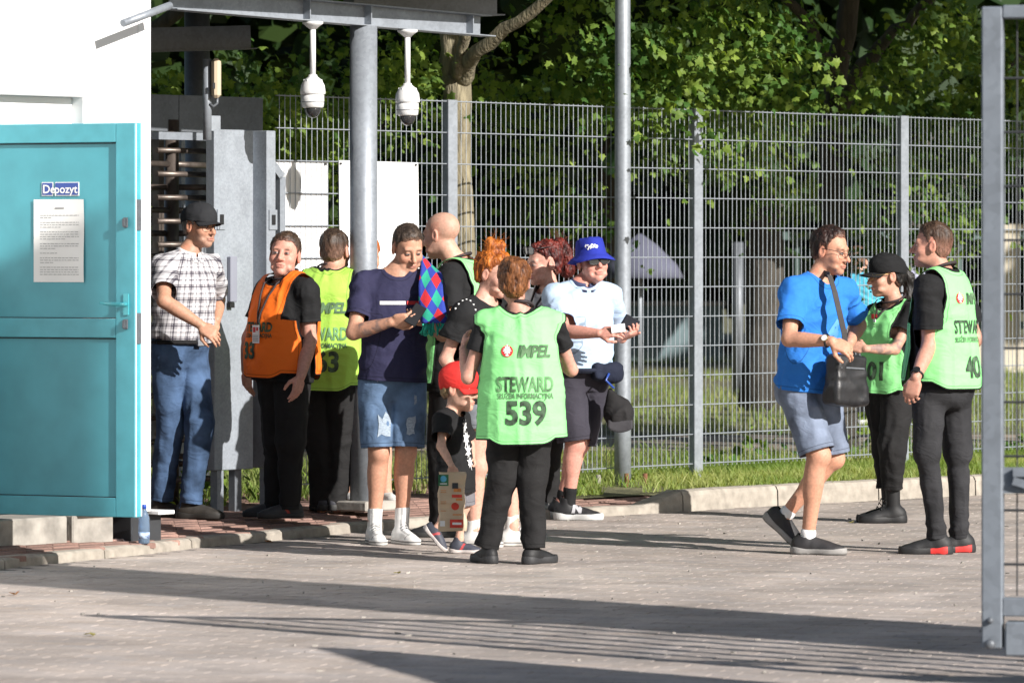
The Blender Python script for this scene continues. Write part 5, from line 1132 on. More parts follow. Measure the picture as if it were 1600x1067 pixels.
    def hair(s, material, style='short', thick=.012, top=.018, extra=None, h=.0048, rough=.003, back=0.0, seed=2, name='hair', fade=0.0, fuzz=900, fuzz_len=.007):
        R = s.HR; q = lambda a, b, c: (a * s.hs, b * s.hs, c * s.hs)
        p = [ell(s.L(0, -.012 - back * .3, .035 + (top - thick) * .5), q(.076 + thick, .096 + thick + back * .5, .082 + top), R), ell(s.L(0, -.02, -.03), q(.063 + thick * .8, .07 + thick * .8, .07), R, .03)] + list(extra or [])
        V, T = surf(p, h); N = vnormals(V, T); qq = (V - s.hc) @ R / s.hs; nm, c1, c2 = material
        fine = noise3(qq * np.array([190, 150, 36]), seed); mid = noise3(qq * np.array([60, 50, 16]), seed + 2)
        hl = s.hairline(qq, style) + .006 * noise3(qq * 120, seed + 4) + .004 * fine; ex = evalp(list(extra), V) if extra else np.full(len(V), 1.0)
        tp_ = np.where(ex < .01, 1, np.clip(-hl / .024, 0, 1)); V = V + N * (rough * fine + rough * 1.4 * mid - (1 - tp_) * (thick + .003) * s.hs)[:, None]
        w = np.clip(.45 + .9 * fine * .5 + .5 * mid, 0, 1)[:, None]; col = c1 * (1 - w) + c2 * w
        m = (.55 * (1 - tp_) ** 1.5 + fade * np.clip((.055 - qq[:, 2]) / .06, 0, 1))[:, None] * (ex > .01)[:, None]; col = col * (1 - np.clip(m, 0, .8)) + np.array(s.skin) * .75 * np.clip(m, 0, .8)
        if extra: hl = np.minimum(hl, ex - .004)
        V, T, at = clip(V, T, hl, {'Col': np.c_[col, np.ones(len(V))]}); s.hair_cols = (c1, c2); o = link(name, tri_mesh(name, V - s.base, T, HAIR, True, at), s.root)
        if fuzz:
            A = rng.integers(len(T), size=fuzz); b = rng.dirichlet((1, 1, 1), fuzz); c = (V[T[A]] * b[:, :, None]).sum(1); nn = vnormals(V, T)[T[A, 0]]; q = (c - s.hc) @ R / s.hs
            d = nn * .6 + s.HR[:, 1] * (.5 if q is not None else 0) * np.sign(q[:, 1:2] + .03) * 0 + UP * .25 + rng.normal(0, .35, (fuzz, 3)); d /= np.linalg.norm(d, axis=1, keepdims=True); l = (fuzz_len * rng.uniform(.5, 1.2, fuzz))[:, None]; sd = np.cross(d, rng.normal(0, 1, (fuzz, 3))); sd = sd / np.linalg.norm(sd, axis=1, keepdims=True) * .0011
            VV = np.stack([c - sd, c + sd, c + d * l], 1).reshape(-1, 3); cc = np.repeat(c1 + (c2 - c1) * rng.uniform(0, 1.1, (fuzz, 1)), 3, 0)
            f = link('hair_tips', tri_mesh('hair_tips', VV - s.base, np.arange(fuzz * 3).reshape(-1, 3), HAIR, False, {'Col': np.c_[np.clip(cc, 0, 1), np.ones(len(cc))]}), o); f['kind'] = 'stuff'
        return o
    def strands(s, material, pts_fn, n, length=.05, r=.0008, name='loose_hair'):
        m = MB()
        for i in range(n):
            a, d = pts_fn(); b = a + d * length * rng.uniform(.4, 1); c = b + (d + rng.normal(0, .5, 3)) * length * .5; m.tube([a - s.base, b - s.base, c - s.base], [r, r * .8, r * .3], 3, False)
        c1, c2 = s.hair_cols; cc = np.repeat(c1 + (c2 - c1) * rng.uniform(0, 1.2, (n, 1)), 9, 0); me = tri_mesh(name, np.array(m.v), np.array(m.f), HAIR, True, {'Col': np.c_[np.clip(cc, 0, 1), np.ones(len(cc))]}); o = link(name, me, s.root); o['kind'] = 'stuff'; return o
    def lanyard(s, material, drop=.0, width=.006, side=1):
        pts = []
        for a in np.linspace(0, 2 * math.pi, 25)[:-1]:
            q = s.rc * math.cos(a) * .074 * s.k + s.fc * (math.sin(a) * .078 * s.k + .01); pts.append(s.N + q + UP * (.052 - .03 * math.sin(a)) * s.k - s.base)
        m = MB(); m.tube(pts + pts[:1], width, 6); return m.build('lanyard', material, s.root)
    # ---- lettering on cloth
    def bvh(s, V, T): return BVHTree.FromPolygons([tuple(v) for v in V], [tuple(t) for t in T])
    def print_on(s, tree, mesh2d, O, ur, uu, n, material, name, parent, off=.004, depth=.5):
        v, f = mesh2d; out = []; ok = []
        for x, y, _ in v:
            p = O + ur * x + uu * y; hit = tree.ray_cast(Vector(p + n * depth), Vector(-n), depth * 2)
            if hit[0] is None: out.append(p); ok.append(False)
            else: out.append(np.array(hit[0]) + n * off); ok.append(True)
        ok = np.array(ok); f = f[ok[f].all(1)]
        if len(f) == 0: return None
        return link(name, tri_mesh(name, np.array(out) - s.base, f, material, False), parent)
# ------------------------------------------------------------------ wearables
BLACKC = cloth_mat('black_cotton', (0.013, 0.013, 0.014), .2); BLACKP = cloth_mat('black_trouser_cloth', (0.016, 0.0155, 0.016), .25); CHAR = cloth_mat('washed_black_denim', (0.03, 0.03, 0.033), .3, bscale=420)
LIME_Y = edge_mat('yellow_lime_vest', (0.36, 0.62, 0.09), (0.01, 0.012, 0.01), .008, var=.06, rough=.7); LIME = edge_mat('lime_vest', (0.27, 0.75, 0.27), (0.01, 0.012, 0.01), .008, var=.04, rough=.7); ORANGE = edge_mat('orange_vest', (0.9, 0.17, 0.016), (0.02, 0.012, 0.01), .006, var=.05, rough=.7)
PRINT = mat('worn_black_print', (0.02, 0.03, 0.02), .8, var=.5, vscale=26, bump=0, c2=(.06, .11, .06)); PRINT_G = mat('worn_grey_print', (0.06, 0.12, 0.06), .8, var=.4, vscale=14, bump=0, c2=(.12, .22, .11)); PRINT_F = mat('faded_print', (0.025, 0.04, 0.025), .8, var=.5, vscale=14, bump=0, c2=(.14, .3, .13)); RED = mat('red_print', (0.62, 0.03, 0.03), .6, var=.1, bump=0); WHITEP = mat('white_print', (.78, .78, .78), .6, var=.05, bump=0)
GLASSF = mat('dark_spectacle_frame', (.015, .015, .017), .3, var=.1, bump=0); DARKLENS = mat('dark_lens', (.008, .008, .01), .05, var=.1, bump=0, spec=.8); GOLD = mat('gold_frame', (.5, .35, .15), .3, metal=.8, var=.1, bump=0); CLEAR = mat('tinted_lens', (.25, .22, .2), .05, var=.05, bump=0, spec=.9)
LANY = mat('dark_lanyard', (.03, .02, .022), .7, var=.3, vscale=60, bump=.1)
def cap(p, material, brim=.075, low=.03, name='cap', parent=None, backward=False, tall=.0, puff=.0):
    R = p.HR; q = lambda a, b, c: (a * p.hs, b * p.hs, c * p.hs)
    V, T = surf([ell(p.L(0, -.012, .04 + tall * .4), q(.088 + puff, .108 + puff, .09 + tall), R), ell(p.L(0, .02, .06), q(.078, .085, .072 + tall), R, .03)], .006); N = vnormals(V, T); V = folds(V, N, .003, (.08, .08, .05), 4)
    qq = (V - p.hc) @ R / p.hs; V, T, at = clip(V, T, (low - .28 * np.maximum(-qq[:, 1] - .02, 0) - qq[:, 2]), {})
    o = link(name, tri_mesh(name, V - p.base, T, material, True), p.root); md = o.modifiers.new('t', 'SOLIDIFY'); md.thickness = .004
    if brim:
        vs, fs = [], []; n, mm = 17, 6
        for i in range(n):
            a = R_(-68 + 136 * i / (n - 1))
            for j in range(mm):
                t = j / (mm - 1); x = math.sin(a) * (.084 + puff) * (1 + .02 * t); y = -.012 + math.cos(a) * (.106 + puff) + brim * t * math.cos(a * .9) ** .8 * 1.0; z = low + .008 - .012 * t - .022 * (x / .084) ** 2 * (.4 + .9 * t); vs.append(p.L(x, y, z) - p.base)
        for i in range(n - 1):
            for j in range(mm - 1): a = i * mm + j; fs.append((a, a + mm, a + mm + 1, a + 1))
        m = MB(); m.add(vs, fs, True); b = m.build('visor', material, o); md = b.modifiers.new('t', 'SOLIDIFY'); md.thickness = .004
    m = MB(); m.lathe((0, 0, 0), [(.008, 0), (.006, .004), (.001, .006)], 10); bt = m.build('top_button', material, o, tuple(p.L(0, -.005, .136 + tall * 1.35) - p.base))
    return o
def glasses(p, frame, lens=None, z=.0, up=0.0, w=.026, h=.018, y=.112, name='glasses', thin=.0016, tilt=0.0):
    m = MB(); ml = MB()
    for sx in (-1, 1):
        pts = []
        for a in np.linspace(0, 2 * math.pi, 17):
            ca, sa = math.cos(a), math.sin(a); ex = np.sign(ca) * abs(ca) ** .7 * w; ez = np.sign(sa) * abs(sa) ** .7 * h; pts.append(p.L(sx * .033 + ex, y - .25 * abs(sx * .033 + ex) ** 1 * .35, z + ez) - p.base)
        m.tube(pts, thin, 6, False)
        if lens: ml.add([p.L(sx * .033, y - .002, z) - p.base] + pts[:-1], [(0, i + 1, (i + 1) % 16 + 1) for i in range(16)], True)
        m.tube([p.L(sx * (.033 + w), y - .006, z + h * .5) - p.base, p.L(sx * .079, .05, z + .012 + tilt * .05) - p.base, p.L(sx * .083, -.005, z + .012 + tilt) - p.base], thin * 1.1, 6)
    m.tube([p.L(-.008, y + .002, z + .004) - p.base, p.L(.008, y + .002, z + .004) - p.base], thin, 6)
    o = m.build(name, frame, p.root)
    if lens: ml.build('lens', lens, o)
    return o
def watch(p, side, face, strap, r=.019):
    ax = p.el[side] - p.wr[side]; ax /= np.linalg.norm(ax); c = p.wr[side] + ax * .025 - p.base; n = np.array(p.hd[side].get('wn', p.hd[side].get('n', (0, -1, .3))), float); n -= ax * (n @ ax); n /= np.linalg.norm(n); b = np.cross(ax, n)
    rr = .031 * p.k; m = MB(); m.tube([c + (n * math.cos(a) + b * math.sin(a)) * rr for a in np.linspace(0, 2 * math.pi, 19)], .0065, 8, False); o = m.build('watch', strap, p.root)
    m = MB(); q = c + n * (rr + .002); m.tube([q, q + n * .008], r, 20); m.build('watch_case', GOLD if face is WHITEP else strap, o); m = MB(); m.tube([q + n * .0082, q + n * .0088], r * .82, 20); m.build('dial', face, o)
def vest_print(p, lines, back=True, uoff=0.0, name='lettering', vest=None, tree=None):
    """lines: (text, size, lateral offset, height t, material, bold, shear, wanted width)"""
    n = -p.fc if back else p.fc; ur = p.rc if back else -p.rc
    for s, size, lx, t, material, bold, shear, space in lines:
        O = p.Hc + (p.N - p.Hc) * t + ur * (lx + uoff)
        if s == 'LOGO':
            v = [(0, 0, 0)] + [(size * math.cos(a), size * math.sin(a), 0) for a in np.linspace(0, 2 * math.pi, 25)[:-1]]; f = np.array([(0, i + 1, (i + 1) % 24 + 1) for i in range(24)])
            e = p.print_on(tree, (np.array(v), f), O, ur, UP, n, RED, 'emblem', vest)
            bars = []; r = size
            for a, b, w, h in ((0, .62, .34, .09), (0, .34, .62, .1), (0, .05, .72, .1), (0, -.28, .5, .1), (-.3, .2, .1, .62), (.0, .25, .1, .9), (.3, .2, .1, .62), (0, -.5, .1, .35), (0, -.72, .3, .09)): bars.append((a * r, b * r, w * r, h * r))
            vv, ff = [], []
            for a, b, w, h in bars: k = len(vv); vv += [(a - w, b - h, 0), (a + w, b - h, 0), (a + w, b + h, 0), (a - w, b + h, 0)]; ff += [(k, k + 1, k + 2), (k, k + 2, k + 3)]
            p.print_on(tree, (np.array(vv), np.array(ff)), O, ur, UP, n, WHITEP, 'emblem_mark', vest, .0065)
        else:
            v_, f_ = text_mesh(s, size, bold, shear, .018); v_ = v_ * [space / (v_[:, 0].max() - v_[:, 0].min()), 1, 1]; p.print_on(tree, (v_, f_), O, ur, UP, n, material, name, vest, .0045)
def steward_back(p, vest, number, fade=False, uoff=0.0, k=1.0, ts=(.57, .155, .02, -.2)):
    V, T = p.last; tr = p.bvh(V, T); G = PRINT_F if fade else PRINT
    vest_print(p, [('LOGO', .03 * k, -.078 * k, ts[0], RED, 0, 0, 1), ('IMPEL', .085 * k, .055 * k, ts[0] - .01, PRINT_G, .004, .25, .17 * k), ('STEWARD', .105 * k, .01, ts[1], G, .003, 0, .29 * k), ('SŁUŻBA INFORMACYJNA', .04 * k, .01, ts[2], PRINT_G, .001, 0, .285 * k), (number, .165 * k, .01, ts[3], PRINT, .006, 0, (.21 if len(number) > 2 else .15) * k)], True, uoff, 'lettering', vest, tr)
def front_of(p): return p.fc
# ------------------------------------------------------------------ the people
# 1 elderly man in cap and checked shirt
p = Person('elderly man in dark cap and glasses with checked shirt and blue jeans beside the turnstile', 29.85, .1, (311, 353, 52, -4, 0, 1.06), (293, 402), (281, 545), {1: ((266, 662, -.02), (252, 780, .05), 62, 0), -1: ((312, 662, -.1), (298, 786, -.1), 75, 0)},
    {1: ((256, 470, -1), (314, 508, -1), dict(dir=(.75, -.25, -.55), n=(-.2, -.7, .6), curl=.5)), -1: ((341, 468, 1), (338, 500, -1), dict(dir=(-.3, -.5, -.6), n=(.5, -.6, .3), curl=.6))}, 48, 1.03, .96, skin=(.47, .25, .165), belly=.03)
p.shrink = .014; p.build_body(hair=(.2, .19, .18), stubble=.25); p.hair(hair_mat('grey_hair', (.09, .085, .08), (.22, .21, .2)), 'short', .007, .006)
p.trousers(denim_mat('blue_jeans', (.028, .048, .088), 2.3), .012, 1.0, fold=.011, seed=21, taper=.98, thigh=.95, waist=.15); p.shirt(plaid_mat('checked_cotton'), .015, .74, .1, fold=.009, seed=22, uv=True, neck=.07, loose=1.25, hem_wave=.006, straight=.9)
cl = MB(); q = [p.N + p.rc * math.cos(a) * .075 + p.fc * (math.sin(a) * .07 + .012) + UP * (.04 - .035 * max(0, math.sin(a))) - p.base for a in np.linspace(-4.6, 1.45, 26)]
cl.add([v for c in q for v in (c, c + UP * .0 + (c - (p.N - p.base)) * .28 - UP * .04, c + UP * .018)], [(i * 3 + a, i * 3 + 3 + a, i * 3 + 3 + b, i * 3 + b) for i in range(25) for a, b in ((0, 1), (2, 0))], True); o = cl.build('collar', cloth_mat('collar_cotton', (.6, .59, .6)), p.root); md = o.modifiers.new('t', 'SOLIDIFY'); md.thickness = .003
m = MB(); ring = [p.Hc + (p.N - p.Hc) * .075 + p.rh * math.cos(a) * .18 + p.fh * (math.sin(a) * .135 + .022 * max(0, math.sin(a))) - p.base for a in np.linspace(0, 2 * math.pi, 33)]; m.tube(ring, .014, 8, False); b = m.build('belt', BLACKC, p.root); m = MB(); m.frame(p.Hc + (p.N - p.Hc) * .075 + p.fh * .168 - p.base, p.rh, p.fh, UP, .05, .012, .04); m.build('buckle', M['zinc'], b)
p.shoes((.03, .026, .022), (.02, .018, .016), 'low', length=1.05); cap(p, cloth_mat('dark_grey_cap_cloth', (.022, .023, .026), .2), .062, .03); glasses(p, GLASSF, None, 0.0)
# 2 orange steward
p = Person('stout man in orange steward vest over black clothes, looking back over his shoulder', 29.9, .1, (445, 399, -10, 8, 4, 1.12), (448, 442), (443, 570), {-1: ((454, 688, -.1), (452, 788, -.08), -68, 0), 1: ((434, 690, .06), (430, 790, .08), -75, 0)},
    {-1: ((484, 532, -1), (470, 588, -1), dict(dir=(-.25, -.2, -.95), n=(.8, -.6, 0), curl=.25)), 1: ((389, 528, 1), (384, 578, 1), dict(dir=(.1, 0, -1), curl=.3))}, -50, .97, 1.1, skin=(.58, .29, .22), belly=.045)
p.shrink = .014; p.build_body(hair=(.11, .065, .035)); p.hair(hair_mat('short_brown_hair', (.022, .013, .008), (.075, .045, .028)), 'short', .009, .016)
p.trousers(BLACKP, .014, 1.06, fold=.011, seed=31, taper=.86); p.shirt(BLACKC, .014, .62, -.2, fold=.008, seed=32); v = p.vest(ORANGE, .04, -.17, fold=.009, seed=33, straight=.6); V, T = p.last; tr = p.bvh(V, T)
vest_print(p, [('STEWARD', .075, .0, .46, PRINT, .003, 0, .24), ('SŁUŻBA INFORMACYJNA', .033, .0, .36, PRINT, .001, 0, .24), ('33', .13, -.05, .17, PRINT, .006, 0, .12)], False, .0, 'lettering', v, tr)
def id_card(p, t, lx, tree, lany, w=.062, h=.105, cord=True):
    fr = p.fc; top = p.Hc + (p.N - p.Hc) * t - p.rc * lx; hit = tree.ray_cast(Vector(top + fr * .6), Vector(-fr), 1.2); c = np.array(hit[0]) + fr * .012 if hit[0] else top + fr * .2
    for sx in ((-1, 1) if cord else ()):
        a = p.N + p.rc * .06 * sx * p.k + fr * .06 * p.k + UP * .03; pts = []
        for k in np.linspace(0, 1, 9):
            q = a * (1 - k) + (c + UP * h * .55) * k; hit = tree.ray_cast(Vector(q + fr * .5), Vector(-fr), 1.0); pts.append((np.array(hit[0]) + fr * .007 if hit[0] and k > .05 else q) - p.base)
        m = MB(); m.tube(pts, .006, 6); m.build('lanyard', LANY, p.root)
    m = MB(); m.frame(c - p.base, -p.rc, fr, UP, w, .004, h); o = m.build('id_card', WHITEP, p.root)
    m = MB(); z = -p.rc
    for x, y, ww, hh, in ((-.012, .026, .022, .03), (.016, .03, .016, .02)): m.frame(c + z * x + UP * y + fr * .003 - p.base, z, fr, UP, ww, .002, hh)
    m.build('card_photo', RED, o); m = MB()
    for y in (-.008, -.018, -.028, -.038): m.frame(c + UP * y + fr * .003 - p.base, z, fr, UP, w * .75, .002, .004)
    m.build('card_lines', M['ink'], o)
id_card(p, .38, .02, tr, True); p.lanyard(LANY)
p.shoes((.035, .035, .038), (.03, .03, .032), 'sneaker', accent=(.4, .05, .04), length=1.05)
# 3 steward with number 263
p = Person('steward seen from behind in lime vest number 263, half hidden by the column', 30.7, .1, (523, 392, 160, -2, 0, 1.1), (515, 433), (512, 568), {1: ((530, 690), (526, 785), 150, 0), -1: ((500, 690), (502, 785), 195, 0)},
    {1: ((561, 515, 1), (545, 545, 1)), -1: ((476, 515, 1), (490, 545, 1))}, 168, .98, 1.1, skin=(.56, .3, .22))
p.shrink = .014; p.build_body(hair=(.1, .06, .04)); p.hair(hair_mat('cropped_brown_hair', (.02, .012, .008), (.07, .045, .03)), 'short', .005, .01, fade=.25); p.trousers(BLACKP, .014, 1.06, seed=41, taper=.95); p.shirt(BLACKC, .014, .6, -.2, seed=42); v = p.vest(LIME_Y, .036, -.32, seed=43); steward_back(p, v, '263', True, ts=(.65, .34, .21, .015)); p.lanyard(LANY); p.shoes((.04, .04, .05), (.03, .03, .03), 'low')
# 4 person behind the column
p = Person('ginger haired person in shorts and white shoes almost hidden behind the column', 31.4, .1, (572, 402, 20, 0, 0, 1.05), (570, 440), (572, 570), {1: ((556, 680), (545, 772), 20, 0), -1: ((598, 680), (604, 772), 25, 0)},
    {1: ((551, 500, -1), (560, 540, -1)), -1: ((604, 500, 1), (600, 545, -1))}, 10, .94, .95, True)
p.build_body(hair=(.4, .12, .02)); p.hair(hair_mat('bright_ginger_hair', (.28, .06, .006), (.55, .16, .02)), 'long', .014, .02); p.trousers(denim_mat('dark_denim_shorts', (.03, .04, .06)), .012, short=.6, name='shorts'); p.shirt(BLACKC, .012, .5, -.15, seed=44); p.shoes((.62, .62, .6), (.6, .6, .58), 'low')
# 5 man in navy shirt looking at phone
p = Person('young man in navy t-shirt and ripped denim shorts reading his phone, scarf over his shoulder', 28.9, 0, (637, 387, 24, -24, -3, 1.08), (621, 430), (613, 595), {1: ((592, 706, -.03), (585, 812, .02), 14, 0), -1: ((634, 706, -.03), (628, 810, .03), 28, 0)},
    {1: ((552, 520, -1), (611, 503, -1), dict(dir=(.85, -.25, .12), n=(-.1, -.85, -.45), curl=.42, thumb=.3, wn=(0, -1, .2))), -1: ((692, 522, 1), (674, 502, -1), dict(dir=(-.75, -.45, .1), n=(.2, -.6, -.75), curl=.5, thumb=.3))}, 4, 1.03, .98, skin=(.52, .27, .18))
p.build_body(hair=(.08, .055, .035), stubble=.18, tattoo=[(1, .25, .98)]); p.hair(hair_mat('cropped_dark_hair', (.022, .015, .011), (.075, .052, .038)), 'short', .005, .012, fade=.25)
NAVY = cloth_mat('navy_cotton', (.028, .027, .065), .1); o = p.trousers(denim_mat('ripped_blue_denim', (.06, .095, .155), 2.0), .012, short=.93, name='shorts', fold=.008, seed=52, thigh=1.02, waist=.1)
V, T = p.last; tr = p.bvh(V, T); LD = mat('frayed_threads', (.3, .36, .43), .95, var=.4, vscale=60, bump=.3, stretch=(1, 1, 8)); 
for lx, zz, w, h in ((-.085, .03, .02, .055), (-.05, -.25, .065, .12), (.1, -.25, .05, .1), (.125, -.1, .015, .05)):
    rag = np.array([(x * w / 2 * (1 + .2 * rng.normal()), y * h / 2 * (1 + .15 * rng.normal()), 0) for x, y in ((-1, -1), (-.4, -1.1), (.3, -.9), (1, -1), (.9, -.3), (1.05, .4), (.9, 1), (.2, 1.1), (-.5, .95), (-1, 1), (-1.1, .2), (-.9, -.4))] + [(0, 0, 0)]); p.print_on(tr, (rag, np.array([(i, (i + 1) % 12, 12) for i in range(12)])), p.Hc - p.rh * lx + UP * zz, -p.rh, UP, p.fh, LD, 'frayed_patch', o, .004)
o = p.shirt(NAVY, .013, .66, .0, fold=.008, seed=51, neck=.074); V, T = p.last; tr = p.bvh(V, T)
def bar(w, h): return np.array([(-w / 2 + w * i / 8, y, 0) for i in range(9) for y in (-h / 2, h / 2)]), np.array([q for i in range(8) for q in ((2 * i, 2 * i + 2, 2 * i + 3), (2 * i, 2 * i + 3, 2 * i + 1))])
for lx, w, h, mm in ((-.025, .145, .02, WHITEP), (.09, .07, .02, RED)): p.print_on(tr, bar(w, h), p.Hc + (p.N - p.Hc) * .74 - p.rc * lx, -p.rc, UP, p.fc, mm, 'chest_stripe', o)
p.shoes((.72, .72, .71), (.68, .67, .65), 'high', accent=(.75, .75, .74)); NAVYMAN = p
# 6 bald steward
p = Person('bald steward in lime vest turned away, behind the man with the phone', 29.6, 0, (690, 367, -122, -8, 0, 1.14), (717, 418), (708, 580), {-1: ((692, 705), (690, 822), -95, 0), 1: ((722, 705, .1), (733, 815, .12), -75, 0)},
    {-1: ((705, 508, -1), (672, 530, 1)), 1: ((700, 500, 1), (672, 520, 1))}, -105, 1.02, 1.08, skin=(.6, .34, .25))
p.shrink = .014; p.build_body(hair=(.12, .08, .06), buzz=.16); p.trousers(BLACKP, .014, 1.0, seed=61); p.shirt(BLACKC, .016, .7, -.2, seed=62, fold=.006); v = p.vest(LIME, .034, -.2, seed=63, strap=.15); p.lanyard(LANY, width=.009); p.shoes((.02, .02, .022), (.03, .03, .03), 'chunky')
# 7 ginger woman with top bun
p = Person('woman with bright ginger top bun, black top and white high shoes', 28.6, 0, (771, 428, 62, -14, 0, 1.06), (756, 474), (757, 612), {1: ((744, 728, -.03), (740, 828), 65, 0), -1: ((795, 722, .12), (801, 822, .1), 85, 0)},
    {1: ((696, 562, -1), (738, 618, -1), dict(dir=(.35, -.1, -.9), n=(.2, -.9, .1), curl=.25)), -1: ((790, 560, 1), (780, 590, 1))}, 45, .95, 1.08, True, skin=(.6, .33, .25))
p.build_body(hair=(.35, .12, .03)); GING = hair_mat('ginger_hair', (.16, .032, .004), (.6, .18, .025))
p.hair(GING, 'long', .013, .022, [ell(p.L(0, -.03, .14), (.055, .055, .045), None, .015), ell(p.L(.02, -.05, .165), (.03, .035, .03), None, .02), ell(p.L(-.025, -.01, .16), (.03, .03, .025), None, .02)], rough=.005)
def top_bun(): a = rng.normal(0, 1, 3); a /= np.linalg.norm(a); return p.L(0, -.03, .145) + a * np.array([.05, .05, .045]), a + rng.normal(0, .8, 3)
p.strands(GING, top_bun, 90, .03)
def crown_hair(): a = rng.normal(0, 1, 3); a[2] = abs(a[2]); a /= np.linalg.norm(a); return p.L(a[0] * .086, -.012 + a[1] * .108, .04 + a[2] * .09), p.HR @ (a * .35 + np.array([0, -.4, .2]) + rng.normal(0, .35, 3))
p.strands(GING, crown_hair, 50, .04)
p.trousers(denim_mat('grey_denim', (.16, .17, .19), 1.5), .02, short=.42, name='shorts', seed=72, thigh=1.1); p.shirt(BLACKC, .018, .58, -.12, seed=71, neck=.088, fold=.01, loose=1.5)
tr = p.bvh(*p.last); m = MB()
for px, py in ((712, 482), (717, 475), (723, 470), (729, 468), (735, 470), (740, 476), (743, 484), (745, 493), (746, 502), (746, 511), (745, 520)):
    d = P(px, py, 1.0) - np.array([0, 0, EYE]); d /= np.linalg.norm(d); h = tr.ray_cast(Vector((0, 0, EYE)), Vector(d), 60)
    if h[0]: m.frame(np.array(h[0]) - p.base, (1, 0, 0), (0, 1, 0), UP, .009, .006, .009)
o = m.build('sleeve_studs', WHITEP, p.root); o['kind'] = 'stuff'
p.shoes((.7, .69, .67), (.62, .6, .57), 'high', accent=(.7, .7, .68)); GWOMAN = p
# 8 boy with paper bag
p = Person('small boy in red cap, black t-shirt and grey shorts, carrying a paper bag', 27.97, 0, (716, 607, 72, -6, 0, 1.02), (706, 648), (712, 742), {1: ((708, 792, -.02), (682, 826, -.02), 78, 48), -1: ((722, 790, .06), (718, 841, .06), 80, 0)},
    {1: ((689, 697, -1), (706, 728, -1), dict(dir=(.25, -.1, -.95), n=(-.3, -.9, 0), curl=.8, s=1.1)), -1: ((735, 695, 1), (738, 720, -1))}, 66, .6, .92, skin=(.6, .35, .26))
p.build_body(hair=(.35, .24, .12)); p.hair(hair_mat('fair_hair', (.16, .1, .05), (.3, .21, .11)), 'short', .006, .006); p.trousers(cloth_mat('grey_cotton', (.16, .155, .17)), .02, short=.98, name='shorts', h=.008, fold=.005, seed=81, thigh=1.1)
o = p.shirt(BLACKC, .02, .68, -.3, h=.008, fold=.006, seed=82, neck=.06, straight=.9); V, T = p.last; tr = p.bvh(V, T); n = p.fc * .6 + p.rc * .8; ur = np.cross(UP, n); ur /= np.linalg.norm(ur)
def splash(r, k, sd):
    g = np.random.default_rng(sd); return np.array([(0, 0, 0)] + [((r * (1 if i % 2 else .45) * g.uniform(.7, 1.2)) * math.cos(a) * .6, (r * (1 if i % 2 else .45) * g.uniform(.7, 1.2)) * math.sin(a) * 1.2, 0) for i, a in enumerate(np.linspace(0, 2 * math.pi, k + 1)[:-1])]), np.array([(0, i + 1, (i + 1) % k + 1) for i in range(k)])
for sx, sy, r, sd in ((.05, .09, .035, 1), (.06, .02, .045, 2), (.07, -.05, .045, 3), (.08, -.11, .035, 4)): p.print_on(tr, splash(r, 16, sd), p.Hc + (p.N - p.Hc) * .55 + ur * sx + UP * sy, ur, UP, n / np.linalg.norm(n), WHITEP, 'white_splash_print', o, .004)
m = MB(); q = p.N; CAPR = cloth_mat('red_cap_cloth', (.62, .035, .03), .15); cap(p, CAPR, .055, .005, tall=.012)
p.shoes((.05, .055, .075), (.55, .5, .48), 'sneaker', accent=(.5, .05, .05), length=1.12); BOY = p
# 9 steward 539
p = Person('woman steward seen from behind in lime vest number 539', 27.1, 0, (803, 441, 178, -4, 0, 1.02), (812, 493), (815, 620), {1: ((831, 745), (834, 848, -.02), 140, 0), -1: ((785, 745), (762, 846, .03), 205, 0)},
    {-1: ((731, 590, 1), (724, 545, 1), dict(dir=(.1, .6, .7), n=(-.8, 0, .3), curl=.5)), 1: ((893, 578, 1, .3), (862, 560, 1))}, 180, .95, 1.06, True, skin=(.55, .29, .22), sw=.182)
p.shrink = .014; p.build_body(hair=(.2, .08, .03)); BRN = hair_mat('auburn_hair', (.045, .013, .004), (.26, .1, .035))
p.hair(BRN, 'long', .016, .02, [ell(p.L(.0, -.11, .045), (.045, .035, .055), None, .02), ell(p.L(-.005, -.125, .08), (.026, .026, .034), None, .02), ell(p.L(0, -.09, -.03), (.06, .04, .06), None, .03)], rough=.005, back=.012)
def back_hair(): a = rng.normal(0, 1, 3); a[1] = -abs(a[1]); a /= np.linalg.norm(a); return p.L(a[0] * .09, -.012 + a[1] * .112, .01 + a[2] * .1), p.HR @ (np.array([-a[0] * .4, -.35, .3 - a[2]]) * .8 + rng.normal(0, .3, 3))
p.strands(BRN, back_hair, 160, .05); p.trousers(BLACKP, .014, 1.08, fold=.011, seed=91, taper=.86, thigh=.97); p.shirt(BLACKC, .009, .5, -.15, seed=92); v = p.vest(LIME, .038, -.58, seed=93, strap=.26, gap=.75, flare=.03, neck=.112); steward_back(p, v, '539', True, .01, 1.03); p.lanyard(LANY, width=.009)
p.shoes((.014, .014, .015), (.03, .03, .032), 'chunky', sole_h=.04)
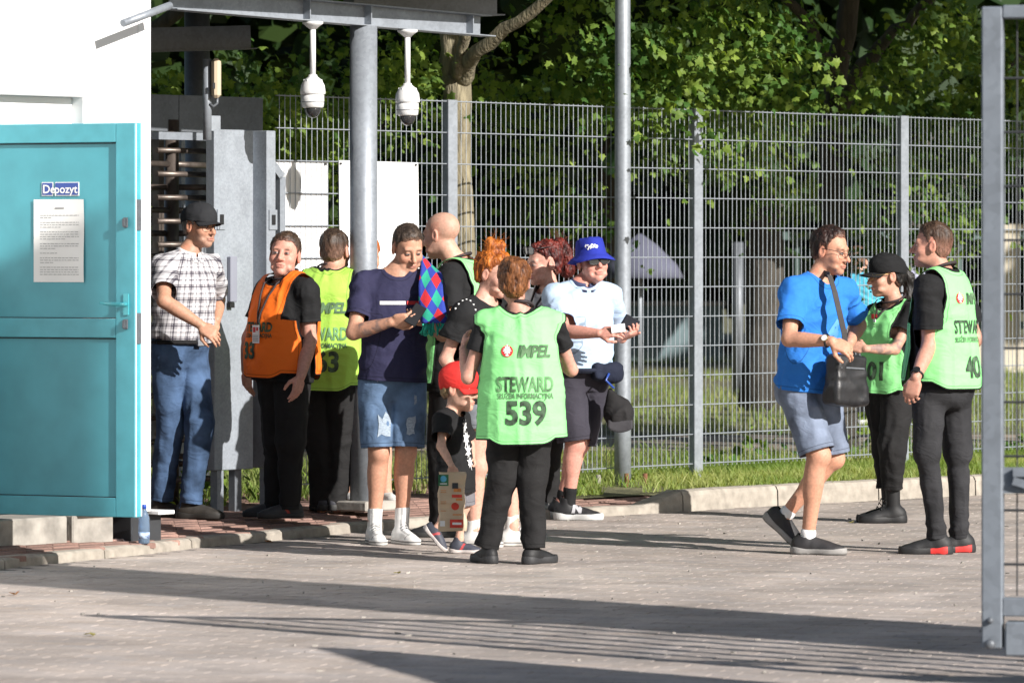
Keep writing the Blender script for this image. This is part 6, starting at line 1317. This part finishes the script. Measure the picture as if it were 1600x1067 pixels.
# 10 woman with dark red curls
p = Person('woman with dark red curly ponytail and sunglasses pushed up on her head', 31.9, .05, (850, 412, -62, -6, 0, 1.12), (859, 455), (850, 585), {1: ((842, 690), (842, 790), -40, 0), -1: ((858, 690), (858, 790), -30, 0)},
    {1: ((836, 530, 1), (842, 575, -1)), -1: ((872, 530, 1), (866, 580, -1))}, -48, .98, .95, True, skin=(.6, .32, .25))
p.shrink = .014; p.build_body(hair=(.06, .02, .02), lips=(.5, .14, .13)); DRED = hair_mat('dark_red_hair', (.02, .005, .006), (.17, .022, .014))
ex = [ell(p.L(.0, -.13, .06), (.055, .055, .06), None, .02), ell(p.L(.01, -.15, .01), (.05, .05, .06), None, .02), ell(p.L(-.01, -.145, -.05), (.042, .042, .055), None, .02), ell(p.L(0, -.1, .1), (.05, .045, .04), None, .02)]
p.hair(DRED, 'long', .012, .018, ex, rough=.008)
def curl(): a = rng.normal(0, 1, 3); a /= np.linalg.norm(a); e = [(0, -.13, .06), (.01, -.15, .01), (-.01, -.145, -.05), (0, -.1, .1)][rng.integers(4)]; return p.L(*e) + a * .052, a + rng.normal(0, .9, 3)
p.strands(DRED, curl, 260, .025, .0012)
p.trousers(BLACKP, .012, 1.0, seed=101); p.shirt(cloth_mat('white_pique', (.52, .51, .54), .05), .016, .6, -.15, seed=102, neck=.08); p.shoes((.1, .1, .1), (.3, .3, .3), 'low'); glasses(p, GLASSF, DARKLENS, .085, w=.03, h=.022, y=.098, name='sunglasses', thin=.003)
id_p = p; V, T = p.last; m = MB()
for sx in (-1, 1): m.tube([p.N + p.rc * .06 * sx + p.fc * .06 + UP * .03 - p.base, p.N + p.rc * .03 * sx + p.fc * .135 - UP * .08 - p.base, p.N + p.rc * .005 * sx + p.fc * .16 - UP * .2 - p.base], .008, 6)
m.build('lanyard', LANY, p.root)
# 11 man in bucket hat
p = Person('man in royal blue bucket hat and pale blue polo shirt holding wallet and card', 31.5, 0, (925, 410, 22, 6, -4, 1.12), (909, 449), (905, 585), {1: ((899, 692, -.06), (889, 780, -.02), 82, 0), -1: ((905, 692, .12), (877, 785, .16), 62, 0)},
    {1: ((882, 518, -1), (936, 521, -1), dict(dir=(.85, -.25, .12), n=(-.2, -.75, .55), curl=.5, thumb=.6)), -1: ((968, 518, 1), (972, 530, -1, .25), dict(dir=(.55, -.4, .35), n=(.4, -.2, -.85), curl=.6, thumb=-.4))}, 26, 1.0, 1.05, skin=(.58, .28, .22), belly=.045)
p.build_body(hair=(.25, .18, .13)); p.hair(hair_mat('light_cropped_hair', (.1, .07, .05), (.2, .14, .1)), 'short', .005, .006)
p.trousers(cloth_mat('dark_grey_shorts', (.04, .037, .05), .15), .016, short=.97, name='shorts', fold=.009, seed=112, thigh=1.05, waist=.1)
POLO = edge_mat('pale_blue_pique', (.42, .54, .7), (.05, .06, .12), .006, var=.04); p.shirt(POLO, .015, .72, .02, fold=.009, seed=111, neck=.072, loose=1.2, straight=.8)
q = [p.N + p.rc * math.cos(a) * .076 + p.fc * (math.sin(a) * .07 + .014) + UP * (.042 - .035 * max(0, math.sin(a))) - p.base for a in np.linspace(-4.55, 1.4, 26)]; m = MB()
m.add([v for c in q for v in (c, c + (c - (p.N - p.base)) * .26 - UP * .04, c + UP * .016)], [(i * 3 + a, i * 3 + 3 + a, i * 3 + 3 + b, i * 3 + b) for i in range(25) for a, b in ((0, 1), (2, 0))], True); o = m.build('collar', POLO, p.root); md = o.modifiers.new('t', 'SOLIDIFY'); md.thickness = .003
for dz in (.78, .9):
    m = MB(); m.tube([c + (c - (p.N - p.base)) * .26 * dz - UP * (.04 * dz - .0035) + (c - (p.N - p.base)) * .02 for c in q], .002, 5); m.build('collar_stripe', NAVY, o)
p.shoes((.02, .02, .022), (.55, .55, .54), 'sneaker', sole_h=.034, sock=(BLACKC, .06), length=1.12)
SILV = mat('silver_print', (.4, .4, .42), .4, var=.1, bump=0); sh = [c for c in p.root.children if c.name.startswith('shoe')]
for o in sh:
    me = o.data; vv = np.array([tuple(v.co) for v in me.vertices]) + p.base; tt = [tuple(q.vertices) for q in me.polygons]; v, f = text_mesh('N', .075, .006, .25, .01); p.print_on(p.bvh(vv, tt), (v, f), vv.mean(0) + np.array([.005, 0, .012]), np.array([1., 0, 0]), UP, np.array([.12, -.99, 0]), SILV, 'side_mark', o, .003)
HATM = cloth_mat('royal_blue_hat_cloth', (.022, .035, .33), .12); R = p.HR; vs = []; prof = [(.0, .142), (.055, .141), (.079, .128), (.087, .08), (.092, .045), (.115, .026), (.136, .004)]; n = 32
for r, zz in prof:
    for a in np.arange(n) * 2 * math.pi / n: vs.append(p.L(math.sin(a) * r * (.95 if r < .1 else 1), -.008 + math.cos(a) * r * 1.16, zz + (.006 * math.sin(3 * a + 1) if r > .1 else .002 * math.sin(5 * a))) - p.base)
m = MB(); m.add(vs, [(i * n + j, i * n + (j + 1) % n, (i + 1) * n + (j + 1) % n, (i + 1) * n + j) for i in range(len(prof) - 1) for j in range(n)], True); hat = m.build('bucket_hat', HATM, p.root); md = hat.modifiers.new('t', 'SOLIDIFY'); md.thickness = .003
t_ = np.linspace(0, 1, 70); cx_, cy_ = (t_ - .5) * .075 + .006 * np.sin(t_ * 44), .011 * np.sin(t_ * 31) * (1.2 - .6 * t_) + .004 * np.sin(t_ * 70)
v = np.concatenate([np.c_[cx_ - .0022, cy_ + .003, 0 * t_], np.c_[cx_ + .0022, cy_ - .003, 0 * t_]]); f = np.array([q for i in range(69) for q in ((i, i + 1, i + 71), (i, i + 71, i + 70))]); a0 = .35; out = [p.L(math.sin(a0 + x / .092) * .0905, -.008 + math.cos(a0 + x / .092) * .0905 * 1.16, .085 + y) - p.base for x, y, _ in v * [-1, 1, 1]]; 
link('hat_script', tri_mesh('hat_script', np.array(out), f, WHITEP, False), hat)
glasses(p, GLASSF, DARKLENS, -.002, w=.03, h=.02, y=.114, name='sunglasses', thin=.0025); BUCKET = p
# 12 man in bright blue t-shirt
p = Person('man in bright blue t-shirt and glasses walking right with black shoulder bag', 27.97, 0, (1297, 392, 60, -10, 0, 1.07), (1279, 440), (1263, 598), {1: ((1278, 712, -.12), (1262, 840, -.06), 74, 0), -1: ((1300, 716, .06), (1226, 806, .12), 68, 40)},
    {1: ((1233, 530, -1), (1299, 533, -1), dict(dir=(.8, -.15, -.4), n=(.1, -.75, .65), curl=.55, wn=(-.1, -.9, .4))), -1: ((1342, 508, 1), (1328, 535, -1), dict(dir=(-.45, -.5, -.55), n=(.6, -.5, .6), curl=.5))}, 40, 1.02, .98, skin=(.55, .28, .185))
p.build_body(hair=(.045, .022, .018), stubble=.12); p.hair(hair_mat('dark_brown_hair', (.008, .004, .003), (.045, .02, .015)), 'receding', .009, .017, rough=.005)
p.trousers(denim_mat('pale_grey_denim', (.13, .155, .21), 1.5), .015, short=.94, name='shorts', fold=.009, seed=122, thigh=.98); o = p.shirt(cloth_mat('bright_blue_cotton', (.03, .195, .64), .08), .014, .7, -.09, fold=.01, seed=121, neck=.078, loose=1.2, straight=.6); V, T = p.last; tr = p.bvh(V, T)
PB = mat('pale_blue_print', (.09, .3, .68), .8, var=.12, bump=0)
for s, lx, size in (('4', .02, .17),): p.print_on(tr, text_mesh(s, size, .006, 0, .02), p.Hc + (p.N - p.Hc) * .5 - p.rc * lx, -p.rc, UP, p.fc, PB, 'chest_print', o)
p.shoes((.03, .029, .031), (.28, .27, .26), 'sneaker', sock=(WHITEP, .025), length=1.12); glasses(p, GLASSF, None, .0, w=.027, h=.017); watch(p, 1, WHITEP, M['black'], .021); BLUEMAN = p
# 13 woman steward in black cap
p = Person('woman steward in black cap with long dark ponytail, crossed arms and laced boots', 31.2, 0, (1386, 431, -75, -4, 0, 1.08), (1398, 478), (1390, 592), {-1: ((1394, 698, -.1), (1394, 786, -.05), -82, 0), 1: ((1384, 698, .1), (1388, 784, .1), -72, 0)},
    {-1: ((1398, 546, -1), (1352, 545, -1, .22), dict(dir=(-.8, .3, .2), n=(-.2, -.9, .3), curl=.4)), 1: ((1367, 540, 1), (1392, 535, -1), dict(dir=(.6, .3, .2), n=(0, -.9, .3), curl=.5))}, -48, .95, .98, True, skin=(.52, .28, .2))
p.shrink = .014; p.build_body(hair=(.02, .015, .012), lips=(.5, .14, .14), tattoo=[(-1, -.6, .9)]); BLH = hair_mat('black_hair', (.004, .0035, .0035), (.02, .016, .014), .35)
tail = [p.L(0, -.1, .03), p.L(0, -.135, -.03), p.L(0, -.125, -.15), p.L(0.01, -.105, -.27), p.L(0.01, -.095, -.36)]
p.hair(BLH, 'long', .009, .012, [cone(tail[i], tail[i + 1], [[.03, .034], [.034, .034], [.034, .028], [.028, .012]][i], .02) for i in range(4)], rough=.004)
cap(p, cloth_mat('black_cap_cloth', (.012, .012, .013), .2), .075, .022); glasses(p, GOLD, None, 0.0)
p.trousers(BLACKP, .014, .74, fold=.013, seed=131, taper=.95); p.shirt(BLACKC, .014, .55, -.12, seed=132, bust=True); v = p.vest(LIME, .03, -.22, seed=133, strap=.135, gap=1.25, fold=.012); V, T = p.last; tr = p.bvh(V, T); vest_print(p, [('01', .15, .03, .1, PRINT, .006, 0, .13)], False, 0, 'lettering', v, tr); id_card(p, .8, .0, tr, True, .02, .02); p.lanyard(LANY)
p.shoes((.016, .016, .017), (.014, .014, .015), 'boot', length=1.15, sole_h=.038)
# 14 young steward on the right
p = Person('young steward with cropped hair and black jeans, standing nearest the gate', 28.0, 0, (1457, 384, -100, 2, 0, 1.04), (1473, 434), (1471, 592), {-1: ((1449, 706, -.1), (1463, 830, -.06), -92, 0), 1: ((1497, 706, .08), (1499, 830, .1), -80, 0)},
    {-1: ((1452, 540, -1), (1431, 590, -1), dict(dir=(-.25, -.1, -.95), n=(-.4, -.85, 0), curl=.6, wn=(-.3, -.9, .1))), 1: ((1524, 530, 1), (1500, 565, 1))}, -120, 1.03, .96, skin=(.52, .26, .19), hips_yaw=-140)
p.shrink = .014; p.build_body(hair=(.1, .055, .035), stubble=.1); p.hair(hair_mat('cropped_auburn_hair', (.025, .013, .008), (.085, .048, .03)), 'short', .004, .015, fade=.5)
p.trousers(CHAR, .008, 1.08, fold=.01, seed=141, taper=.78, thigh=.92); p.shirt(BLACKC, .016, .72, -.1, seed=142, loose=1.3); v = p.vest(LIME, .034, -.1, seed=143, strap=.16, flare=.04); V, T = p.last; tr = p.bvh(V, T); steward_back(p, v, '40', False, .0, .95, (.8, .51, .39, .11)); p.lanyard(LANY, width=.009)
vest_print(p, [('0', .16, .1, .1, PRINT, .006, 0, .09), ('YJNA', .04, .1, .28, PRINT, .001, 0, .08), ('RD', .09, .1, .4, PRINT, .003, 0, .08)], False, 0, 'lettering', v, tr)
p.sole_block = (.62, .035, .03); p.shoes((.02, .02, .021), (.025, .025, .026), 'sneaker', length=1.05, sole_h=.034); watch(p, -1, M['black'], M['black'], .02)
# 15 and 16 two people in the park
p = Person('person in turquoise shirt walking in the park behind the fence', 46, .1, (1342, 408, 150, 0, 0, 1.05), (1350, 431), (1352, 515), {1: ((1352, 590), (1350, 650), 140, 0), -1: ((1332, 590), (1330, 650), 140, 0)}, {1: ((1386, 470, 1), (1380, 505, -1)), -1: ((1316, 470, 1), (1322, 505, -1))}, 165, .95, 1.15, group='people walking in the park')
p.shrink = .014; p.build_body(hair=(.1, .05, .03)); p.hair(hair_mat('brown_hair_far', (.1, .05, .03), (.16, .09, .05)), 'short', .01, .015); p.shirt(cloth_mat('turquoise_cotton', (.1, .5, .68)), .02, .6, -.1); p.trousers(CHAR, .014); p.shoes((.6, .6, .6), (.6, .6, .6), 'low')
p = Person('person in lilac shirt in the park, glimpsed between the two stewards on the right', 47, .1, (1436, 402, 170, 0, 0, 1.05), (1438, 424), (1440, 508), {1: ((1446, 585), (1446, 645), 160, 0), -1: ((1430, 585), (1430, 645), 180, 0)}, {1: ((1466, 465, 1), (1464, 500, -1)), -1: ((1412, 465, 1), (1414, 500, -1))}, 170, .95, 1.0, group='people walking in the park')
p.shrink = .014; p.build_body(hair=(.1, .05, .03)); p.hair(hair_mat('brown_hair_park', (.1, .05, .03), (.16, .09, .05)), 'short', .01, .015); p.shirt(cloth_mat('lilac_cotton', (.45, .45, .6)), .02, .6, -.1); p.trousers(CHAR, .014); p.shoes((.6, .6, .6), (.6, .6, .6), 'low')
# ------------------------------------------------------------------ things people hold or wear over the shoulder, litter
def handled(mb, name, material, o, label, cat, group=None, bevel=0):
    c = mb.build(name, material, None, tuple(o), bevel=bevel); return tag(c, label, cat, group)
PH = mat('phone_case', (.012, .012, .013), .3, var=.1, bump=0)
def unit(v): v = np.array(v, float); return v / np.linalg.norm(v)
# phone of the man in navy
p = NAVYMAN; d = unit(p.hd[1]['dir']); c = P(649, 492, (p.wr[1][1] + p.wr[-1][1]) / 2 - .075); up = unit((.45, .55, .7)); rt = unit(np.cross(up, (0, -1, .2))); nn = np.cross(rt, up)
ph = empty('mobile_phone', tuple(c), 0, 'black mobile phone in the hands of the man in navy', 'phone'); m = MB(); m.frame((0, 0, 0), rt, nn, up, .07, .009, .145); m.build('phone_case', PH, ph, bevel=.003)
m = MB(); m.frame(nn * (-.0052 if nn[1] < 0 else .0052), rt, nn, up, .062, .001, .135); m.build('screen', DARKLENS, ph)
# wallet and card of the man in the bucket hat
p = BUCKET; c = P(984, 506, p.wr[-1][1] - .06); a = unit((.8, .35, -.45)); b = unit(np.cross(a, (0.35, -.85, -.25))); n3 = np.cross(a, b); wl = empty('wallet', tuple(c), 0, 'dark leather wallet held open by the man in the bucket hat', 'wallet')
LEA = mat('dark_blue_leather', (.012, .014, .022), .45, var=.2, vscale=40, bump=.3)
m = MB(); m.frame(n3 * .007, a, b, n3, .1, .085, .008); m.build('wallet_side', LEA, wl, bevel=.003); m = MB(); m.frame(-n3 * .006 - b * .008, a, b, n3, .098, .075, .008); m.build('wallet_side', LEA, wl, bevel=.003)
c = P(966, 513, p.wr[1][1] - .05); m = MB(); m.frame((0, 0, 0), unit((.8, 0, .1)), unit((-.1, .2, 1)), unit(np.cross((.8, 0, .1), (-.1, .2, 1))), .085, .05, .002); handled(m, 'card', WHITEP, c, 'white card between the fingers of the man in the bucket hat', 'card')
# waist bag and cap hanging on it
wb = p.Hc + p.fh * .18 - p.rh * .09 + UP * .02; wbag = empty('waist_bag', tuple(wb), 0, 'navy waist bag worn in front by the man in the bucket hat', 'bag')
NB = cloth_mat('navy_nylon', (.014, .018, .035), .3, bscale=90)
V, T = surf([rbox(wb, (.07, .02, .03), .02, np.c_[p.rh, p.fh, UP]), ell(wb - p.rh * .04 - UP * .01, (.07, .045, .05), None, .04)], .009); N = vnormals(V, T); V = folds(V, N, .01, (.08, .08, .05), 5); link('pouch', tri_mesh('pouch', V - wb, T, NB), wbag)
m = MB(); m.tube([p.Hc + p.rh * math.cos(t) * .2 + p.fh * (math.sin(t) * .17 + .04) + UP * .03 - wb for t in np.linspace(0, 2 * math.pi, 33)], .014, 6, False); m.build('belt', NB, wbag); m = MB(); m.tube([(.02, -.05, -.01), (.0, -.075, -.05), (.05, -.06, -.1)], .008, 6); m.build('strap_end', M['blue_sign'], wbag)
hc = P(969, 648, wb[1] - .04); hcap = empty('hanging_cap', tuple(hc), 0, 'black peaked cap hanging from the waist bag', 'cap')
V, T = surf([ell(hc + np.array([-.01, 0, .0]), (.075, .06, .1), None, .02), cone(hc + np.array([-.06, 0, .15]), hc + np.array([-.01, 0, .02]), [.018, .075], .03)], .008); N = vnormals(V, T); V = folds(V, N, .014, (.06, .06, .09), 8); link('crown', tri_mesh('crown', V - hc, T, cloth_mat('black_cap_fabric', (.02, .019, .02), .25)), hcap)
m = MB(); vs = [(x * .075, -.062 + .03 * (1 - x * x) * 0 - .02 * z, -.03 - .075 * z * (1 - .35 * x * x)) for x in np.linspace(-1, 1, 11) for z in np.linspace(0, 1, 5)]; m.add(vs, [(i * 5 + j, i * 5 + 5 + j, i * 5 + 6 + j, i * 5 + j + 1) for i in range(10) for j in range(4)], True); b = m.build('visor', cloth_mat('grey_visor', (.045, .043, .048), .15), hcap); md = b.modifiers.new('t', 'SOLIDIFY'); md.thickness = .004
# checked scarf on the shoulder of the man in navy
p = NAVYMAN; sc = empty('scarf', tuple(p.sh[-1]), 0, 'red, green and blue checked knitted scarf over the left shoulder of the man in navy', 'scarf')
path = [P(668, 409, 29.08), P(672, 413, 28.98), P(674, 425, 28.86), P(673, 446, 28.76), P(674, 470, 28.7), P(677, 490, 28.68), P(679, 505, 28.68)]; wv = [np.array(v) for v in [(.045, .02, -.05), (.05, .01, -.045), (.06, .0, -.02), (.068, 0, -.005), (.07, 0, 0), (.072, 0, 0), (.072, .0, 0)]]
n1, n2 = 30, 10; vs, uvv = [], []; tt = np.linspace(0, 1, len(path))
for i in range(n1):
    t = i / (n1 - 1); c = np.array([np.interp(t, tt, [q[k] for q in path]) for k in range(3)]); w = np.array([np.interp(t, tt, [q[k] for q in wv]) for k in range(3)])
    for j in range(n2): u = -1 + 2 * j / (n2 - 1); vs.append(c + w * u + np.array([0, -.012 * (1 - u * u) + .006 * math.sin(u * 5 + t * 9), 0]) - p.sh[-1]); uvv.append((u, t, 0))
fs = np.array([(i * n2 + j, i * n2 + n2 + j, i * n2 + n2 + j + 1, i * n2 + j + 1) for i in range(n1 - 1) for j in range(n2 - 1)])
def scarf_mat():
    m = bpy.data.materials.new('checked_knit'); m.use_nodes = True; n, L = nodes_of(m); bs = n['Principled BSDF']; bs.inputs['Roughness'].default_value = .95; at = n.new('ShaderNodeAttribute'); at.attribute_name = 'weave'; sx = n.new('ShaderNodeSeparateXYZ'); L(at.outputs['Vector'], sx.inputs[0])
    def f(op, a, b):
        q = n.new('ShaderNodeMath'); q.operation = op
        for i, v in enumerate((a, b)):
            if v is None: continue
            if isinstance(v, (int, float)): q.inputs[i].default_value = v
            else: L(v, q.inputs[i])
        return q.outputs[0]
    U = f('MULTIPLY', sx.outputs[0], 1.15); V_ = f('MULTIPLY', sx.outputs[1], 4.6); A = f('FLOOR', f('ADD', U, V_), None); B = f('FLOOR', f('SUBTRACT', U, V_), None)
    A2 = f('FLOORED_MODULO', A, 2.0); B2 = f('FLOORED_MODULO', B, 2.0); same = f('ABSOLUTE', f('SUBTRACT', A2, B2), None)
    m1 = n.new('ShaderNodeMix'); m1.data_type = 'RGBA'; L(A2, m1.inputs[0]); m1.inputs[6].default_value = (.5, .02, .03, 1); m1.inputs[7].default_value = (.02, .33, .22, 1)
    m2 = n.new('ShaderNodeMix'); m2.data_type = 'RGBA'; L(same, m2.inputs[0]); L(m1.outputs[2], m2.inputs[6]); m2.inputs[7].default_value = (.025, .05, .32, 1); L(m2.outputs[2], bs.inputs['Base Color'])
    nz = n.new('ShaderNodeTexNoise'); nz.inputs['Scale'].default_value = 220; tc = n.new('ShaderNodeTexCoord'); L(tc.outputs['Object'], nz.inputs['Vector']); bp = n.new('ShaderNodeBump'); bp.inputs['Strength'].default_value = .6; bp.inputs['Distance'].default_value = .004; L(nz.outputs[0], bp.inputs['Height']); L(bp.outputs[0], bs.inputs['Normal']); return m
o = link('knitted_band', tri_mesh('knitted_band', np.array(vs), fs, scarf_mat(), True, {'weave': np.array(uvv)}), sc); md = o.modifiers.new('t', 'SOLIDIFY'); md.thickness = .012; md.offset = 0
m = MB()
for i in range(46):
    u = rng.uniform(-1, 1); a = path[-1] + wv[-1] * u + np.array([0, rng.uniform(-.012, .01), .005]) - p.sh[-1]; m.tube([a, a + [rng.normal(0, .006), rng.normal(0, .004), -.03], a + [rng.normal(0, .01), rng.normal(0, .006), -.058 - rng.uniform(0, .02)]], .0042, 5)
fr = m.build('fringe', mat('green_wool', (.03, .42, .3), .95, var=.35, vscale=60), sc); fr['kind'] = 'stuff'
# black shoulder bag of the man in blue
p = BLUEMAN; by = p.Hc[1] - .2; c = P(1322, 592, by); f = unit((.62, -.75, 0)); r = unit((.77, .62, -.06)); bag = empty('shoulder_bag', tuple(c), 0, 'black leather shoulder bag hanging in front of the man in bright blue', 'bag')
BL = mat('black_leather', (.018, .018, .02), .42, var=.25, vscale=30, bump=.25, bscale=120)
R3 = np.c_[r, f, np.cross(r, f)]; V, T = surf([rbox(c, (.092, .03, .11), .022, R3), rbox(c - UP * .09, (.1, .036, .03), .02, R3, .04)], .009); N = vnormals(V, T); V = folds(V, N, .006, (.1, .1, .08), 4); link('bag_body', tri_mesh('bag_body', V - c, T, BL), bag)
m = MB(); m.frame(f * .054 + UP * .06, r, f, R3[:, 2], .17, .004, .008); m.build('zip', M['zinc_dark'], bag); m = MB(); m.frame(f * .056 - UP * .03 - r * .03, r, f, R3[:, 2], .03, .003, .012); m.build('badge', M['dark'], bag)
m = MB(); pts = [P(1281, 425, p.N[1] + .02), P(1296, 430, p.N[1] - .13), P(1304, 455, p.N[1] - .19), P(1311, 485, p.N[1] - .215), P(1319, 520, p.N[1] - .225), P(1322, 550, by)]
for i in range(len(pts) - 1):
    m.beam(pts[i] - c, pts[i + 1] - c + (pts[i + 1] - pts[i]) * .03, .034, .004, unit((-.5, .8, .1)))
m.build('strap', cloth_mat('grey_strap', (.06, .055, .055), .2), bag)
# paper bag of the boy
p = BOY; c = P(706, 783, p.wr[1][1] - .05); pb = empty('paper_bag', tuple(c), 0, 'crumpled brown paper bag with red print carried by the boy in the red cap', 'paper bag')
n1, n2 = 14, 20; vs = []; hw, hd, hh = .073, .03, .158
for i in range(n2):
    z = -hh + 2 * hh * i / (n2 - 1); q = 1 - .8 * max(0, (i / (n2 - 1) - .65) / .35)
    for j in range(n1 * 2):
        t = 2 * math.pi * j / (n1 * 2); x = math.copysign(abs(math.cos(t)) ** .35, math.cos(t)) * hw * (1 + .05 * math.sin(i * .8)); y = math.copysign(abs(math.sin(t)) ** .5, math.sin(t)) * hd * q; vs.append((x, y, z))
vs = np.array(vs); vs += .013 * np.c_[noise3(vs * 22, 1), noise3(vs * 22, 2), .5 * noise3(vs * 22, 3)]; k = n1 * 2; fs = [(i * k + j, i * k + (j + 1) % k, i * k + k + (j + 1) % k, i * k + k + j) for i in range(n2 - 1) for j in range(k)]
KR = mat('kraft_paper', (.56, .43, .3), .85, var=.1, vscale=10, bump=.4, bscale=40); bb = MB(); bb.add(vs, fs + [tuple(range(k))[::-1]], False); sack = bb.build('sack', KR, pb)
tr = BVHTree.FromPolygons([tuple(v) for v in vs], fs)
def stick(shape, x, z, mm, name, off=.003):
    v, f = shape; out = []
    for a, b, _ in v:
        h = tr.ray_cast(Vector((x + a, -.3, z + b)), Vector((0, 1, 0)), 1); out.append((x + a, (h[0].y if h[0] else -hd) - off, z + b))
    return link(name, tri_mesh(name, np.array(out), f, mm, False), sack)
def disc(r, n=18): return np.array([(0, 0, 0)] + [(r * math.cos(a), r * math.sin(a), 0) for a in np.linspace(0, 2 * math.pi, n + 1)[:-1]]), np.array([(0, i + 1, (i + 1) % n + 1) for i in range(n)])
def rect(w, h, n=6): return bar(w, h)
GRN = mat('green_print', (.03, .16, .07), .7, var=.15, bump=0); LBL = mat('light_blue_print', (.1, .4, .6), .7, var=.1, bump=0); REDP = mat('red_bag_print', (.6, .05, .03), .7, var=.25, vscale=40, bump=0); ORP = mat('orange_print', (.6, .22, .06), .7, var=.25, vscale=40, bump=0)
stick(rect(.055, .06), -.045, .115, GRN, 'green_label'); stick(disc(.017), -.045, .122, LBL, 'round_mark', .0045); stick(rect(.038, .005), -.045, .096, WHITEP, 'printed_line', .0045)
stick(rect(.032, .03), .018, .085, M['dark'], 'printed_panel'); stick(rect(.04, .018), .03, .062, ORP, 'printed_panel'); stick(rect(.055, .016), .028, .03, REDP, 'printed_panel'); stick(rect(.035, .012), .04, .012, ORP, 'printed_panel'); stick(disc(.021), .018, -.025, REDP, 'printed_tomato'); stick(rect(.07, .045), .025, -.118, REDP, 'printed_panel'); stick(rect(.05, .012), .028, -.118, WHITEP, 'printed_line', .0045); stick(rect(.026, .03), -.05, -.118, WHITEP, 'bar_code'); stick(rect(.05, .006), .03, -.07, ORP, 'printed_line')
for z in (.06, .05, -.0, -.01, -.05): stick(rect(.03, .003), -.045, z, ORP, 'printed_line')
# bottle of water by the building
c = P(225, 829, 27.98); c[2] = path_z(c[0], c[1]) + .002; bt = empty('water_bottle', tuple(c), 0, 'clear blue plastic water bottle standing at the corner of the white building', 'bottle')
g = bpy.data.materials.new('blue_pet'); g.use_nodes = True; b = g.node_tree.nodes['Principled BSDF']; b.inputs['Base Color'].default_value = (.45, .62, .85, 1); b.inputs['Roughness'].default_value = .12; b.inputs['Transmission Weight'].default_value = .8; b.inputs['IOR'].default_value = 1.2
m = MB(); m.lathe((0, 0, 0), [(.026, 0), (.031, .008), (.031, .05), (.029, .06), (.031, .07), (.031, .11), (.028, .125), (.03, .14), (.016, .178), (.012, .188), (.012, .196)], 24); m.build('bottle_body', g, bt)
m = MB(); m.lathe((0, 0, .0), [(.0143, .19), (.0143, .212), (.012, .214)], 18); m.build('bottle_cap', mat('blue_cap', (.02, .07, .4), .4, var=.05, bump=0), bt); m = MB(); m.lathe((0, 0, 0), [(.0315, .028), (.0315, .062)], 24); m.build('bottle_label', mat('bottle_label', (.08, .16, .5), .5, var=.6, vscale=40, bump=0, c2=(.4, .5, .7)), bt)
# fallen leaves and small litter on the paving
DRY = [leaf_mat('dry_leaf', (.28, .12, .06), (.35, .2, .1), .2), leaf_mat('yellow_leaf', (.25, .22, .06), (.3, .27, .1), .2)]
for k, (px, py, sz, mi, lab) in enumerate([(22, 930, .05, 0, 'curled brown leaf lying on the paving at the left edge'), (140, 994, .05, 1, 'yellow green leaf flat on the paving at lower left'), (620, 897, .045, 1, 'small dry leaf on the paving before the woman steward'), (1287, 780, .05, 1, 'yellow leaf lying against the kerb'), (420, 848, .05, 0, 'brown leaf by the low kerb'), (1330, 818, .035, 1, 'small leaf on paving near the laced boots')]):
    Y = GY(py); pos = P(px, py, Y); V = LS * sz; V = V + np.c_[np.zeros(len(V)), np.zeros(len(V)), .35 * sz * np.abs(LS[:, 0]) + .15 * sz * noise3(LS * 3, k)]; V[:, 2] -= V[:, 2].min() - .002; o = link('fallen_leaf', tri_mesh('fallen_leaf', V, LF, DRY[mi], False, {'tint': rng.uniform(0, 1, len(V))}), None, (pos[0], pos[1], 0.002)); o.rotation_euler[2] = k * 1.3; tag(o, lab, 'leaf', 'fallen leaves')
n = 260; X = rng.uniform(-3, 3.4, n); Y = rng.uniform(20, 33, n); ok = (Y < np.interp(X, KB[:, 0], KB[:, 1])) & (np.abs(X) < Y * .105); X, Y = X[ok], Y[ok]; m = MB()
for x, y in zip(X, Y): r = rng.uniform(.003, .009); m.frame((x, y, r * .4), unit((rng.normal(), rng.normal(), .1)), unit((rng.normal(), rng.normal(), .1)), UP, r * 2, r * 1.4, r)
o = m.build('grit', M['concrete']); tag(o, kind='stuff')
